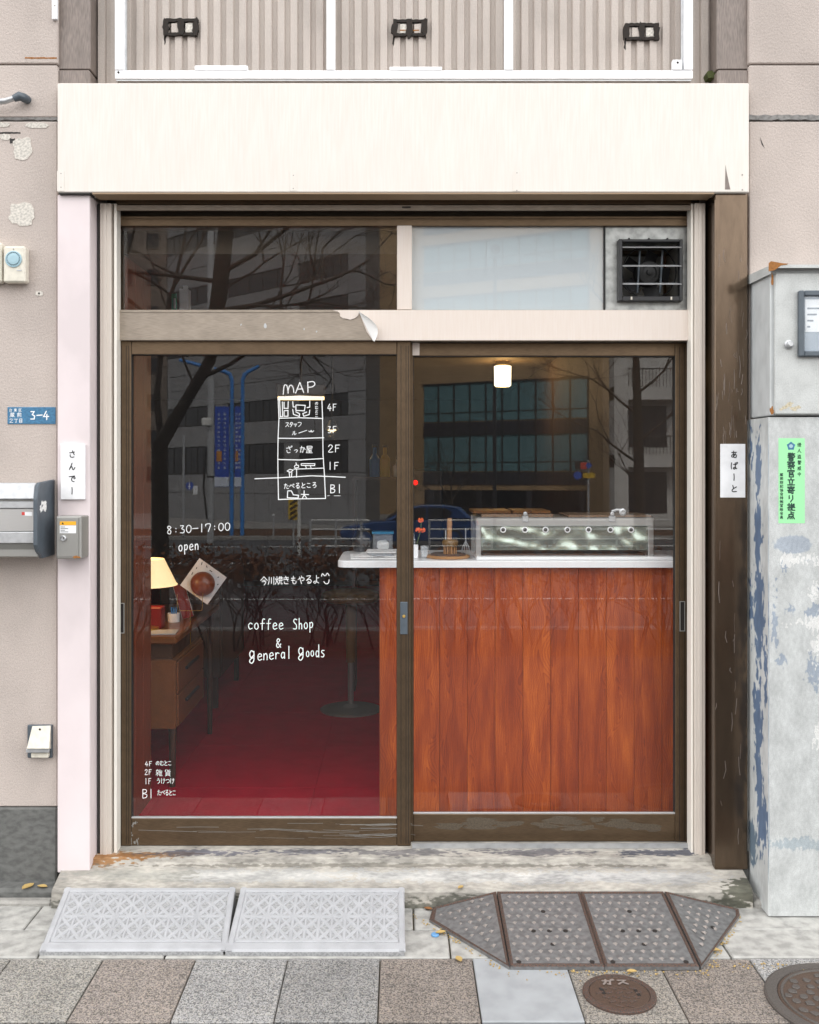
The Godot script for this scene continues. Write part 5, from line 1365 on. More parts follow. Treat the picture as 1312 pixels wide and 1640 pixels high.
func cabinets() -> void:
	# lower cabinet: front painted over, paint peeled to blue grey and bare white
	var bl := Color(0.66, 0.70, 0.75)
	var wh := Color(0.93, 0.93, 0.92)
	var front := patch_image(300, 1024, Color(0.80, 0.81, 0.805), 0.10, [
		[0.27, 0.255, 0.24, 0.020, Color(bl.r, bl.g, bl.b, 0.8), 0.2], [0.17, 0.29, 0.04, 0.012, bl, 1.5], [0.45, 0.285, 0.06, 0.008, bl, 1.8], [0.3, 0.285, 0.26, 0.010, wh, 1.6], [0.52, 0.35, 0.05, 0.016, wh, 1.6],
		[0.06, 0.40, 0.03, 0.05, bl, 1.5], [0.30, 0.385, 0.07, 0.008, bl, 1.9], [0.52, 0.392, 0.10, 0.012, bl, 1.7], [0.75, 0.35, 0.10, 0.012, bl, 1.7], [0.6, 0.412, 0.26, 0.012, wh, 1.5], [0.62, 0.46, 0.10, 0.02, wh, 1.5], [0.14, 0.49, 0.08, 0.010, bl, 1.8],
		[0.55, 0.505, 0.08, 0.022, bl, 1.6], [0.66, 0.54, 0.09, 0.018, bl, 1.6], [0.78, 0.49, 0.16, 0.016, wh, 1.5], [0.8, 0.14, 0.13, 0.06, wh, 1.0], [0.88, 0.12, 0.08, 0.03, bl, 1.7], [0.85, 0.17, 0.06, 0.012, bl, 1.7],
		[0.6, 0.64, 0.08, 0.02, wh, 1.7], [0.72, 0.66, 0.07, 0.018, bl, 1.7], [0.25, 0.855, 0.4, 0.012, Color(0.66, 0.71, 0.74, 0.7), 1.0]], 91)
	mk("cabinet_front", Color(0.95, 0.95, 0.95), 0.5, 0.0, {tex = img_tex(front), uv = true, fine = T.grit, fs = Vector3(0.25, 0.25, 0.25)})
	var db := Color(0.41, 0.49, 0.60)
	var side := patch_image(128, 1024, Color(0.80, 0.81, 0.805), 0.12, [
		[0.55, 0.10, 0.14, 0.06, db, 1.0], [0.5, 0.24, 0.17, 0.10, db, 0.8], [0.52, 0.42, 0.22, 0.14, db, 0.9], [0.5, 0.6, 0.2, 0.12, db, 1.0], [0.55, 0.75, 0.16, 0.1, db, 1.0], [0.7, 0.83, 0.3, 0.05, db, 1.0], [0.15, 0.4, 0.12, 0.06, db, 1.4], [0.15, 0.08, 0.12, 0.04, db, 1.4], [0.85, 0.5, 0.1, 0.06, db, 1.4], [0.2, 0.88, 0.2, 0.05, Color(0.45, 0.52, 0.58), 1.2]], 95, 0.5)
	mk("cabinet_flank", Color(0.95, 0.95, 0.95), 0.5, 0.0, {tex = img_tex(side), uv = true})
	var x0 := 1.3286
	var zf := 0.209
	var t := thing("utility_cabinet", "tall pale grey street cabinet with paint flaking to blue grey", "cabinet", Vector3(1.6, 0.006, 0.1))
	obj("body", B(x0 + 0.002, 2.0, 0.008, 1.800, 0.002, zf - 0.002), M.cabinet_side, t)
	var mb := MB.new()
	mb.uvquad(Vector3(x0 + 0.003, 1.803, zf), Vector3(1.998, 1.803, zf), Vector3(1.998, 0.006, zf), Vector3(x0 + 0.003, 0.006, zf), 0, 0, 2.2, 1)
	mb.quad(Vector3(x0 + 0.003, 1.803, zf), Vector3(1.998, 1.803, zf), Vector3(1.998, 1.803, 0.0), Vector3(x0 + 0.003, 1.803, 0.0), Vector3.UP)
	obj("front_panel", mb, M.cabinet_front, t)
	mb = MB.new()
	mb.uvquad(Vector3(x0, 1.803, 0.002), Vector3(x0, 1.803, zf - 0.003), Vector3(x0, 0.006, zf - 0.003), Vector3(x0, 0.006, 0.002))
	mb.uvquad(Vector3(x0, 1.803, zf - 0.003), Vector3(x0 + 0.003, 1.803, zf), Vector3(x0 + 0.003, 0.006, zf), Vector3(x0, 0.006, zf - 0.003))
	obj("flank_panel", mb, M.cabinet_flank, t)
	obj("wall_flange", B(x0 - 0.013, x0 - 0.0005, 0.16, 1.80, 0.0, 0.006, 0.001), M.cabinet_side, t)
	for y in [0.5, 1.0, 1.55]:
		obj("flange_screw", MB.new().lathe(Vector3(x0 - 0.006, y, 0.006), P2("0.004,0 0.004,0.002 0,0.003"), 8, Vector3(0, 0, 1)), M.galvanised, t)
	# sticker
	t = thing("notice_sticker", "light green upright notice sticker with dark lettering on the flaking cabinet", "sticker", Vector3(1.4115, 1.421, 0.21))
	obj("sheet", B(1.3645, 1.4589, 1.4209, 1.7267, 0.2092, 0.2097), M.green_sticker, t)
	mb = MB.new()
	var zt := 0.2104
	write(mb, "警察官立寄り拠点", 1.3946, 1.675, 0.0292, 0.0292, 0.0301, 0.0042, zt, true, false)
	obj("lettering", mb, M.dark_print, t)
	mb = MB.new()
	write(mb, "侵入盗警戒中", 1.4317, 1.7109, 0.0148, 0.0157, 0.0211, 0.0016, zt, true, false)
	obj("lettering", mb, M.dark_print, t)
	mb = MB.new()
	write(mb, "蔵前防犯協会特別賛助会員", 1.3688, 1.6019, 0.0126, 0.0121, 0.0139, 0.0014, zt, true, false)
	obj("lettering", mb, M.dark_print, t)
	mb = MB.new()
	var pent := PackedVector2Array()
	for k in 10:
		var an := PI / 2 + TAU * k / 10.0
		pent.push_back(Vector2(1.4093, 1.6986) + Vector2(cos(an), sin(an)) * (0.0165 if k % 2 == 0 else 0.0125))
	mb.prism(pent, 0.2097, 0.2102)
	var em := obj("emblem", mb, M.blue_plate, t)
	obj("emblem_core", MB.new().lathe(Vector3(1.4092, 1.6985, 0.2102), P2("0.007,0 0.007,0.0004 0,0.0005"), 10, Vector3(0, 0, 1)), M.aqua_plastic, em)
	# meter box above
	t = thing("meter_box", "pale metal meter box with rusty hood and black framed window", "meter box", Vector3(1.6, 1.81, 0.1))
	obj("body", B(1.336, 2.0, 1.809, 2.345, 0.002, 0.205, 0.003), M.cabinet_side, t)
	var d := obj("door", B(1.347, 2.0, 1.812, 2.3199, 0.2055, 0.222, 0.004), M.cabinet_paint, t)
	mb = MB.new()
	mb.quad(Vector3(1.325, 2.352, 0.0), Vector3(2.02, 2.352, 0.0), Vector3(2.02, 2.345, 0.245), Vector3(1.325, 2.345, 0.245), Vector3.UP)
	mb.quad(Vector3(1.325, 2.346, 0.0), Vector3(2.02, 2.346, 0.0), Vector3(2.02, 2.339, 0.245), Vector3(1.325, 2.339, 0.245), Vector3.DOWN)
	mb.quad(Vector3(1.325, 2.345, 0.245), Vector3(2.02, 2.345, 0.245), Vector3(2.02, 2.333, 0.245), Vector3(1.325, 2.333, 0.245), Vector3.BACK)
	mb.quad(Vector3(1.325, 2.352, 0.0), Vector3(1.325, 2.345, 0.245), Vector3(1.325, 2.313, 0.245), Vector3(1.325, 2.316, 0.0), Vector3.LEFT)
	var hood := obj("hood", mb, M.cabinet_paint, t)
	obj("rust_patch", MB.new().prism(P2("1.3153,2.3495 1.3234,2.3569 1.3641,2.3495 1.3864,2.3479 1.3803,2.3447 1.36,2.3422 1.3356,2.3243 1.3153,2.3203"), 0.2455, 0.2465), M.rust_spot, hood)
	obj("rust_patch", MB.new().prism(ragged(1.335, 1.8271, 0.006, 0.012, 12, 6, 0.4), 0.2215, 0.2228), M.rust_spot, d)
	mk("lime_stain", lin(0.62, 0.55, 0.40), 0.7, 0.0, {tex = T.mottle, ts = Vector3(0.1, 0.1, 0.1)})
	for k in 10:
		obj("scale_stain", MB.new().prism(ragged(1.37 + 0.009 * (k % 6) + 0.003 * k, 1.83 + 0.007 * (k % 4), 0.006 + 0.002 * (k % 3), 0.004 + 0.001 * (k % 3), 9, 20 + k, 0.5), 0.2215, 0.2223 + k * 0.00004), M.lime_stain, d)
	obj("stain", MB.new().prism(ragged(1.3373, 2.2998, 0.004, 0.02, 12, 7, 0.4), 0.2215, 0.2226), M.rust_spot, d)
	obj("knob", MB.new().lathe(Vector3(1.3955, 2.0623, 0.222), P2("0.016,0 0.016,0.006 0.012,0.008 0.011,0.02 0.008,0.024 0,0.024"), 16, Vector3(0, 0, 1)), M.galvanised, d)
	# its window
	mb = MB.new()
	var wx := 1.4263
	var wy0 := 2.0178
	var wy1 := 2.254
	mb.bb(wx, wx + 0.02, wy0, wy1, 0.2225, 0.242, 0.004)
	mb.bb(wx + 0.02, 1.78, wy1 - 0.02, wy1, 0.2225, 0.242, 0.004)
	mb.bb(wx + 0.02, 1.78, wy0, wy0 + 0.02, 0.2225, 0.242, 0.004)
	mb.bb(1.78, 1.8, wy0, wy1, 0.2225, 0.242, 0.004)
	var wf := obj("window_frame", mb, M.slate_plastic, t)
	obj("window_pane", B(wx + 0.018, 1.782, wy0 + 0.018, wy1 - 0.018, 0.231, 0.234), M.meter_glass, wf)
	mk("meter_grey", lin(0.2, 0.25, 0.3), 0.6)
	obj("backing", B(wx + 0.018, 1.782, wy0 + 0.018, wy1 - 0.018, 0.2226, 0.2236), M.meter_grey, wf)
	obj("meter_face", B(wx + 0.028, 1.76, wy0 + 0.09, wy1 - 0.03, 0.224, 0.226), M.paper, wf)
	mb = MB.new()
	for r in 4:
		mb.bb(wx + 0.035, wx + 0.045 + 0.012 * r, wy0 + 0.105 + r * 0.022, wy0 + 0.111 + r * 0.022, 0.2261, 0.2268)
	obj("meter_print", mb, M.slate_plastic, wf)

# ---------------------------------------------------------------- ramps and covers on the pavement
func plane_pt(o: Vector3, u: Vector3, v: Vector3, a: float, b: float, h: float) -> Vector3:
	return o + u * a + v * b + u.cross(v).normalized() * -h

# a rib lying on the sloping plane o + u a + v b
func rib(mb: MB, o: Vector3, u: Vector3, v: Vector3, a: Vector2, b: Vector2, w: float, h: float, lenu: float, lenv: float) -> void:
	var d := Vector2((b.x - a.x) * lenu, (b.y - a.y) * lenv).normalized()
	var nn := Vector2(-d.y / lenu, d.x / lenv) * w * 0.5
	var up := v.cross(u).normalized()
	if up.y < 0.0:
		up = -up
	var q := func(p: Vector2, k: float) -> Vector3: return o + u * p.x + v * p.y + up * k
	mb.quad(q.call(a + nn * 0.6, h), q.call(b + nn * 0.6, h), q.call(b - nn * 0.6, h), q.call(a - nn * 0.6, h), up)
	mb.quad(q.call(a + nn, 0), q.call(b + nn, 0), q.call(b + nn * 0.6, h), q.call(a + nn * 0.6, h), up + (q.call(a + nn, 0) - q.call(a, 0)).normalized())
	mb.quad(q.call(a - nn, 0), q.call(b - nn, 0), q.call(b - nn * 0.6, h), q.call(a - nn * 0.6, h), up + (q.call(a - nn, 0) - q.call(a, 0)).normalized())

func plastic_ramp(label: String, bl: Vector3, br: Vector3, fr: Vector3, fl: Vector3) -> void:
	var t := thing("threshold_ramp", label, "ramp", (fl + fr) / 2, "grey plastic ramps")
	var u := br - bl
	var v := fl - bl
	var up := v.cross(u).normalized()
	if up.y < 0:
		up = -up
	var mb := MB.new()
	# body: sloping slab with a small front nose and side walls
	mb.quad(bl, br, fr, fl, up)
	var dn := func(p: Vector3) -> Vector3: return Vector3(p.x, 0.001, p.z)
	mb.quad(bl, fl, dn.call(fl), dn.call(bl), bl - br)
	mb.quad(br, fr, dn.call(fr), dn.call(br), br - bl)
	mb.quad(fl, fr, dn.call(fr), dn.call(fl), Vector3.BACK)
	mb.quad(bl, br, dn.call(br), dn.call(bl), Vector3.FORWARD)
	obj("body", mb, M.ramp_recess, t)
	mb = MB.new()
	var lu := u.length()
	var lv := v.length()
	var h := 0.004
	# plain border
	rib(mb, bl, u, v, Vector2(0, 0.035), Vector2(1, 0.035), 0.024, h, lu, lv)
	rib(mb, bl, u, v, Vector2(0, 0.93), Vector2(1, 0.93), 0.048, h, lu, lv)
	rib(mb, bl, u, v, Vector2(0.02, 0), Vector2(0.02, 1), 0.022, h * 1.05, lu, lv)
	rib(mb, bl, u, v, Vector2(0.98, 0), Vector2(0.98, 1), 0.022, h * 1.05, lu, lv)
	obj("border_trim", mb, M.ramp_plastic, t)
	mb = MB.new()
	var cols := 6
	var y0 := 0.10
	var ym := 0.47
	var y1 := 0.84
	var hh := h * 0.92
	for r in 2:
		var a: float = y0 if r == 0 else ym
		var b: float = ym if r == 0 else y1
		for k in cols:
			var xa := 0.045 + 0.91 * k / cols
			var xb := 0.045 + 0.91 * (k + 1) / cols
			var xm := (xa + xb) / 2
			rib(mb, bl, u, v, Vector2(xa, a), Vector2(xb, b), 0.013, hh, lu, lv)
			rib(mb, bl, u, v, Vector2(xb, a), Vector2(xa, b), 0.013, hh * 0.97, lu, lv)
			rib(mb, bl, u, v, Vector2(xa, a), Vector2(xa, b), 0.012, hh * 0.93, lu, lv)
			rib(mb, bl, u, v, Vector2(xm, a), Vector2(xm, b), 0.009, hh * 0.9, lu, lv)
			rib(mb, bl, u, v, Vector2(xa, a * 0.5 + b * 0.5), Vector2(xm, a), 0.009, hh * 0.86, lu, lv)
			rib(mb, bl, u, v, Vector2(xb, a * 0.5 + b * 0.5), Vector2(xm, b), 0.009, hh * 0.84, lu, lv)
			rib(mb, bl, u, v, Vector2(xb, a * 0.5 + b * 0.5), Vector2(xm, a), 0.009, hh * 0.82, lu, lv)
			rib(mb, bl, u, v, Vector2(xa, a * 0.5 + b * 0.5), Vector2(xm, b), 0.009, hh * 0.8, lu, lv)
		rib(mb, bl, u, v, Vector2(0.04, b), Vector2(0.96, b), 0.012, hh * 0.99, lu, lv)
	rib(mb, bl, u, v, Vector2(0.04, y0), Vector2(0.96, y0), 0.008, hh * 0.99, lu, lv)
	# dotted lines along the two long edges
	for k in 22:
		for e in [0.075, 0.885]:
			rib(mb, bl, u, v, Vector2(0.05 + 0.041 * k, e), Vector2(0.05 + 0.041 * k + 0.027, e), 0.006, hh * 0.8, lu, lv)
	obj("tread_pattern", mb, M.ramp_plastic, t)

# a studded iron plate on four (or three) corners; seen from above in order back-left, back-right, front-right, front-left
func iron_plate(t: Node3D, c: Array, studs: Array, holes: Array) -> void:
	var mb := MB.new()
	var n: int = c.size()
	var mid := Vector3.ZERO
	for p: Vector3 in c:
		mid += p / n
	var up: Vector3 = (c[2] - c[0]).cross(c[1] - c[0]).normalized()
	if up.y < 0:
		up = -up
	for k in n:
		mb.tri(mid, c[k], c[(k + 1) % n], up)
		var a: Vector3 = c[k]
		var b: Vector3 = c[(k + 1) % n]
		mb.quad(a, b, Vector3(b.x, 0.001, b.z), Vector3(a.x, 0.001, a.z), (a + b) / 2 - mid)
	var plate := obj("plate", mb, M.cast_iron, t)
	# raised rim
	mb = MB.new()
	for k in n:
		var a: Vector3 = c[k]
		var b: Vector3 = c[(k + 1) % n]
		var ai := a.lerp(mid, 0.006 / maxf(a.distance_to(mid), 0.01) * 1.6) + up * 0.004
		var bi := b.lerp(mid, 0.006 / maxf(b.distance_to(mid), 0.01) * 1.6) + up * 0.004
		var aj := a.lerp(mid, 0.013 / maxf(a.distance_to(mid), 0.01) * 1.5) + up * 0.0005
		var bj := b.lerp(mid, 0.013 / maxf(b.distance_to(mid), 0.01) * 1.5) + up * 0.0005
		mb.quad(a, b, bi, ai, up + ((a + b) / 2 - mid).normalized())
		mb.quad(ai, bi, bj, aj, up - ((a + b) / 2 - mid).normalized() * 0.5)
	obj("rim", mb, M.iron_rust, plate)
	# three-sided studs pointing to the street: one mesh for the plate, one part each
	var at_plane := func(p: Vector3) -> Vector3:
		var d: Vector3 = p - mid
		return Vector3(p.x, mid.y - (up.x * d.x + up.z * d.z) / up.y - 0.0005, p.z)
	mb = MB.new()
	var o: Vector3 = at_plane.call(mid)
	var q0: Vector3 = at_plane.call(mid + Vector3(-0.0095, 0, -0.005)) - o
	var q1: Vector3 = at_plane.call(mid + Vector3(0.0095, 0, -0.005)) - o
	var q2: Vector3 = at_plane.call(mid + Vector3(0.0, 0, 0.011)) - o
	var top := Vector3(0, 0, 0.001) + up * 0.0075
	mb.tri(q0, q1, top, up + Vector3(0, 0, -1))
	mb.tri(q1, q2, top, up + Vector3(1, 0, 0.5))
	mb.tri(q2, q0, top, up + Vector3(-1, 0, 0.5))
	var shared := mb.mesh()
	for s: Vector3 in studs:
		var st := MeshInstance3D.new()
		st.name = "stud"
		st.mesh = shared
		st.material_override = M.stud_iron
		plate.add_child(st, true)
		st.position = (at_plane.call(s) as Vector3) - base_of(plate)
	for hpos: Vector3 in holes:
		var dd: Vector3 = hpos - mid
		var yy := mid.y - (up.x * dd.x + up.z * dd.z) / up.y
		obj("drain_hole", MB.new().lathe(Vector3(hpos.x, yy, hpos.z), P2("0.0085,0 0.0085,0.0012 0.007,0.0016 0,0.0017"), 12, up), M.dark_gap, plate)

func ramps() -> void:
	plastic_ramp("light grey plastic threshold ramp nearest the pink column", Vector3(-1.223, 0.082, 0.152), Vector3(-0.6, 0.082, 0.150), Vector3(-0.586, 0.014, 0.482), Vector3(-1.196, 0.014, 0.484))
	plastic_ramp("light grey plastic threshold ramp beside the studded iron ramp", Vector3(-0.580, 0.082, 0.152), Vector3(0.018, 0.082, 0.152), Vector3(0.017, 0.014, 0.488), Vector3(-0.578, 0.014, 0.486))
	var zb := 0.142
	var zf := 0.577
	var yb := 0.066
	var yf := 0.012
	for k in 2:
		var xa := 0.358 + 0.3055 * k
		var xb := xa + 0.3035
		var t := thing("iron_ramp", "square studded iron ramp plate next to the grey plastic ramp" if k == 0 else "square studded iron ramp plate nearest the brown column", "ramp", Vector3((xa + xb) / 2, 0, zf), "studded iron ramp pieces")
		var studs := []
		for r in 10:
			for q in 7 + (r % 2):
				var z := lerpf(zb + 0.035, zf - 0.04, r / 9.0)
				studs.append(Vector3(xa + 0.042 + q * 0.0335 - (r % 2) * 0.016, 0, z))
		var holes := []
		for h in [[0.15, 0.27], [0.1, 0.225 + 0.16], [0.155, 0.385], [0.21, 0.385], [0.155, 0.46], [0.03, 0.553], [0.268, 0.553]]:
			holes.append(Vector3(xa + h[0], 0, h[1]))
		iron_plate(t, [Vector3(xa, yb, zb), Vector3(xb, yb, zb), Vector3(xb, yf, zf), Vector3(xa, yf, zf)], studs, holes)
	for side in 2:
		var t := thing("iron_ramp_wing", "tapered studded iron wing pointing at the plastic ramps" if side == 0 else "tapered studded iron wing pointing at the flaking cabinet", "ramp", Vector3(0.24 if side == 0 else 1.06, 0, 0.4), "studded iron ramp pieces")
		var c: Array
		var studs := []
		if side == 0:
			c = [Vector3(0.122, 0.012, 0.152), Vector3(0.354, yb, zb), Vector3(0.354, yf, zf), Vector3(0.106, 0.010, 0.245)]
		else:
			c = [Vector3(0.973, yb, zb), Vector3(1.236, 0.012, 0.165), Vector3(1.225, 0.010, 0.21), Vector3(0.973, yf, zf)]
		var poly := PackedVector2Array()
		for p: Vector3 in c:
			poly.push_back(Vector2(p.x, p.z))
		var inn := Geometry2D.offset_polygon(poly, -0.03)
		for r in 10:
			for q in 10:
				var p := Vector2((0.13 if side == 0 else 0.995) + q * 0.0335 - (r % 2) * 0.016, lerpf(zb + 0.035, zf - 0.04, r / 9.0))
				if inn.size() and Geometry2D.is_point_in_polygon(p, inn[0]):
					studs.append(Vector3(p.x, 0, p.y))
		iron_plate(t, c, studs, [Vector3(0.215 if side == 0 else 1.09, 0, 0.33)])
	# small gas cover
	var m := thing("gas_cover", "small round rusty gas cover marked ガス in front of the iron ramp", "manhole cover", Vector3(0.677, 0, 0.72))
	var cc := Vector3(0.677, 0.0, 0.722)
	obj("ring", MB.new().lathe(cc, P2("0.112,-0.02 0.112,0.005 0.108,0.007 0.094,0.007 0.092,0.002"), 40), M.iron_rust, m)
	obj("lid", MB.new().lathe(cc, P2("0.0915,-0.02 0.0915,0.0045 0.089,0.0055 0,0.0055"), 40), M.manhole_iron, m)
	var mb := MB.new()
	for k in 7:
		for q in 5:
			var p := Vector2(-0.075 + 0.03 * q + (k % 2) * 0.015, -0.075 + 0.025 * k)
			if p.length() < 0.078 and not (p.y < -0.035 and absf(p.x) < 0.05):
				mb.box(cc + Vector3(p.x, 0.0065, p.y), Vector3(0.024, 0.003, 0.008), 0.001, Basis(Vector3.UP, 0.45 if k % 2 else -0.45))
	obj("tread_pattern", mb, M.iron_rust, m)
	mb = MB.new()
	write(mb, "ガス", -0.045, 0.075, 0.042, 0.034, 0.046, 0.007, 0.0, false, false)
	for i in mb.v.size():
		var p := mb.v[i]
		mb.v[i] = cc + Vector3(p.x, 0.0085 + p.z, -p.y)
		mb.n[i] = Vector3(mb.n[i].x, mb.n[i].z, -mb.n[i].y)
	obj("lettering", mb, M.stud_iron, m)
	for sx in [-0.05, 0.055]:
		obj("lift_slot", MB.new().box(cc + Vector3(sx, 0.0062, -0.005 + sx * 0.1), Vector3(0.011, 0.0025, 0.036), 0.001, Basis(Vector3.UP, 0.15)), M.dark_gap, m)
	# larger cover half out of the picture
	m = thing("manhole_cover", "larger round dark iron cover with lumpy pattern at the picture corner", "manhole cover", Vector3(1.352, 0, 0.77))
	cc = Vector3(1.352, 0.0, 0.77)
	obj("ring", MB.new().lathe(cc, P2("0.232,-0.02 0.232,0.004 0.226,0.007 0.196,0.007 0.194,0.001"), 56), M.manhole_grey, m)
	obj("lid", MB.new().lathe(cc, P2("0.193,-0.02 0.193,0.004 0.19,0.005 0,0.005"), 56), M.manhole_iron, m)
	mb = MB.new()
	var rg := RandomNumberGenerator.new()
	rg.seed = 5
	var put := []
	for tries in 400:
		var a := rg.randf() * TAU
		var r := sqrt(rg.randf()) * 0.165
		var p := Vector2(cos(a), sin(a)) * r
		var ok := true
		for e: Vector2 in put:
			if e.distance_to(p) < 0.031:
				ok = false
				break
		if ok:
			put.append(p)
	for p: Vector2 in put:
		var pg := ragged(0, 0, 0.0125, 0.0125, 7, int(p.x * 9999) + 50, 0.25)
		var tmp := MB.new().prism(pg, 0.0, 0.0035, 0.0015)
		for i in tmp.v.size():
			var w := tmp.v[i]
			mb.v.push_back(cc + Vector3(p.x + w.x, 0.005 + w.z, p.y - w.y))
			mb.n.push_back(Vector3(tmp.n[i].x, tmp.n[i].z, -tmp.n[i].y))
			mb.uv.push_back(tmp.uv[i])
	obj("lump_pattern", mb, M.manhole_grey, m)
	obj("inner_rim", MB.new().lathe(cc, P2("0.186,0.004 0.184,0.0085 0.178,0.0085 0.176,0.004"), 56), M.manhole_grey, m)

# ---------------------------------------------------------------- the room behind the glass
func lamp_light(parent: Node3D, at: Vector3, energy: float, c: Color, size: float) -> void:
	var l := OmniLight3D.new()
	l.name = "lamp_light"
	l.light_energy = energy
	l.light_color = c
	l.light_size = size
	l.omni_range = 9.0
	l.omni_attenuation = 2.0
	l.shadow_enabled = true
	parent.add_child(l)
	l.position = at - base_of(parent)

func room() -> void:
	var fl := struct("floor", B(-5.2, 1.7, 0.02, 0.094, -9.3, -0.2), M.plinth)
	for i in 9:                                          # carpet tiles
		for j in 12:
			var ax := -4.6 + 0.7 * i
			var az := -0.205 - 0.71 * j
			obj("carpet_tile", B(ax + 0.0005, ax + 0.6995, 0.0945, 0.1, az - 0.7095, az - 0.0005, 0.0006), M.carpet, fl)
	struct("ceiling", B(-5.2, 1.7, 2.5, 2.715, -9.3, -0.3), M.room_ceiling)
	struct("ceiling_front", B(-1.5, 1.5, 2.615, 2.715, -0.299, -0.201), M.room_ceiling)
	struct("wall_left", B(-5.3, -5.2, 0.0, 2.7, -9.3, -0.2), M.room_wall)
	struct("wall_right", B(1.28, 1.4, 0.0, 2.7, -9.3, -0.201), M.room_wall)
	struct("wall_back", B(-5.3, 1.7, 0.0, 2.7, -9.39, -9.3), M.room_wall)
	var ws := struct("wall_partition", B(-1.21, -1.146, 0.1, 2.5, -0.748, -0.225), M.red_wood)
	for k in 4:
		obj("panel_board", B(-1.146, -1.138, 0.1, 2.5, -0.748 + 0.131 * k + 0.001, -0.748 + 0.131 * (k + 1) - 0.001, 0.001), M.red_wood, ws)
	obj("panel_end", B(-1.211, -1.1385, 0.1, 2.5, -0.755, -0.749), M.red_wood, ws)

func counter_things() -> void:
	var t := thing("counter", "white-topped counter faced with reddish vertical pine planks behind the door", "counter", Vector3(0.55, 0.1, -0.5))
	obj("carcass", B(-0.08, 1.279, 0.1, 1.207, -0.8, -0.3427), M.plank_edge, t)
	var x := -0.083
	var nx := 0.1662 - 0.1156 * 2
	var k := 0
	while x < 1.27:
		var e := minf(nx + 0.1156 * (k + 1), 1.279) if k > 0 else nx + 0.1156
		var m := MB.new()
		var a := x + 0.0003
		var b := e - 0.0003
		var u := fposmod(k * 3.0 + 1.0, 10.0) / 10.0
		m.uvquad(Vector3(a + 0.001, 1.207, -0.34), Vector3(b - 0.001, 1.207, -0.34), Vector3(b - 0.001, 0.101, -0.34), Vector3(a + 0.001, 0.101, -0.34), u + 0.004, 0, u + 0.096, 1)
		m.uvquad(Vector3(a, 1.207, -0.3425), Vector3(a + 0.001, 1.207, -0.34), Vector3(a + 0.001, 0.101, -0.34), Vector3(a, 0.101, -0.3425), u, 0, u + 0.004, 1)
		m.uvquad(Vector3(b - 0.001, 1.207, -0.34), Vector3(b, 1.207, -0.3425), Vector3(b, 0.101, -0.3425), Vector3(b - 0.001, 0.101, -0.34), u + 0.096, 0, u + 0.1, 1)
		obj("plank", m, M.plank, t)
		x = e
		k += 1
	obj("end_panel", B(-0.0835, -0.0805, 0.1, 1.207, -0.8, -0.3427), M.plank_edge, t)
	# top with a rounded free end
	var pl := PackedVector2Array()
	var r := 0.05
	for i in 7:
		var an := PI / 2 * i / 6.0
		pl.push_back(Vector2(-0.257 + r - r * sin(an), -0.30 - r + r * cos(an)))
	for i in 7:
		var an := PI / 2 * i / 6.0
		pl.push_back(Vector2(-0.257 + 0.12 - 0.12 * cos(an), -0.82 + 0.12 - 0.12 * sin(an)))
	pl.push_back(Vector2(1.279, -0.82))
	pl.push_back(Vector2(1.279, -0.30))
	var top := MB.new().prism(pl, 0.0, 0.028, 0.004)
	for i in top.v.size():
		var p := top.v[i]
		top.v[i] = Vector3(p.x, 1.208 + p.z, p.y)
		top.n[i] = Vector3(top.n[i].x, top.n[i].z, top.n[i].y)
	for i in range(0, top.v.size(), 3):
		var w := top.v[i + 1]
		top.v[i + 1] = top.v[i + 2]
		top.v[i + 2] = w
	obj("counter_top", top, M.white_laminate, t)
	var ty := 1.2362
	# griddle
	t = thing("griddle", "old stainless cake griddle with round burner holes and browned lids on the counter", "griddle", Vector3(0.69, ty, -0.5))
	obj("tray", B(0.3186, 1.1346, ty + 0.0005, ty + 0.014, -0.66, -0.325, 0.003), M.white_laminate, t)
	var gx0 := 0.3184
	var gx1 := 1.0621
	var yt := 1.4108
	for q in [gx0, gx1 - 0.022]:
		obj("leg", B(q, q + 0.022, ty + 0.0142, yt - 0.001, -0.385, -0.36, 0.002), M.steel, t)
		obj("leg", B(q, q + 0.022, ty + 0.0142, yt - 0.001, -0.64, -0.615, 0.002), M.steel, t)
	var fp := obj("front_panel", B(gx0 + 0.023, gx1 - 0.023, 1.2748, 1.374, -0.37, -0.364, 0.001), M.wavy_steel, t)
	obj("top_lip", B(gx0 + 0.004, gx1 - 0.004, 1.3758, 1.411, -0.64, -0.356, 0.003), M.steel, t)
	obj("fire_box", B(gx0 + 0.024, gx1 - 0.024, ty + 0.06, 1.3681, -0.61, -0.371), M.black_iron, t)
	obj("drip_pan", B(gx0 + 0.03, gx1 - 0.03, ty + 0.0145, ty + 0.022, -0.6, -0.38), M.iron_rust, t)
	for q in [806.0, 841.0, 874.0, 909.0, 943.0, 978.0, 1011.0]:
		var c := Vector3((q - 640.0) * 0.0026095, 1.3599, -0.3638)
		var ho := obj("burner_hole", MB.new().lathe(c, P2("0.0125,-0.002 0.0125,0.004 0.0115,0.0048 0.0085,0.0048 0.008,0.0015"), 20, Vector3(0, 0, 1)), M.white_aluminium, fp)
		obj("hole_shade", MB.new().lathe(c, P2("0.0081,0 0.0081,0.001 0.004,0.0024 0,0.0028"), 16, Vector3(0, 0, 1)), M.black_iron, ho)  # black disc painted in for the shade inside the open hole
	obj("plate_edge", B(0.3427, 0.6435, 1.4116, 1.426, -0.62, -0.365, 0.002), M.griddle_stain, t)
	obj("plate_edge", B(0.7063, 1.0542, 1.4116, 1.4207, -0.62, -0.365, 0.002), M.griddle_stain, t)
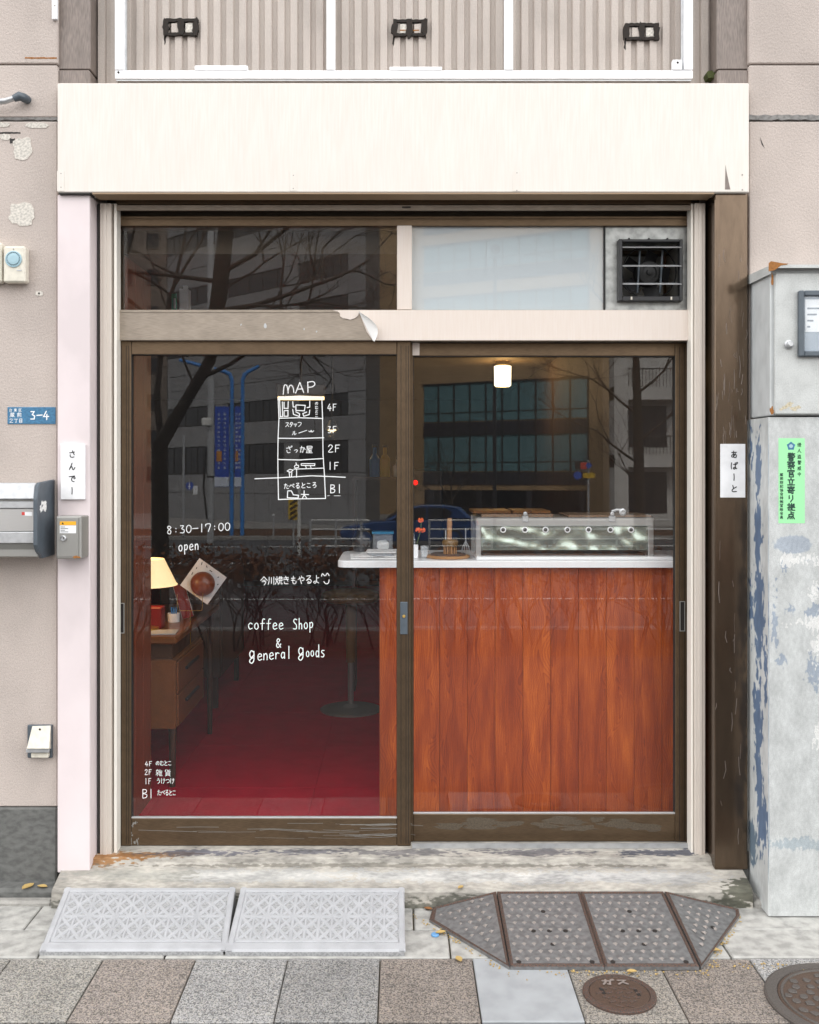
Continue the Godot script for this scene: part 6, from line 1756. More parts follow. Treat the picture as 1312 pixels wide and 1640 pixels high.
	for q in [[757.0, 794.0], [792.5, 819.0], [821.0, 851.0], [850.0, 883.0]]:
		obj("lid", B((q[0] - 640.0) * 0.002617, (q[1] - 640.0) * 0.002617, 1.426, 1.439, -0.6, -0.37, 0.004), M.griddle_lid, t)
	for q in [[909.0, 944.0], [945.0, 968.0], [988.0, 1028.0], [1029.0, 1043.0]]:
		obj("lid", B((q[0] - 640.0) * 0.002617, (q[1] - 640.0) * 0.002617, 1.4056 + 0.008, 1.4212, -0.6, -0.368, 0.004), M.griddle_stain, t)
	for q in [841.0, 980.0]:
		var cx: float = (q - 640.0) * 0.002609
		obj("clamp", B(cx - 0.014, cx + 0.014, 1.3931, 1.4191, -0.362, -0.348, 0.003), M.galvanised, t)
		obj("clamp_knob", MB.new().lathe(Vector3(cx, 1.427, -0.355), P2("0.009,0 0.009,0.008 0.005,0.011 0,0.011"), 14, Vector3(0, 0, 1)), M.galvanised, t)
	obj("tap", MB.new().tube(P3([Vector3(0.8872, 1.4369, -0.36), Vector3(0.9081, 1.4434, -0.36), Vector3(0.929, 1.4421, -0.355)]), PackedFloat32Array([0.006, 0.006, 0.006]), 10), M.galvanised, t)
	obj("tap_wheel", MB.new().lathe(Vector3(0.9305, 1.4345, -0.355), P2("0.014,0 0.015,0.006 0.008,0.009 0.006,0.003 0,0.003"), 16, Vector3(0, 0, 1)), M.galvanised, t)

	# papers
	var names := ["bottom white sheet of the loose papers on the counter end", "middle creased sheet of the loose papers on the counter end", "small printed leaflet on the loose papers", "topmost white sheet of the loose papers leaning to the door stile"]
	for i in 4:
		var b := Basis(Vector3.UP, [0.06, -0.12, 0.3, -0.02][i])
		var s: Vector3 = [Vector3(0.2, 0.003, 0.22), Vector3(0.17, 0.003, 0.2), Vector3(0.09, 0.002, 0.12), Vector3(0.15, 0.003, 0.17)][i]
		var sh := MB.new().box(Vector3([-0.11, -0.09, -0.08, -0.07][i], ty + 0.003 + 0.005 * i, [-0.47, -0.5, -0.45, -0.55][i]), s, 0.0, b)
		tag(obj("paper_sheet", sh, M.paper_print if i == 2 else M.paper), names[i], "paper", "loose papers on the counter")
	t = thing("plastic_box", "clear plastic box with blue lid behind the loose papers", "box", Vector3(-0.075, ty, -0.72))
	obj("tub", B(-0.121, -0.03, ty + 0.0005, ty + 0.082, -0.76, -0.68, 0.004), M.clear_plastic, t)
	obj("lid", B(-0.125, -0.026, ty + 0.083, ty + 0.093, -0.764, -0.676, 0.003), M.blue_lid, t)
	obj("content", MB.new().box(Vector3(-0.075, ty + 0.03, -0.72), Vector3(0.05, 0.04, 0.04), 0.008, Basis(Vector3(1, 1, 0).normalized(), 0.6)), M.paper, t)
	t = thing("black_pouch", "round black pouch standing behind the counter end", "pouch", Vector3(-0.17, ty, -0.74))
	obj("bag", MB.new().lathe(Vector3(-0.17, ty + 0.0005, -0.74), P2("0.0,0 0.038,0.002 0.046,0.03 0.045,0.06 0.034,0.085 0.016,0.097 0,0.099"), 20, Vector3.UP, true), M.black_plastic, t)
	obj("strap", MB.new().tube(P3([Vector3(-0.19, ty + 0.085, -0.74), Vector3(-0.18, ty + 0.115, -0.74), Vector3(-0.16, ty + 0.115, -0.74), Vector3(-0.15, ty + 0.085, -0.74)]), PackedFloat32Array([0.003]), 6), M.black_plastic, t)
	# vase, tumbler, board, brush, whisk
	t = thing("flower_vase", "white block vase holding two orange flowers by the door stile", "vase", Vector3(0.0659, 1.211, -0.4))
	obj("vase", B(0.0474, 0.079, ty + 0.0005, ty + 0.058, -0.43, -0.4, 0.003), M.white_laminate, t)
	obj("bottle_neck", MB.new().lathe(Vector3(0.0582, ty + 0.058, -0.42), P2("0.01,0 0.01,0.02 0.005,0.03 0.005,0.05 0.007,0.05 0,0.05"), 14), M.clear_plastic, t)
	obj("stem", MB.new().tube(P3([Vector3(0.0635, 1.2518, -0.415), Vector3(0.074, 1.2994, -0.415), Vector3(0.0899, 1.3523, -0.415), Vector3(0.0926, 1.3894, -0.415)]), PackedFloat32Array([0.0016]), 6), M.stem_green, t)
	var fr := RandomNumberGenerator.new()
	fr.seed = 3
	for q in [[674, 833], [670, 849], [677, 849]]:
		var pet := MB.new()
		for i in 9:
			var an := TAU * i / 9.0 + fr.randf()
			pet.box(Vector3((q[0] - 640.0) * 0.002644 + cos(an) * 0.006, 1.63 - (q[1] - 745.0) * 0.002644 + sin(an) * 0.005, -0.415 + fr.randf_range(-0.006, 0.006)), Vector3(0.012, 0.007, 0.002), 0.0, Basis(Vector3.BACK, an) * Basis(Vector3.UP, fr.randf_range(-0.8, 0.8)))
		obj("flower", pet, M.petal_orange, t)
	t = thing("glass_tumbler", "small clear tumbler between the vase and the round board", "glass", Vector3(0.1059, 1.2196, -0.42))
	obj("glass", MB.new().lathe(Vector3(0.1059, ty + 0.0005, -0.42), P2("0,0 0.015,0 0.018,0.05 0.0165,0.05 0.014,0.004 0,0.004"), 18), M.clear_plastic, t)
	obj("rim", MB.new().lathe(Vector3(0.1059, ty + 0.05, -0.42), P2("0.018,0 0.0185,0.001 0.0165,0.0015 0.0163,0"), 18), M.galvanised, t)
	t = thing("serving_board", "round wooden board under the upright brush on the counter", "board", Vector3(0.207, 1.2186, -0.43))
	obj("board", MB.new().lathe(Vector3(0.207, ty + 0.0005, -0.43), P2("0,0 0.088,0 0.092,0.004 0.092,0.009 0.088,0.012 0,0.012"), 36), M.tan_wood, t)
	obj("ash_ring", MB.new().lathe(Vector3(0.207, ty + 0.0126, -0.43), P2("0.075,0 0.075,0.006 0.07,0.008 0.055,0.004 0,0.004"), 30), M.iron_rust, t)
	t = thing("batter_brush", "upright brush with wooden handle and tied bristles on the round board", "brush", Vector3(0.2123, 1.2319, -0.43))
	var bc := Vector3(0.215, ty + 0.017, -0.43)
	obj("binding", MB.new().lathe(bc, P2("0.029,0.032 0.033,0.04 0.034,0.052 0.029,0.06 0.01,0.062"), 18, Vector3.UP, true), M.stool_seat, t)
	for i in 22:
		var an := TAU * i / 22.0
		var rr := 0.026 if i % 2 else 0.018
		obj("bristle", MB.new().tube(P3([bc + Vector3(cos(an) * rr, 0.0, sin(an) * rr), bc + Vector3(cos(an) * rr, 0.036, sin(an) * rr)]), PackedFloat32Array([0.0028]), 5), M.tan_wood, t)
	obj("handle", MB.new().tube(P3([bc + Vector3(-0.003, 0.055, 0), bc + Vector3(-0.002, 0.14, 0), bc + Vector3(-0.002, 0.152, 0)]), PackedFloat32Array([0.0105, 0.011, 0.009]), 14), M.tan_wood, t)
	obj("pin", MB.new().tube(P3([bc + Vector3(-0.019, 0.05, 0.004), bc + Vector3(-0.019, 0.1, 0.004)]), PackedFloat32Array([0.0025]), 6), M.galvanised, t)
	t = thing("wire_whisk", "thin wire whisk standing between the brush and the griddle", "whisk", Vector3(0.28, 1.2193, -0.45))
	for i in 5:
		var an := PI * i / 5.0
		var c0 := Vector3(0.2827, ty + 0.002, -0.45)
		var d := Vector3(cos(an), 0, sin(an)) * 0.02
		obj("wire", MB.new().tube(P3([c0 + Vector3(0, 0.07, 0), c0 + d * 0.7 + Vector3(0, 0.045, 0), c0 + d + Vector3(0, 0.02, 0), c0 + Vector3(0, 0.001 + 0.0004 * i, 0), c0 - d + Vector3(0, 0.02, 0), c0 - d * 0.7 + Vector3(0, 0.045, 0), c0 + Vector3(0, 0.07, 0)]), PackedFloat32Array([0.0009]), 5), M.galvanised, t)
	obj("handle", MB.new().tube(P3([Vector3(0.2827, 1.2887, -0.45), Vector3(0.2827, 1.3607, -0.45)]), PackedFloat32Array([0.003]), 8), M.galvanised, t)

func room_things() -> void:
	# desk
	var t := thing("desk", "brown wooden desk with drawer pedestal inside behind the lettered door", "desk", Vector3(-1.35, 0.1, -1.2))
	var dx := -1.044
	obj("desk_top", B(-1.95, dx, 0.79, 0.825, -1.95, -0.855, 0.008), M.desk_wood, t)
	obj("apron", B(-1.9, dx - 0.03, 0.715, 0.789, -1.9, -0.9), M.dark_wood, t)
	obj("pedestal", B(-1.6, dx - 0.006, 0.39, 0.714, -1.48, -0.866, 0.004), M.desk_wood, t)
	for k in 2:
		var y0 := 0.40 + 0.155 * k
		var d := obj("drawer", B(dx - 0.0055, dx + 0.004, y0, y0 + 0.148, -1.47, -0.876, 0.003), M.desk_wood, t)
		obj("handle", B(dx + 0.0045, dx + 0.018, y0 + 0.085, y0 + 0.1, -1.30, -1.02, 0.003), M.black_plastic, d)
	for q in [[-1.08, -0.93], [-1.08, -1.85], [-1.88, -0.93], [-1.88, -1.85]]:
		obj("leg", MB.new().tube(P3([Vector3(q[0], 0.715 if q[1] < -1.5 else 0.39, q[1]), Vector3(q[0], 0.1, q[1])]), PackedFloat32Array([0.02, 0.013]), 12), M.dark_wood, t)
	# things on it
	t = thing("desk_lamp", "lit desk lamp with pale cone shade on the brown desk", "lamp", Vector3(-1.235, 0.826, -1.05))
	var lc := Vector3(-1.235, 0.0, -1.05)
	obj("base", MB.new().lathe(lc + Vector3(0, 0.826, 0), P2("0.06,0 0.06,0.012 0.02,0.02 0,0.02"), 22), M.brass, t)
	obj("stem", MB.new().tube(P3([lc + Vector3(0, 0.84, 0), lc + Vector3(0, 1.1, 0)]), PackedFloat32Array([0.006]), 10), M.brass, t)
	obj("lamp_shade", MB.new().lathe(lc, P2("0.147,1.045 0.085,1.172"), 32), M.lamp_shade, t)
	obj("shade_rim", MB.new().lathe(lc, P2("0.148,1.044 0.149,1.047 0.147,1.049"), 32), M.lamp_shade, t)
	obj("bulb", MB.new().lathe(lc + Vector3(0, 1.07, 0), P2("0,0 0.02,0.015 0.022,0.035 0.012,0.055 0,0.056"), 14, Vector3.UP, true), M.lamp_tube, t)
	lamp_light(t, lc + Vector3(0, 1.10, 0), 0.007, Color(1.0, 0.76, 0.48), 0.02)
	tag(obj("red_case", B(-1.34, -1.17, 0.8255, 0.93, -1.16, -1.08, 0.004), M.red_box), "dark red case standing under the lit desk lamp", "case")
	t = thing("pen_cup", "white cup holding blue pens behind the desk lamp", "cup", Vector3(-1.16, 0.8255, -1.3))
	obj("cup", MB.new().lathe(Vector3(-1.16, 0.826, -1.3), P2("0,0 0.03,0 0.032,0.045 0.028,0.045 0.027,0.006 0,0.006"), 20), M.sign_white, t)
	for k in 3:
		obj("pen", MB.new().tube(P3([Vector3(-1.165 + 0.008 * k, 0.834, -1.3), Vector3(-1.172 + 0.014 * k, 0.9, -1.302 + 0.006 * k)]), PackedFloat32Array([0.004]), 8), M.pole_blue, t)
	t = thing("leaning_book", "red book leaning behind the white pen cup", "book", Vector3(-1.15, 0.8255, -1.42))
	obj("cover", MB.new().box(Vector3(-1.135, 0.915, -1.42), Vector3(0.06, 0.18, 0.015), 0.002, Basis(Vector3.BACK, 0.28)), M.red_box, t)
	obj("page_block", MB.new().box(Vector3(-1.135, 0.915, -1.42), Vector3(0.062, 0.172, 0.010), 0.0, Basis(Vector3.BACK, 0.28)), M.paper, t)
	tag(obj("magazine", MB.new().box(Vector3(-1.17, 0.828, -0.97), Vector3(0.2, 0.004, 0.13), 0.0, Basis(Vector3.UP, 0.1)), M.paper_print), "printed magazine lying flat on the near desk corner", "magazine")
	# square card with a wooden bowl on a brass wire stand
	t = thing("card_display", "tilted white card behind a round brown bowl on a brass wire stand", "display", Vector3(-1.01, 0.8829, -1.3))
	var cc := Vector3(-1.0108, 1.0313, -1.32)
	var rot := Basis(Vector3.BACK, -0.62)
	obj("card", MB.new().box(cc, Vector3(0.172, 0.172, 0.004), 0.0, rot), M.sign_white, t)
	var ink := MB.new()
	for q in [[-0.06, 0.07, 0.016], [-0.03, 0.072, 0.012], [0.0, 0.066, 0.016], [-0.068, 0.035, 0.01], [-0.07, 0.0, 0.014], [0.05, 0.062, 0.008], [0.07, 0.03, 0.008]]:
		ink.box(cc + rot * Vector3(q[0], q[1], 0.0026), Vector3(q[2], 0.004, 0.001), 0.0, rot * Basis(Vector3.BACK, q[0] * 20.0))
	obj("card_print", ink, M.ink, t)
	obj("bowl", MB.new().lathe(Vector3(-1.01, 1.0208, -1.3), P2("0.063,0 0.062,0.014 0.052,0.03 0.034,0.042 0.014,0.048 0,0.049"), 28, Vector3(0, 0, 1), true), M.bowl_wood, t)
	obj("wire_stand", MB.new().tube(P3([Vector3(-1.1324, 0.9715, -1.26), Vector3(-1.1324, 0.9016, -1.26), Vector3(-1.1261, 0.8888, -1.26), Vector3(-1.0115, 0.8888, -1.26), Vector3(-1.0052, 0.8984, -1.26), Vector3(-1.002, 0.9779, -1.26)]), PackedFloat32Array([0.0018]), 6), M.brass, t)
	obj("stand_pole", MB.new().tube(P3([Vector3(-1.0677, 0.8874, -1.27), Vector3(-1.0741, 0.6841, -1.3)]), PackedFloat32Array([0.003]), 6), M.brass, t)
	# low cupboard farther back
	t = thing("low_cupboard", "dark brown low cupboard beyond the desk", "cupboard", Vector3(-1.25, 0.1, -3.0))
	obj("body", B(-1.5, -1.12, 0.3, 0.95, -3.3, -2.4, 0.006), M.dark_wood, t)
	obj("door", B(-1.118, -1.112, 0.32, 0.93, -3.28, -2.42, 0.002), M.dark_wood, t)
	for q in [[-1.16, -2.45], [-1.16, -3.25], [-1.46, -2.45], [-1.46, -3.25]]:
		obj("leg", B(q[0] - 0.015, q[0] + 0.015, 0.1, 0.299, q[1] - 0.015, q[1] + 0.015), M.dark_wood, t)
	# bar stool
	t = thing("bar_stool", "bar stool with mustard seat and chrome disc foot inside", "stool", Vector3(-0.30, 0.1, -2.4))
	var sc := Vector3(-0.305, 0.1, -2.4)
	obj("foot_disc", MB.new().lathe(sc, P2("0.19,0 0.19,0.008 0.17,0.014 0.05,0.022 0.025,0.04 0,0.04"), 36), M.steel_dull, t)
	obj("post", MB.new().tube(P3([sc + Vector3(0, 0.03, 0), sc + Vector3(0, 0.3, 0)]), PackedFloat32Array([0.018]), 14), M.steel_dull, t)
	obj("sleeve", MB.new().tube(P3([sc + Vector3(0, 0.3, 0), sc + Vector3(0, 0.66, 0)]), PackedFloat32Array([0.028, 0.034]), 16), M.stool_seat, t)
	obj("seat", MB.new().lathe(sc + Vector3(0, 0.66, 0), P2("0.04,0 0.17,0.02 0.185,0.045 0.18,0.07 0.14,0.085 0,0.09"), 32, Vector3.UP, true), M.stool_seat, t)
	# lamps
	t = thing("ceiling_lamp", "lit round glass lamp on the ceiling over the counter", "lamp", Vector3(0.86, 2.5, -4.45))
	obj("mount", MB.new().lathe(Vector3(0.86, 2.47, -4.45), P2("0.058,-0.012 0.062,0.0 0.062,0.029"), 28), M.brass, t)
	obj("lamp_glass", MB.new().lathe(Vector3(0.86, 2.455, -4.45), P2("0,-0.172 0.058,-0.17 0.07,-0.16 0.072,0.0 0.058,0.004"), 32), M.lamp_glass, t)
	lamp_light(t, Vector3(0.86, 2.38, -4.45), 0.05, Color(1.0, 0.78, 0.45), 0.06)
	t = thing("strip_lamp", "hanging strip lamp glowing behind the drawn floor map", "lamp", Vector3(-0.7, 2.1, -3.25))
	obj("housing", B(-0.87, -0.53, 2.118, 2.20, -3.28, -3.2, 0.006), M.steel_dull, t)
	obj("lamp_tube", MB.new().tube(P3([Vector3(-0.865, 2.105, -3.24), Vector3(-0.535, 2.105, -3.24)]), PackedFloat32Array([0.012]), 12), M.lamp_tube, t)
	obj("cord", MB.new().tube(P3([Vector3(-0.7, 2.2, -3.24), Vector3(-0.7, 2.5, -3.24)]), PackedFloat32Array([0.003]), 6), M.cream_plastic, t)
	lamp_light(t, Vector3(-0.7, 2.07, -3.24), 0.007, Color(1.0, 0.85, 0.6), 0.1)
	t = thing("spot_lamp", "small bright spot lamp glowing beside the drawn floor map", "lamp", Vector3(-0.48, 1.86, -3.25))
	obj("arm", MB.new().tube(P3([Vector3(-0.48, 1.93, -3.25), Vector3(-0.48, 2.5, -3.25)]), PackedFloat32Array([0.004]), 6), M.black_plastic, t)
	obj("hood", MB.new().lathe(Vector3(-0.48, 1.9, -3.25), P2("0.05,-0.02 0.02,0.05 0,0.055"), 18), M.black_plastic, t)
	obj("bulb", MB.new().lathe(Vector3(-0.48, 1.865, -3.25), P2("0,0 0.03,0.012 0.034,0.03 0.02,0.05"), 16, Vector3.UP, true), M.lamp_tube, t)
	lamp_light(t, Vector3(-0.48, 1.84, -3.25), 0.005, Color(1.0, 0.85, 0.6), 0.03)
	# exit light near the door head
	t = thing("exit_light", "small green exit sign with white housing seen through the dark transom", "sign", Vector3(-1.04, 2.4, -1.0))
	obj("housing", B(-1.0646, -1.0194, 2.34, 2.4835, -1.06, -1.0, 0.003), M.sign_white, t)
	obj("sign_panel", MB.new().box(Vector3(-1.0864, 2.4065, -0.99), Vector3(0.03, 0.10, 0.006), 0.001, Basis(Vector3.UP, -0.5)), M.sign_green, t)
	obj("sign_figure", MB.new().box(Vector3(-1.0816, 2.4082, -0.982), Vector3(0.012, 0.05, 0.003), 0.001, Basis(Vector3.UP, -0.5)), M.sign_white, t)
	obj("hanger", B(-1.05, -1.03, 2.4835, 2.5, -1.04, -1.02), M.sign_white, t)
	# back shelf with bottles, small red indicator
	t = thing("back_shelf", "dark wall shelf far back between the two door leaves", "shelf", Vector3(-0.1, 1.53, -3.0))
	obj("board", B(-0.32, 0.05, 1.53, 1.55, -3.2, -2.9, 0.003), M.dark_wood, t)
	obj("upright", B(-0.32, -0.3, 0.1, 1.529, -3.2, -2.9), M.dark_wood, t)
	obj("upright", B(0.03, 0.05, 0.1, 1.529, -3.2, -2.9), M.dark_wood, t)
	var bn := [["blue", "pole_blue", -0.17, "blue bottle on the back shelf"], ["yellow", "sign_yellow", -0.10, "amber yellow bottle on the back shelf"], ["white", "sign_white", -0.01, "squat white jar on the back shelf near the door stile"]]
	for q in bn:
		var bt := thing("bottle", q[3], "bottle", Vector3(q[2], 1.55, -3.0), "bottles on the back shelf")
		var hh := 0.12 if q[0] == "white" else 0.2
		obj("body", MB.new().lathe(Vector3(q[2], 1.5505, -3.0), PackedVector2Array([Vector2(0, 0), Vector2(0.035, 0), Vector2(0.036, hh * 0.6), Vector2(0.014, hh * 0.78), Vector2(0.013, hh)]), 18), M[q[1]], bt)
		obj("cap", MB.new().lathe(Vector3(q[2], 1.5505 + hh, -3.0), P2("0.016,0 0.016,0.02 0,0.02"), 14), M.black_plastic, bt)
	t = thing("appliance", "black appliance with a red indicator lamp deep inside", "appliance", Vector3(0.12, 1.0, -3.0))
	obj("body", B(0.07, 0.3, 0.1, 1.6, -3.3, -3.0, 0.01), M.black_plastic, t)
	obj("indicator_lamp", MB.new().lathe(Vector3(0.1091, 1.5102, -2.99), P2("0.017,-0.008 0.017,0.002 0.012,0.007 0,0.009"), 16, Vector3(0, 0, 1), true), M.red_lamp, t)

# ---------------------------------------------------------------- the street behind the camera, mirrored in the glass
func limb(mb: MB, p: Vector3, d: Vector3, r: float, l: float, depth: int, rng: RandomNumberGenerator, droop := 0.0, bushy := 3) -> void:
	var pts := PackedVector3Array([p])
	var rad := PackedFloat32Array([r])
	var q := p
	var dir := d
	for k in 3:
		dir = (dir + Vector3(rng.randf_range(-1, 1), rng.randf_range(-0.6, 0.9) - droop, rng.randf_range(-1, 1)) * 0.2).normalized()
		q += dir * l / 3.0
		pts.push_back(q)
		rad.push_back(r * (1.0 - 0.15 * (k + 1)))
	mb.tube(pts, rad, 6 if r > 0.03 else 4 if r > 0.008 else 3, false)
	if depth <= 0:
		return
	for k in rng.randi_range(2, bushy):
		var side := Vector3(rng.randf_range(-1, 1), rng.randf_range(-0.5, 0.8), rng.randf_range(-1, 1))
		var nd := (dir * 0.75 + side * 0.75).normalized()
		var at := pts[rng.randi_range(1, 3)] if k > 0 else q
		limb(mb, at, nd, r * rng.randf_range(0.5, 0.72), l * rng.randf_range(0.62, 0.85), depth - 1, rng, droop, bushy)

func bare_tree(label: String, trunk: Array, radii: Array, limbs: Array, depth: int, sd: int) -> void:
	var t := thing("bare_tree", label, "tree", trunk[0], "bare street trees")
	obj("trunk", MB.new().tube(PackedVector3Array(trunk), PackedFloat32Array(radii), 12), M.bark, t)
	var rng := RandomNumberGenerator.new()
	rng.seed = sd
	for l: Array in limbs:
		var mb := MB.new()
		limb(mb, l[0], (l[1] as Vector3).normalized(), l[2], l[3], depth, rng)
		obj("branch", mb, M.twig, t)

# a block whose street front starts at `at` (its end on the right of the mirror image) and runs along `dir`
func block(called: String, label: String, at: Vector3, dir: Vector3) -> Node3D:
	var t := thing(called, label, "building", at)
	dir = dir.normalized()
	t.basis = Basis(dir, Vector3.UP, dir.cross(Vector3.UP))
	return t

# a block's plan in its own x/z, raised from y0 to y1
func plan(t: String, y0: float, y1: float) -> MB:
	var mb := MB.new().prism(P2(t), y0, y1)
	for i in mb.v.size():
		var p := mb.v[i]
		mb.v[i] = Vector3(p.x, p.z, p.y)
		mb.n[i] = Vector3(mb.n[i].x, mb.n[i].z, mb.n[i].y)
	for i in range(0, mb.v.size(), 3):
		var w := mb.v[i + 1]
		mb.v[i + 1] = mb.v[i + 2]
		mb.v[i + 2] = w
	return mb

func LB(x0: float, x1: float, y0: float, y1: float, z0: float, z1: float, b := 0.0) -> MB:
	return B(x0, x1, y0, y1, z0, z1, b)

func street() -> void:
	# verge, kerbs, road, far verge
	var soil := struct("verge", B(-14, 14, -0.4, -0.03, 4.76, 6.5), M.litter)
	struct("kerb_near", B(-30, 30, -0.5, -0.01, 6.5, 6.68, 0.02), M.kerb_stone)
	var mb := MB.new()
	mb.quad(Vector3(-60, -0.14, 6.68), Vector3(60, -0.14, 6.68), Vector3(60, -0.5, 31.0), Vector3(-60, -0.5, 31.0), Vector3.UP)
	var road := struct("road", mb, M.asphalt)
	for q in [[-30.0, -4.9], [-4.2, 4.0], [4.6, 30.0]]:
		mb = MB.new()
		mb.quad(Vector3(q[0], -0.422, 26.0), Vector3(q[1], -0.422, 26.0), Vector3(q[1], -0.4255, 26.25), Vector3(q[0], -0.4255, 26.25), Vector3.UP)
		obj("road_marking", mb, M.road_paint, road)
	mb = MB.new()
	mb.quad(Vector3(-1.9, -0.358, 21.6), Vector3(-0.9, -0.358, 21.6), Vector3(-0.6, -0.363, 22.0), Vector3(-2.0, -0.363, 22.0), Vector3.UP)
	obj("road_marking", mb, M.road_paint, road)
	for k in 2:
		mb = MB.new()
		mb.quad(Vector3(-40, -0.139 - 0.0148 * (4.0 + k * 8.0) + 0.004, 10.68 + k * 8.0), Vector3(40, -0.139 - 0.0148 * (4.0 + k * 8.0) + 0.004, 10.68 + k * 8.0), Vector3(40, -0.139 - 0.0148 * (4.15 + k * 8.0) + 0.004, 10.83 + k * 8.0), Vector3(-40, -0.139 - 0.0148 * (4.15 + k * 8.0) + 0.004, 10.83 + k * 8.0), Vector3.UP)
		obj("road_marking", mb, M.road_paint, road)
	struct("kerb_far", B(-40, 40, -0.8, -0.36, 31.0, 31.2, 0.02), M.kerb_stone)
	struct("planting_strip", B(-40, 40, -0.7, -0.37, 31.2, 36.5), M.litter)
	struct("far_pavement", B(-60, 60, -0.7, -0.35, 36.5, 80), M.kerb_stone)

	# tan office block with blue-green glazing
	var t := block("office_block", "tan office block with blue-green window bands mirrored in the plain door", Vector3(10.86, -0.4, 48.45), Vector3(-0.888, 0, 0.46))
	obj("wall", LB(0, 13.6, 0, 18.3, -8, -0.06), M.tan_cladding, t, true)
	var rows := [[2.15, 4.25], [5.02, 7.22], [9.75, 11.3], [12.8, 14.35], [15.8, 17.2]]
	for r: Array in rows:
		var y0: float = r[0] + 0.4
		var y1: float = r[1] + 0.4
		obj("spandrel", LB(0.79, 10.67, y0 - 0.75, y0 - 0.03, -0.059, -0.02), M.spandrel, t, true)
		for k in 10:
			var xa := 0.79 + 0.988 * k
			var w := obj("window", LB(xa + 0.04, xa + 0.95, y0 + 0.03, y1 - 0.03, -0.059, -0.03), M.teal_pane, t, true)
			obj("sill_bar", LB(xa + 0.04, xa + 0.95, y0 + 0.5, y0 + 0.55, -0.029, -0.01), M.mullion, w, true)
			obj("mullion", LB(xa - 0.03, xa + 0.035, y0 - 0.75, y1, -0.059, 0.03), M.mullion, t, true)
		obj("cornice_bar", LB(0.75, 10.7, y1 - 0.028, y1 + 0.05, -0.059, 0.04), M.mullion, t, true)
	obj("shop_opening", LB(0.9, 10.6, 0.1, 1.5, -0.0595, -0.04), M.dark_pane, t, true)
	for k in 4:
		obj("shop_pier", LB(1.0 + 3.0 * k, 1.3 + 3.0 * k, 0.0, 1.5, -0.039, 0.05), M.spandrel, t, true)

	# grey panelled block, its corner towards the crossing
	t = block("grey_block", "grey panel-clad block with dark window bands mirrored in the lettered door", Vector3(-1.44, -0.4, 38.0), Vector3(-0.704, 0, 0.711))
	obj("core", plan("0.02,-0.08 16,-0.08 16,-7 8.4,-7 0.7,-0.9 0.02,-0.8", 0, 15.4), M.joint_dark, t, true)
	var ys := [0.0, 1.4, 2.36, 3.8, 4.88, 5.88, 6.8, 7.6, 8.6, 9.5, 10.4, 11.3, 12.3, 13.3, 14.3, 15.4]
	var dark := {1: 1, 2: 1, 4: 1, 8: 1, 10: 1, 13: 1, 16: 1, 19: 1}
	for r in ys.size() - 1:
		for k in 14:
			var xa := 0.02 + 1.13 * k
			var open: bool = dark.has(r) and k > 0 and (k % 5 != 4)
			if r == 1:
				open = false
			if open:
				var w := obj("window", LB(xa + 0.02, xa + 1.11, ys[r] + 0.03, ys[r + 1] - 0.03, -0.079, -0.06), M.dark_pane, t, true)
				obj("frame", LB(xa + 0.54, xa + 0.58, ys[r] + 0.03, ys[r + 1] - 0.03, -0.059, -0.03), M.mullion, w, true)
			else:
				obj("facade_panel", LB(xa + 0.012, xa + 1.118, ys[r] + 0.012, ys[r + 1] - 0.012, -0.079, 0.0, 0.01), M.grey_panel, t, true)
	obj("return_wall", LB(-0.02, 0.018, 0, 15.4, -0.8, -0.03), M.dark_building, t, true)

	# brown-grey block with small square windows
	t = block("brown_block", "brown-grey block with small square windows mirrored behind the street tree", Vector3(-8.9, -0.4, 56.0), Vector3(-1, 0, 0))
	obj("wall", LB(0, 16, 0, 19, -8, -0.05), M.grey_brown, t, true)
	for r in 7:
		for k in 7:
			var xa := 1.0 + 1.6 * k
			var y0 := 2.03 + 2.21 * r
			var w := obj("window", LB(xa, xa + 0.72, y0, y0 + 0.88, -0.0495, -0.04), M.dark_pane, t, true)
			var fr := MB.new()
			fr.bb(xa - 0.05, xa, y0 - 0.05, y0 + 0.93, -0.049, 0.02)
			fr.bb(xa + 0.72, xa + 0.77, y0 - 0.05, y0 + 0.93, -0.049, 0.02)
			fr.bb(xa, xa + 0.72, y0 + 0.88, y0 + 0.93, -0.049, 0.02)
			fr.bb(xa, xa + 0.72, y0 - 0.05, y0, -0.049, 0.03)
			obj("window_frame", fr, M.grey_brown, w, true)
	obj("entrance", LB(2.0, 5.0, 0.0, 1.4, -0.0495, -0.03), M.dark_pane, t, true)

	# pale flats with balconies
	t = block("balcony_flats", "pale apartment block with balconies mirrored at the edge of the plain door", Vector3(17.5, -0.4, 38.0), Vector3(-1, 0, 0))
	obj("wall", plan("0,-1 8.3,-1 6.5,-8 0,-8", 0, 8.4), M.pale_building, t, true)
	for r in 2:
		var y := 0.4 + 2.9 * r
		obj("balcony_slab", LB(0, 8.3, y + 2.2, y + 2.75, -0.999, 0.0), M.pale_building, t, true)
		var rl := obj("railing", LB(0.05, 8.25, y + 3.5, y + 3.56, -0.06, -0.02), M.mullion, t, true)
		var bars := MB.new()
		for k in 55:
			bars.bb(0.1 + 0.148 * k, 0.13 + 0.148 * k, y + 2.751, y + 3.499, -0.05, -0.03)
		obj("railing_lattice", bars, M.mullion, rl, true)
		for k in 3:
			obj("window", LB(0.6 + 2.6 * k, 2.4 + 2.6 * k, y + 0.2, y + 2.0, -0.9995, -0.96), M.dark_pane, t, true)
	obj("end_wall", LB(7.7, 8.3, 0, 8.4, -0.999, 0.02), M.pale_building, t, true)

	# dark blocks that close the gaps
	t = block("dark_block", "dark distant block in the gap beside the tan office", Vector3(24, -0.4, 66.0), Vector3(-1, 0, 0))
	obj("wall", LB(0, 16, 0, 14, -6, 0), M.dark_building, t, true)
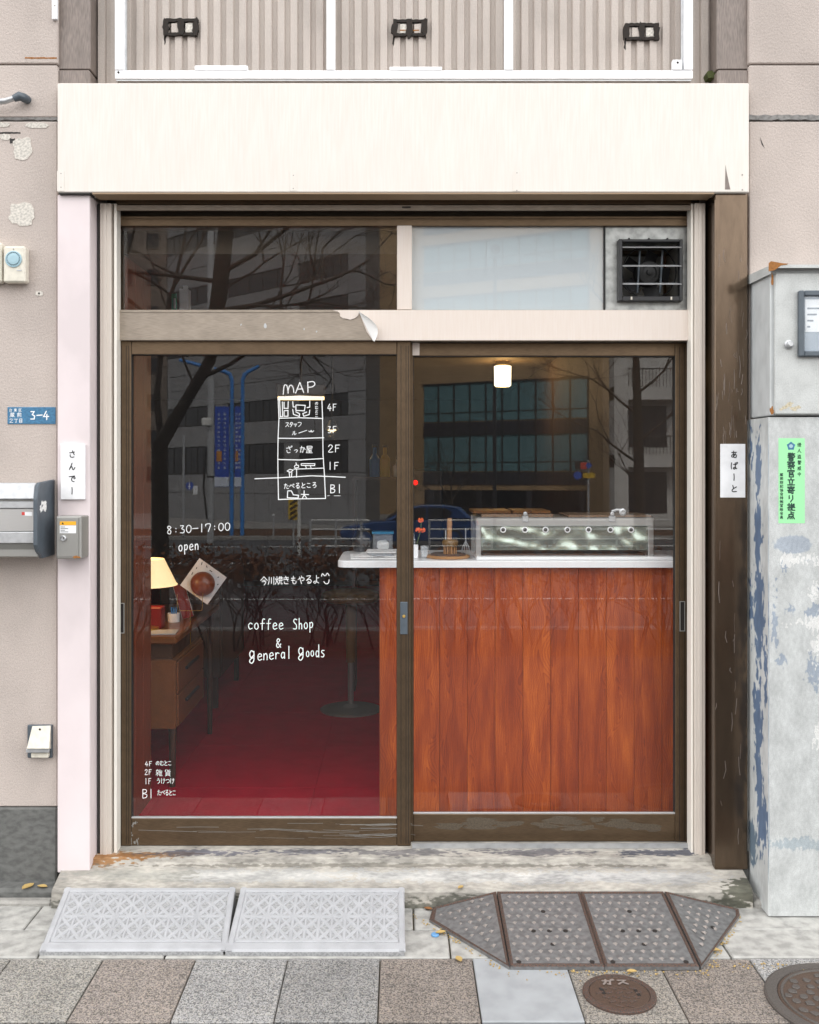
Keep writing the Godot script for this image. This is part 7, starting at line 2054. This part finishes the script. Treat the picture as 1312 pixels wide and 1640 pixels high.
	for k in 6:
		obj("window", LB(1.0 + 2.4 * k, 2.2 + 2.4 * k, 6, 8, 0.001, 0.02), M.dark_pane, t, true)
	t = block("dark_block", "dark distant block between the grey and the tan building", Vector3(2.5, -0.4, 63.0), Vector3(-1, 0, 0))
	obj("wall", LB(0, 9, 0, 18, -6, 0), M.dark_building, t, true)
	for k in 4:
		obj("window", LB(0.8 + 2.0 * k, 1.8 + 2.0 * k, 6, 8, 0.001, 0.02), M.dark_pane, t, true)

func rail_fence(label: String, x0: float, x1: float, z: float, step: float) -> void:
	var t := thing("guard_rail", label, "guard rail", Vector3((x0 + x1) / 2, -0.4, z), "pipe guard rails along the road")
	for y in [0.51, 0.26, 0.0, -0.2]:
		obj("rail", MB.new().tube(P3([Vector3(x0, y, z), Vector3(x1, y, z)]), PackedFloat32Array([0.024]), 8), M.pole_white, t)
	var x := x0
	while x <= x1 + 0.01:
		obj("post", MB.new().tube(P3([Vector3(x, -0.4, z), Vector3(x, 0.53, z)]), PackedFloat32Array([0.034]), 8), M.pole_grey, t)
		x += step

func pole(t: Node3D, called: String, x: float, z: float, y0: float, y1: float, r: float, m: Material) -> MeshInstance3D:
	return obj(called, MB.new().tube(P3([Vector3(x, y0, z), Vector3(x, y1, z)]), PackedFloat32Array([r, r * 0.9]), 12), m, t)

func street_things() -> void:
	# hedge along the kerb on this side: bare stems under a cap of brown leaves
	var rng := RandomNumberGenerator.new()
	rng.seed = 21
	var hedge := thing("hedge", "kerbside hedge with bare stems and brown leaf tops mirrored low in the doors", "hedge", Vector3(0, -0.03, 5.5))
	for k in 15:
		var cx := -4.6 + 0.64 * k + rng.randf_range(-0.08, 0.08)
		var cz := 5.5 + rng.randf_range(-0.2, 0.2)
		for s in 8:
			var mb := MB.new()
			limb(mb, Vector3(cx + rng.randf_range(-0.2, 0.2), -0.05, cz + rng.randf_range(-0.2, 0.2)), Vector3(rng.randf_range(-0.3, 0.3), 1, rng.randf_range(-0.3, 0.3)).normalized(), 0.012, 0.36, 4, rng)
			obj("stem", mb, M.twig, hedge)
		var fo := MB.new()
		for i in 620:
			var p := Vector3(cx + rng.randfn(0, 0.2), 0.79 + rng.randfn(0, 0.085) - absf(rng.randfn(0, 0.05)), cz + rng.randfn(0, 0.2))
			var s := rng.randf_range(0.012, 0.03)
			var b := Basis(Vector3(rng.randf_range(-1, 1), rng.randf_range(-1, 1), rng.randf_range(-1, 1)).normalized(), rng.randf() * TAU)
			fo.quad(p + b * Vector3(-s, 0, -s * 0.5), p + b * Vector3(0, 0, -s), p + b * Vector3(s, 0, s * 0.5), p + b * Vector3(0, 0, s), b * Vector3.UP)
		obj("foliage", fo, M.hedge_leaf, hedge)
	# trees
	bare_tree("big bare street tree mirrored across the lettered door and dark transom", [Vector3(-2.47, -0.1, 6.1), Vector3(-2.46, 0.8, 6.1), Vector3(-2.47, 1.95, 6.1), Vector3(-2.2, 2.38, 6.05), Vector3(-1.94, 2.8, 6.0), Vector3(-1.84, 3.35, 6.0), Vector3(-1.76, 4.1, 6.0), Vector3(-1.8, 5.2, 6.0)], [0.11, 0.09, 0.085, 0.06, 0.06, 0.085, 0.08, 0.05],
		[[Vector3(-2.45, 1.9, 6.1), Vector3(-0.15, 1, 0.1), 0.041, 1.6], [Vector3(-2.05, 2.62, 6.0), Vector3(1, 0.5, 0.1), 0.025, 1.0], [Vector3(-1.84, 3.2, 6.0), Vector3(1, 0.12, 0.2), 0.030, 1.1], [Vector3(-1.8, 3.6, 6.0), Vector3(1, 0.35, -0.1), 0.028, 1.1], [Vector3(-1.86, 3.1, 6.0), Vector3(0.9, -0.1, 0.3), 0.022, 0.9], [Vector3(-1.84, 3.5, 6.0), Vector3(-1, 0.25, 0.0), 0.025, 1.0], [Vector3(-1.9, 3.0, 6.0), Vector3(-0.8, 0.6, 0.3), 0.019, 0.9], [Vector3(-1.78, 4.2, 6.0), Vector3(0.6, 0.9, 0.2), 0.028, 1.1], [Vector3(-1.8, 4.6, 6.0), Vector3(-0.6, 0.9, 0.2), 0.028, 1.1], [Vector3(-1.82, 3.4, 6.0), Vector3(0.7, 0.4, 0.8), 0.019, 0.8], [Vector3(-2.1, 2.55, 6.0), Vector3(-0.5, 0.8, 0.4), 0.017, 0.9]], 5, 5)
	bare_tree("bare street tree mirrored at the edge of the plain door", [Vector3(4.42, -0.3, 14.0), Vector3(4.42, 1.2, 14.0), Vector3(4.4, 2.4, 14.0), Vector3(4.36, 4.0, 14.0), Vector3(4.4, 6.0, 14.0)], [0.13, 0.105, 0.095, 0.06, 0.035],
		[[Vector3(4.42, 1.9, 14.0), Vector3(-1, 0.7, 0.2), 0.028, 1.0], [Vector3(4.4, 2.3, 14.0), Vector3(1, 0.8, 0.1), 0.028, 1.0], [Vector3(4.4, 2.8, 14.0), Vector3(-0.9, 0.9, 0.1), 0.028, 1.1], [Vector3(4.38, 3.2, 14.0), Vector3(0.9, 0.9, 0.3), 0.028, 1.1], [Vector3(4.37, 3.8, 14.0), Vector3(-0.7, 1, 0.3), 0.028, 1.1], [Vector3(4.4, 1.5, 14.0), Vector3(-0.9, 0.9, -0.3), 0.017, 0.8], [Vector3(4.4, 4.6, 14.0), Vector3(0.5, 1, 0), 0.028, 1.2]], 5, 9)
	bare_tree("low bare tree mirrored before the tan office windows", [Vector3(1.9, -0.4, 32.5), Vector3(1.9, 0.4, 32.5), Vector3(1.93, 0.9, 32.5)], [0.12, 0.09, 0.07],
		[[Vector3(1.9, 0.5, 32.5), Vector3(-0.8, 0.8, 0), 0.028, 0.9], [Vector3(1.92, 0.8, 32.5), Vector3(0.7, 0.9, 0.2), 0.028, 0.9], [Vector3(1.93, 0.9, 32.5), Vector3(0.1, 1, 0), 0.028, 0.9], [Vector3(1.92, 0.7, 32.5), Vector3(-0.4, 1, 0.3), 0.028, 0.9], [Vector3(1.9, 0.4, 32.5), Vector3(0.9, 0.5, -0.2), 0.022, 0.9]], 5, 12)
	rail_fence("pipe guard rail section mirrored beside the counter end", -2.45, -0.82, 23.0, 0.7)
	rail_fence("long pipe guard rail mirrored across the plain door", 0.82, 7.7, 23.0, 1.72)
	car()
	# lamp pole and blue banner masts
	var t := thing("utility_pole", "grey utility pole with cable box mirrored near the blue banners", "pole", Vector3(-5.96, -0.4, 27.0))
	pole(t, "shaft", -5.96, 27.0, -0.4, 9.0, 0.11, M.pole_grey)
	obj("conduit", MB.new().tube(P3([Vector3(-6.1, 2.6, 26.9), Vector3(-6.16, 1.4, 26.9), Vector3(-6.06, 0.4, 26.9)]), PackedFloat32Array([0.03]), 6), M.black_rubber, t)
	obj("box", MB.new().box(Vector3(-6.05, 3.45, 26.85), Vector3(0.3, 0.25, 0.25), 0.03), M.pole_white, t)
	obj("clamp", MB.new().lathe(Vector3(-5.96, 1.7, 27.0), P2("0.115,0 0.125,0.0 0.125,0.06 0.115,0.06"), 12), M.black_rubber, t)
	for k in 2:
		var bx: float = [-6.1, -5.15][k]
		t = thing("banner_mast", "blue mast with blue banner, wider of the two mirrored in the door" if k == 0 else "blue mast with narrow blue banner beside the wider one", "banner", Vector3(bx, -0.37, 31.5), "blue banner masts")
		var mx: float = [-6.0632, -5.68][k]
		pole(t, "mast", mx, 31.5, -0.37, 5.2363, 0.075, M.pole_blue)
		obj("arm", MB.new().tube(P3([Vector3(mx, 5.2363, 31.5), Vector3(mx + (0.08 if k else -0.08), 5.4617, 31.5), Vector3(mx + (0.2 if k else -0.25), 5.5519, 31.5), Vector3(mx + (0.6 if k else -1.9), 5.7548 if k else 5.9802, 31.5)]), PackedFloat32Array([0.075, 0.075, 0.07, 0.06]), 10), M.pole_blue, t)
		var x0: float = [-6.6717, -5.9505][k]
		var x1: float = [-6.1533, -5.7025][k]
		obj("banner", B(x0, x1, 1.3821, 4.2897, 31.45, 31.47), M.banner_blue, t)
		obj("banner_foot", B(x0, x1, 1.4046, 1.7427, 31.43, 31.4495), M.banner_mark, t)
		var mk2 := MB.new()
		var rr := RandomNumberGenerator.new()
		rr.seed = 40 + k
		for c in 2:
			for i in 13:
				if rr.randf() < 0.85:
					var cx := x0 + (x1 - x0) * (0.3 + 0.42 * c)
					var cy := 4.0643 - 0.16 * i
					for b in 2:
						mk2.bb(cx - 0.05, cx + 0.05 * rr.randf_range(0.2, 1.0), cy - 0.05 - b * 0.045, cy - 0.03 - b * 0.045, 31.44, 31.4495)
					mk2.bb(cx - 0.01, cx + 0.012, cy - 0.1, cy - 0.02, 31.438, 31.4394)
		obj("print", mk2, M.banner_mark, t)
		obj("mark", B(x0 + 0.12 * (x1 - x0), x0 + 0.5 * (x1 - x0), 2.3062, 2.6668, 31.436, 31.4375), M.banner_orange, t)
	t = thing("sign_post", "slim grey post with round blue arrow sign mirrored low in the door", "road sign", Vector3(-7.6889, -0.37, 31.0))
	pole(t, "post", -7.6889, 31.0, -0.37, 3.23, 0.05, M.pole_grey)
	var sg := obj("disc", MB.new().lathe(Vector3(-7.4667, 1.43, 30.95), P2("0.14,0 0.14,0.01 0,0.012"), 24, Vector3(0, 0, -1)), M.sign_blue, t)
	obj("arrow", B(-7.4667 - 0.015, -7.4667 + 0.015, 1.3189, 1.5633, 30.93, 30.937), M.sign_white, sg)
	obj("arrow_bar", B(-7.4667 - 0.05, -7.4667 + 0.05, 1.3856, 1.4189, 30.92, 30.929), M.sign_white, sg)
	obj("plate", B(-7.3333, -7.1778, 1.1189, 1.43, 30.94, 30.96), M.sign_white, t)
	t = thing("warning_board", "yellow and black striped warning board on a pale post mirrored under the map", "road sign", Vector3(-2.6578, -0.37, 22.0))
	pole(t, "post", -2.6578, 22.0, -0.37, 1.4154, 0.045, M.pole_white)
	obj("board", B(-3.5035, -3.1886, 0.3703, 1.0789, 26.98, 27.0), M.sign_yellow, t)
	pole(t, "board_post", -3.346, 27.05, -0.45, 0.9608, 0.03, M.pole_grey)
	for k in 4:
		obj("stripe", MB.new().box(Vector3(-3.346, 0.449 + 0.16 * k, 26.97), Vector3(0.26, 0.07, 0.004), 0.0, Basis(Vector3.BACK, 0.6)), M.black_plastic, t)
	t = thing("bollard", "thin pale bollard mirrored on the leafy verge", "bollard", Vector3(-4.5333, -0.37, 31.4))
	pole(t, "post", -4.5333, 31.4, -0.37, 0.3348, 0.035, M.pole_grey)
	obj("cap", MB.new().lathe(Vector3(-4.5333, 0.3348, 31.4), P2("0.05,0 0.05,0.05 0.02,0.08 0,0.08"), 12), M.pole_white, t)
	t = thing("octagon_sign_pole", "tall dark pole topped by an octagonal sign mirrored in the frosted transom", "road sign", Vector3(2.43, -0.4, 21.0))
	pole(t, "pole", 2.4286, 21.0, -0.4, 6.9157, 0.05, M.black_plastic)
	obj("octagon", MB.new().lathe(Vector3(2.4286, 7.1062, 20.95), P2("0.13,0 0.13,0.03 0,0.031"), 8, Vector3(0, 0, -1)), M.black_plastic, t)
	t = thing("route_sign", "cluster of orange and blue route signs mirrored before the tan office", "road sign", Vector3(5.9441, -0.4, 27.0))
	pole(t, "post", 5.9835, 27.05, -0.4, 2.2598, 0.035, M.pole_grey)
	obj("orange_plate", B(5.7276, 5.9244, 1.9646, 2.1811, 26.98, 27.0), M.sign_red, t)
	obj("blue_plate", MB.new().lathe(Vector3(5.9835, 2.0827, 26.97), P2("0.1,0 0.1,0.01 0,0.011"), 6, Vector3(0, 0, -1)), M.sign_blue, t)
	obj("black_plate", B(5.5505, 5.7276, 1.9646, 2.1811, 26.99, 27.0), M.black_plastic, t)
	obj("round_plate", MB.new().lathe(Vector3(5.6292, 1.7678, 26.97), P2("0.13,0 0.13,0.01 0.1,0.012 0,0.012"), 16, Vector3(0, 0, -1)), M.sign_blue, t)
	obj("tan_plate", B(5.8063, 6.1803, 1.689, 1.8465, 26.98, 27.0), M.sign_yellow, t)

func car() -> void:
	var z := 26.5
	var g := -0.43
	var t := thing("blue_car", "blue hatchback mirrored behind the pipe guard rail", "car", Vector3(0.3, g, z))
	# side outline (x towards its tail, y up), lower body and cabin lofted across the width
	var low := P2("-2.05,0.28 -2.1,0.45 -2.02,0.62 -1.2,0.78 -0.6,0.82 1.7,0.86 2.02,0.84 2.1,0.7 2.12,0.45 2.05,0.25 1.7,0.2 -1.7,0.2")
	var cab := P2("-0.75,0.81 -0.1,1.2 0.35,1.29 1.1,1.29 1.55,1.22 1.95,0.86")
	var loft := func(poly: PackedVector2Array, ws: Array, called: String, m: Material) -> MeshInstance3D:
		var mb := MB.new()
		var n := poly.size()
		var c := Vector2.ZERO
		for p in poly:
			c += p / n
		for s in ws.size() - 1:
			for k in n:
				var a: Vector2 = c + (poly[k] - c) * ws[s][1]
				var b: Vector2 = c + (poly[(k + 1) % n] - c) * ws[s][1]
				var a2: Vector2 = c + (poly[k] - c) * ws[s + 1][1]
				var b2: Vector2 = c + (poly[(k + 1) % n] - c) * ws[s + 1][1]
				var mid := (a + b) / 2 - c
				mb.quad(Vector3(a.x, a.y, ws[s][0]), Vector3(b.x, b.y, ws[s][0]), Vector3(b2.x, b2.y, ws[s + 1][0]), Vector3(a2.x, a2.y, ws[s + 1][0]), Vector3(mid.x, mid.y, (ws[s][0] + ws[s + 1][0]) * 0.3))
		for e in [0, ws.size() - 1]:
			for k in n:
				mb.tri(Vector3(c.x, c.y, ws[e][0]), Vector3(c.x + (poly[k].x - c.x) * ws[e][1], c.y + (poly[k].y - c.y) * ws[e][1], ws[e][0]), Vector3(c.x + (poly[(k + 1) % n].x - c.x) * ws[e][1], c.y + (poly[(k + 1) % n].y - c.y) * ws[e][1], ws[e][0]), Vector3(0, 0, ws[e][0]))
		return obj(called, mb, m, t, true)
	loft.call(low, [[-0.86, 0.9], [-0.84, 0.97], [-0.78, 1.0], [0.78, 1.0], [0.84, 0.97], [0.86, 0.9]], "body", M.car_paint)
	loft.call(cab, [[-0.72, 0.86], [-0.66, 0.98], [-0.5, 1.02], [0.5, 1.02], [0.66, 0.98], [0.72, 0.86]], "cabin", M.car_paint)
	for s: float in [-1.0, 1.0]:
		for w in ["-0.5,0.86 -0.02,1.16 0.36,1.21 0.5,1.21 0.5,0.88", "0.56,0.88 0.56,1.21 1.1,1.2 1.3,1.06 1.2,0.9"]:
			var mb := MB.new().prism(P2(w), 0.0, 0.02)
			for i in mb.v.size():
				mb.v[i].z = (0.735 + mb.v[i].z * 0.4 - (mb.v[i].y - 0.86) * 0.05) * s
			obj("side_window", mb, M.dark_pane, t, true)
		for wx in [-1.32, 1.32]:
			var wh := obj("wheel", MB.new().lathe(Vector3(wx, 0.3, 0.74 * s), P2("0.2,-0.1 0.3,-0.1 0.31,-0.06 0.31,0.1 0.29,0.125 0.2,0.125"), 24, Vector3(0, 0, s)), M.tyre, t, true)
			obj("rim", MB.new().lathe(Vector3(wx, 0.3, 0.74 * s), P2("0.2,0.1 0.2,0.12 0.17,0.115 0.06,0.105 0,0.11"), 16, Vector3(0, 0, s)), M.alloy, wh, true)
			obj("arch", MB.new().lathe(Vector3(wx, 0.3, 0.74 * s), P2("0.31,0.1 0.36,0.118 0.36,0.12 0.31,0.105"), 24, Vector3(0, 0, s)), M.black_plastic, t, true)
	obj("windscreen", MB.new().box(Vector3(-0.46, 1.03, 0), Vector3(0.012, 0.46, 1.15), 0.003, Basis(Vector3.BACK, -1.03)), M.dark_pane, t, true)
	obj("tail_lamp", LB(2.0, 2.1, 0.66, 0.8, -0.8, -0.6, 0.02), M.sign_red, t, true)
	obj("tail_lamp", LB(2.0, 2.1, 0.66, 0.8, 0.6, 0.8, 0.02), M.sign_red, t, true)
	obj("headlight", LB(-2.08, -1.98, 0.52, 0.62, -0.78, -0.5, 0.02), M.galvanised, t, true)
	obj("headlight", LB(-2.08, -1.98, 0.52, 0.62, 0.5, 0.78, 0.02), M.galvanised, t, true)
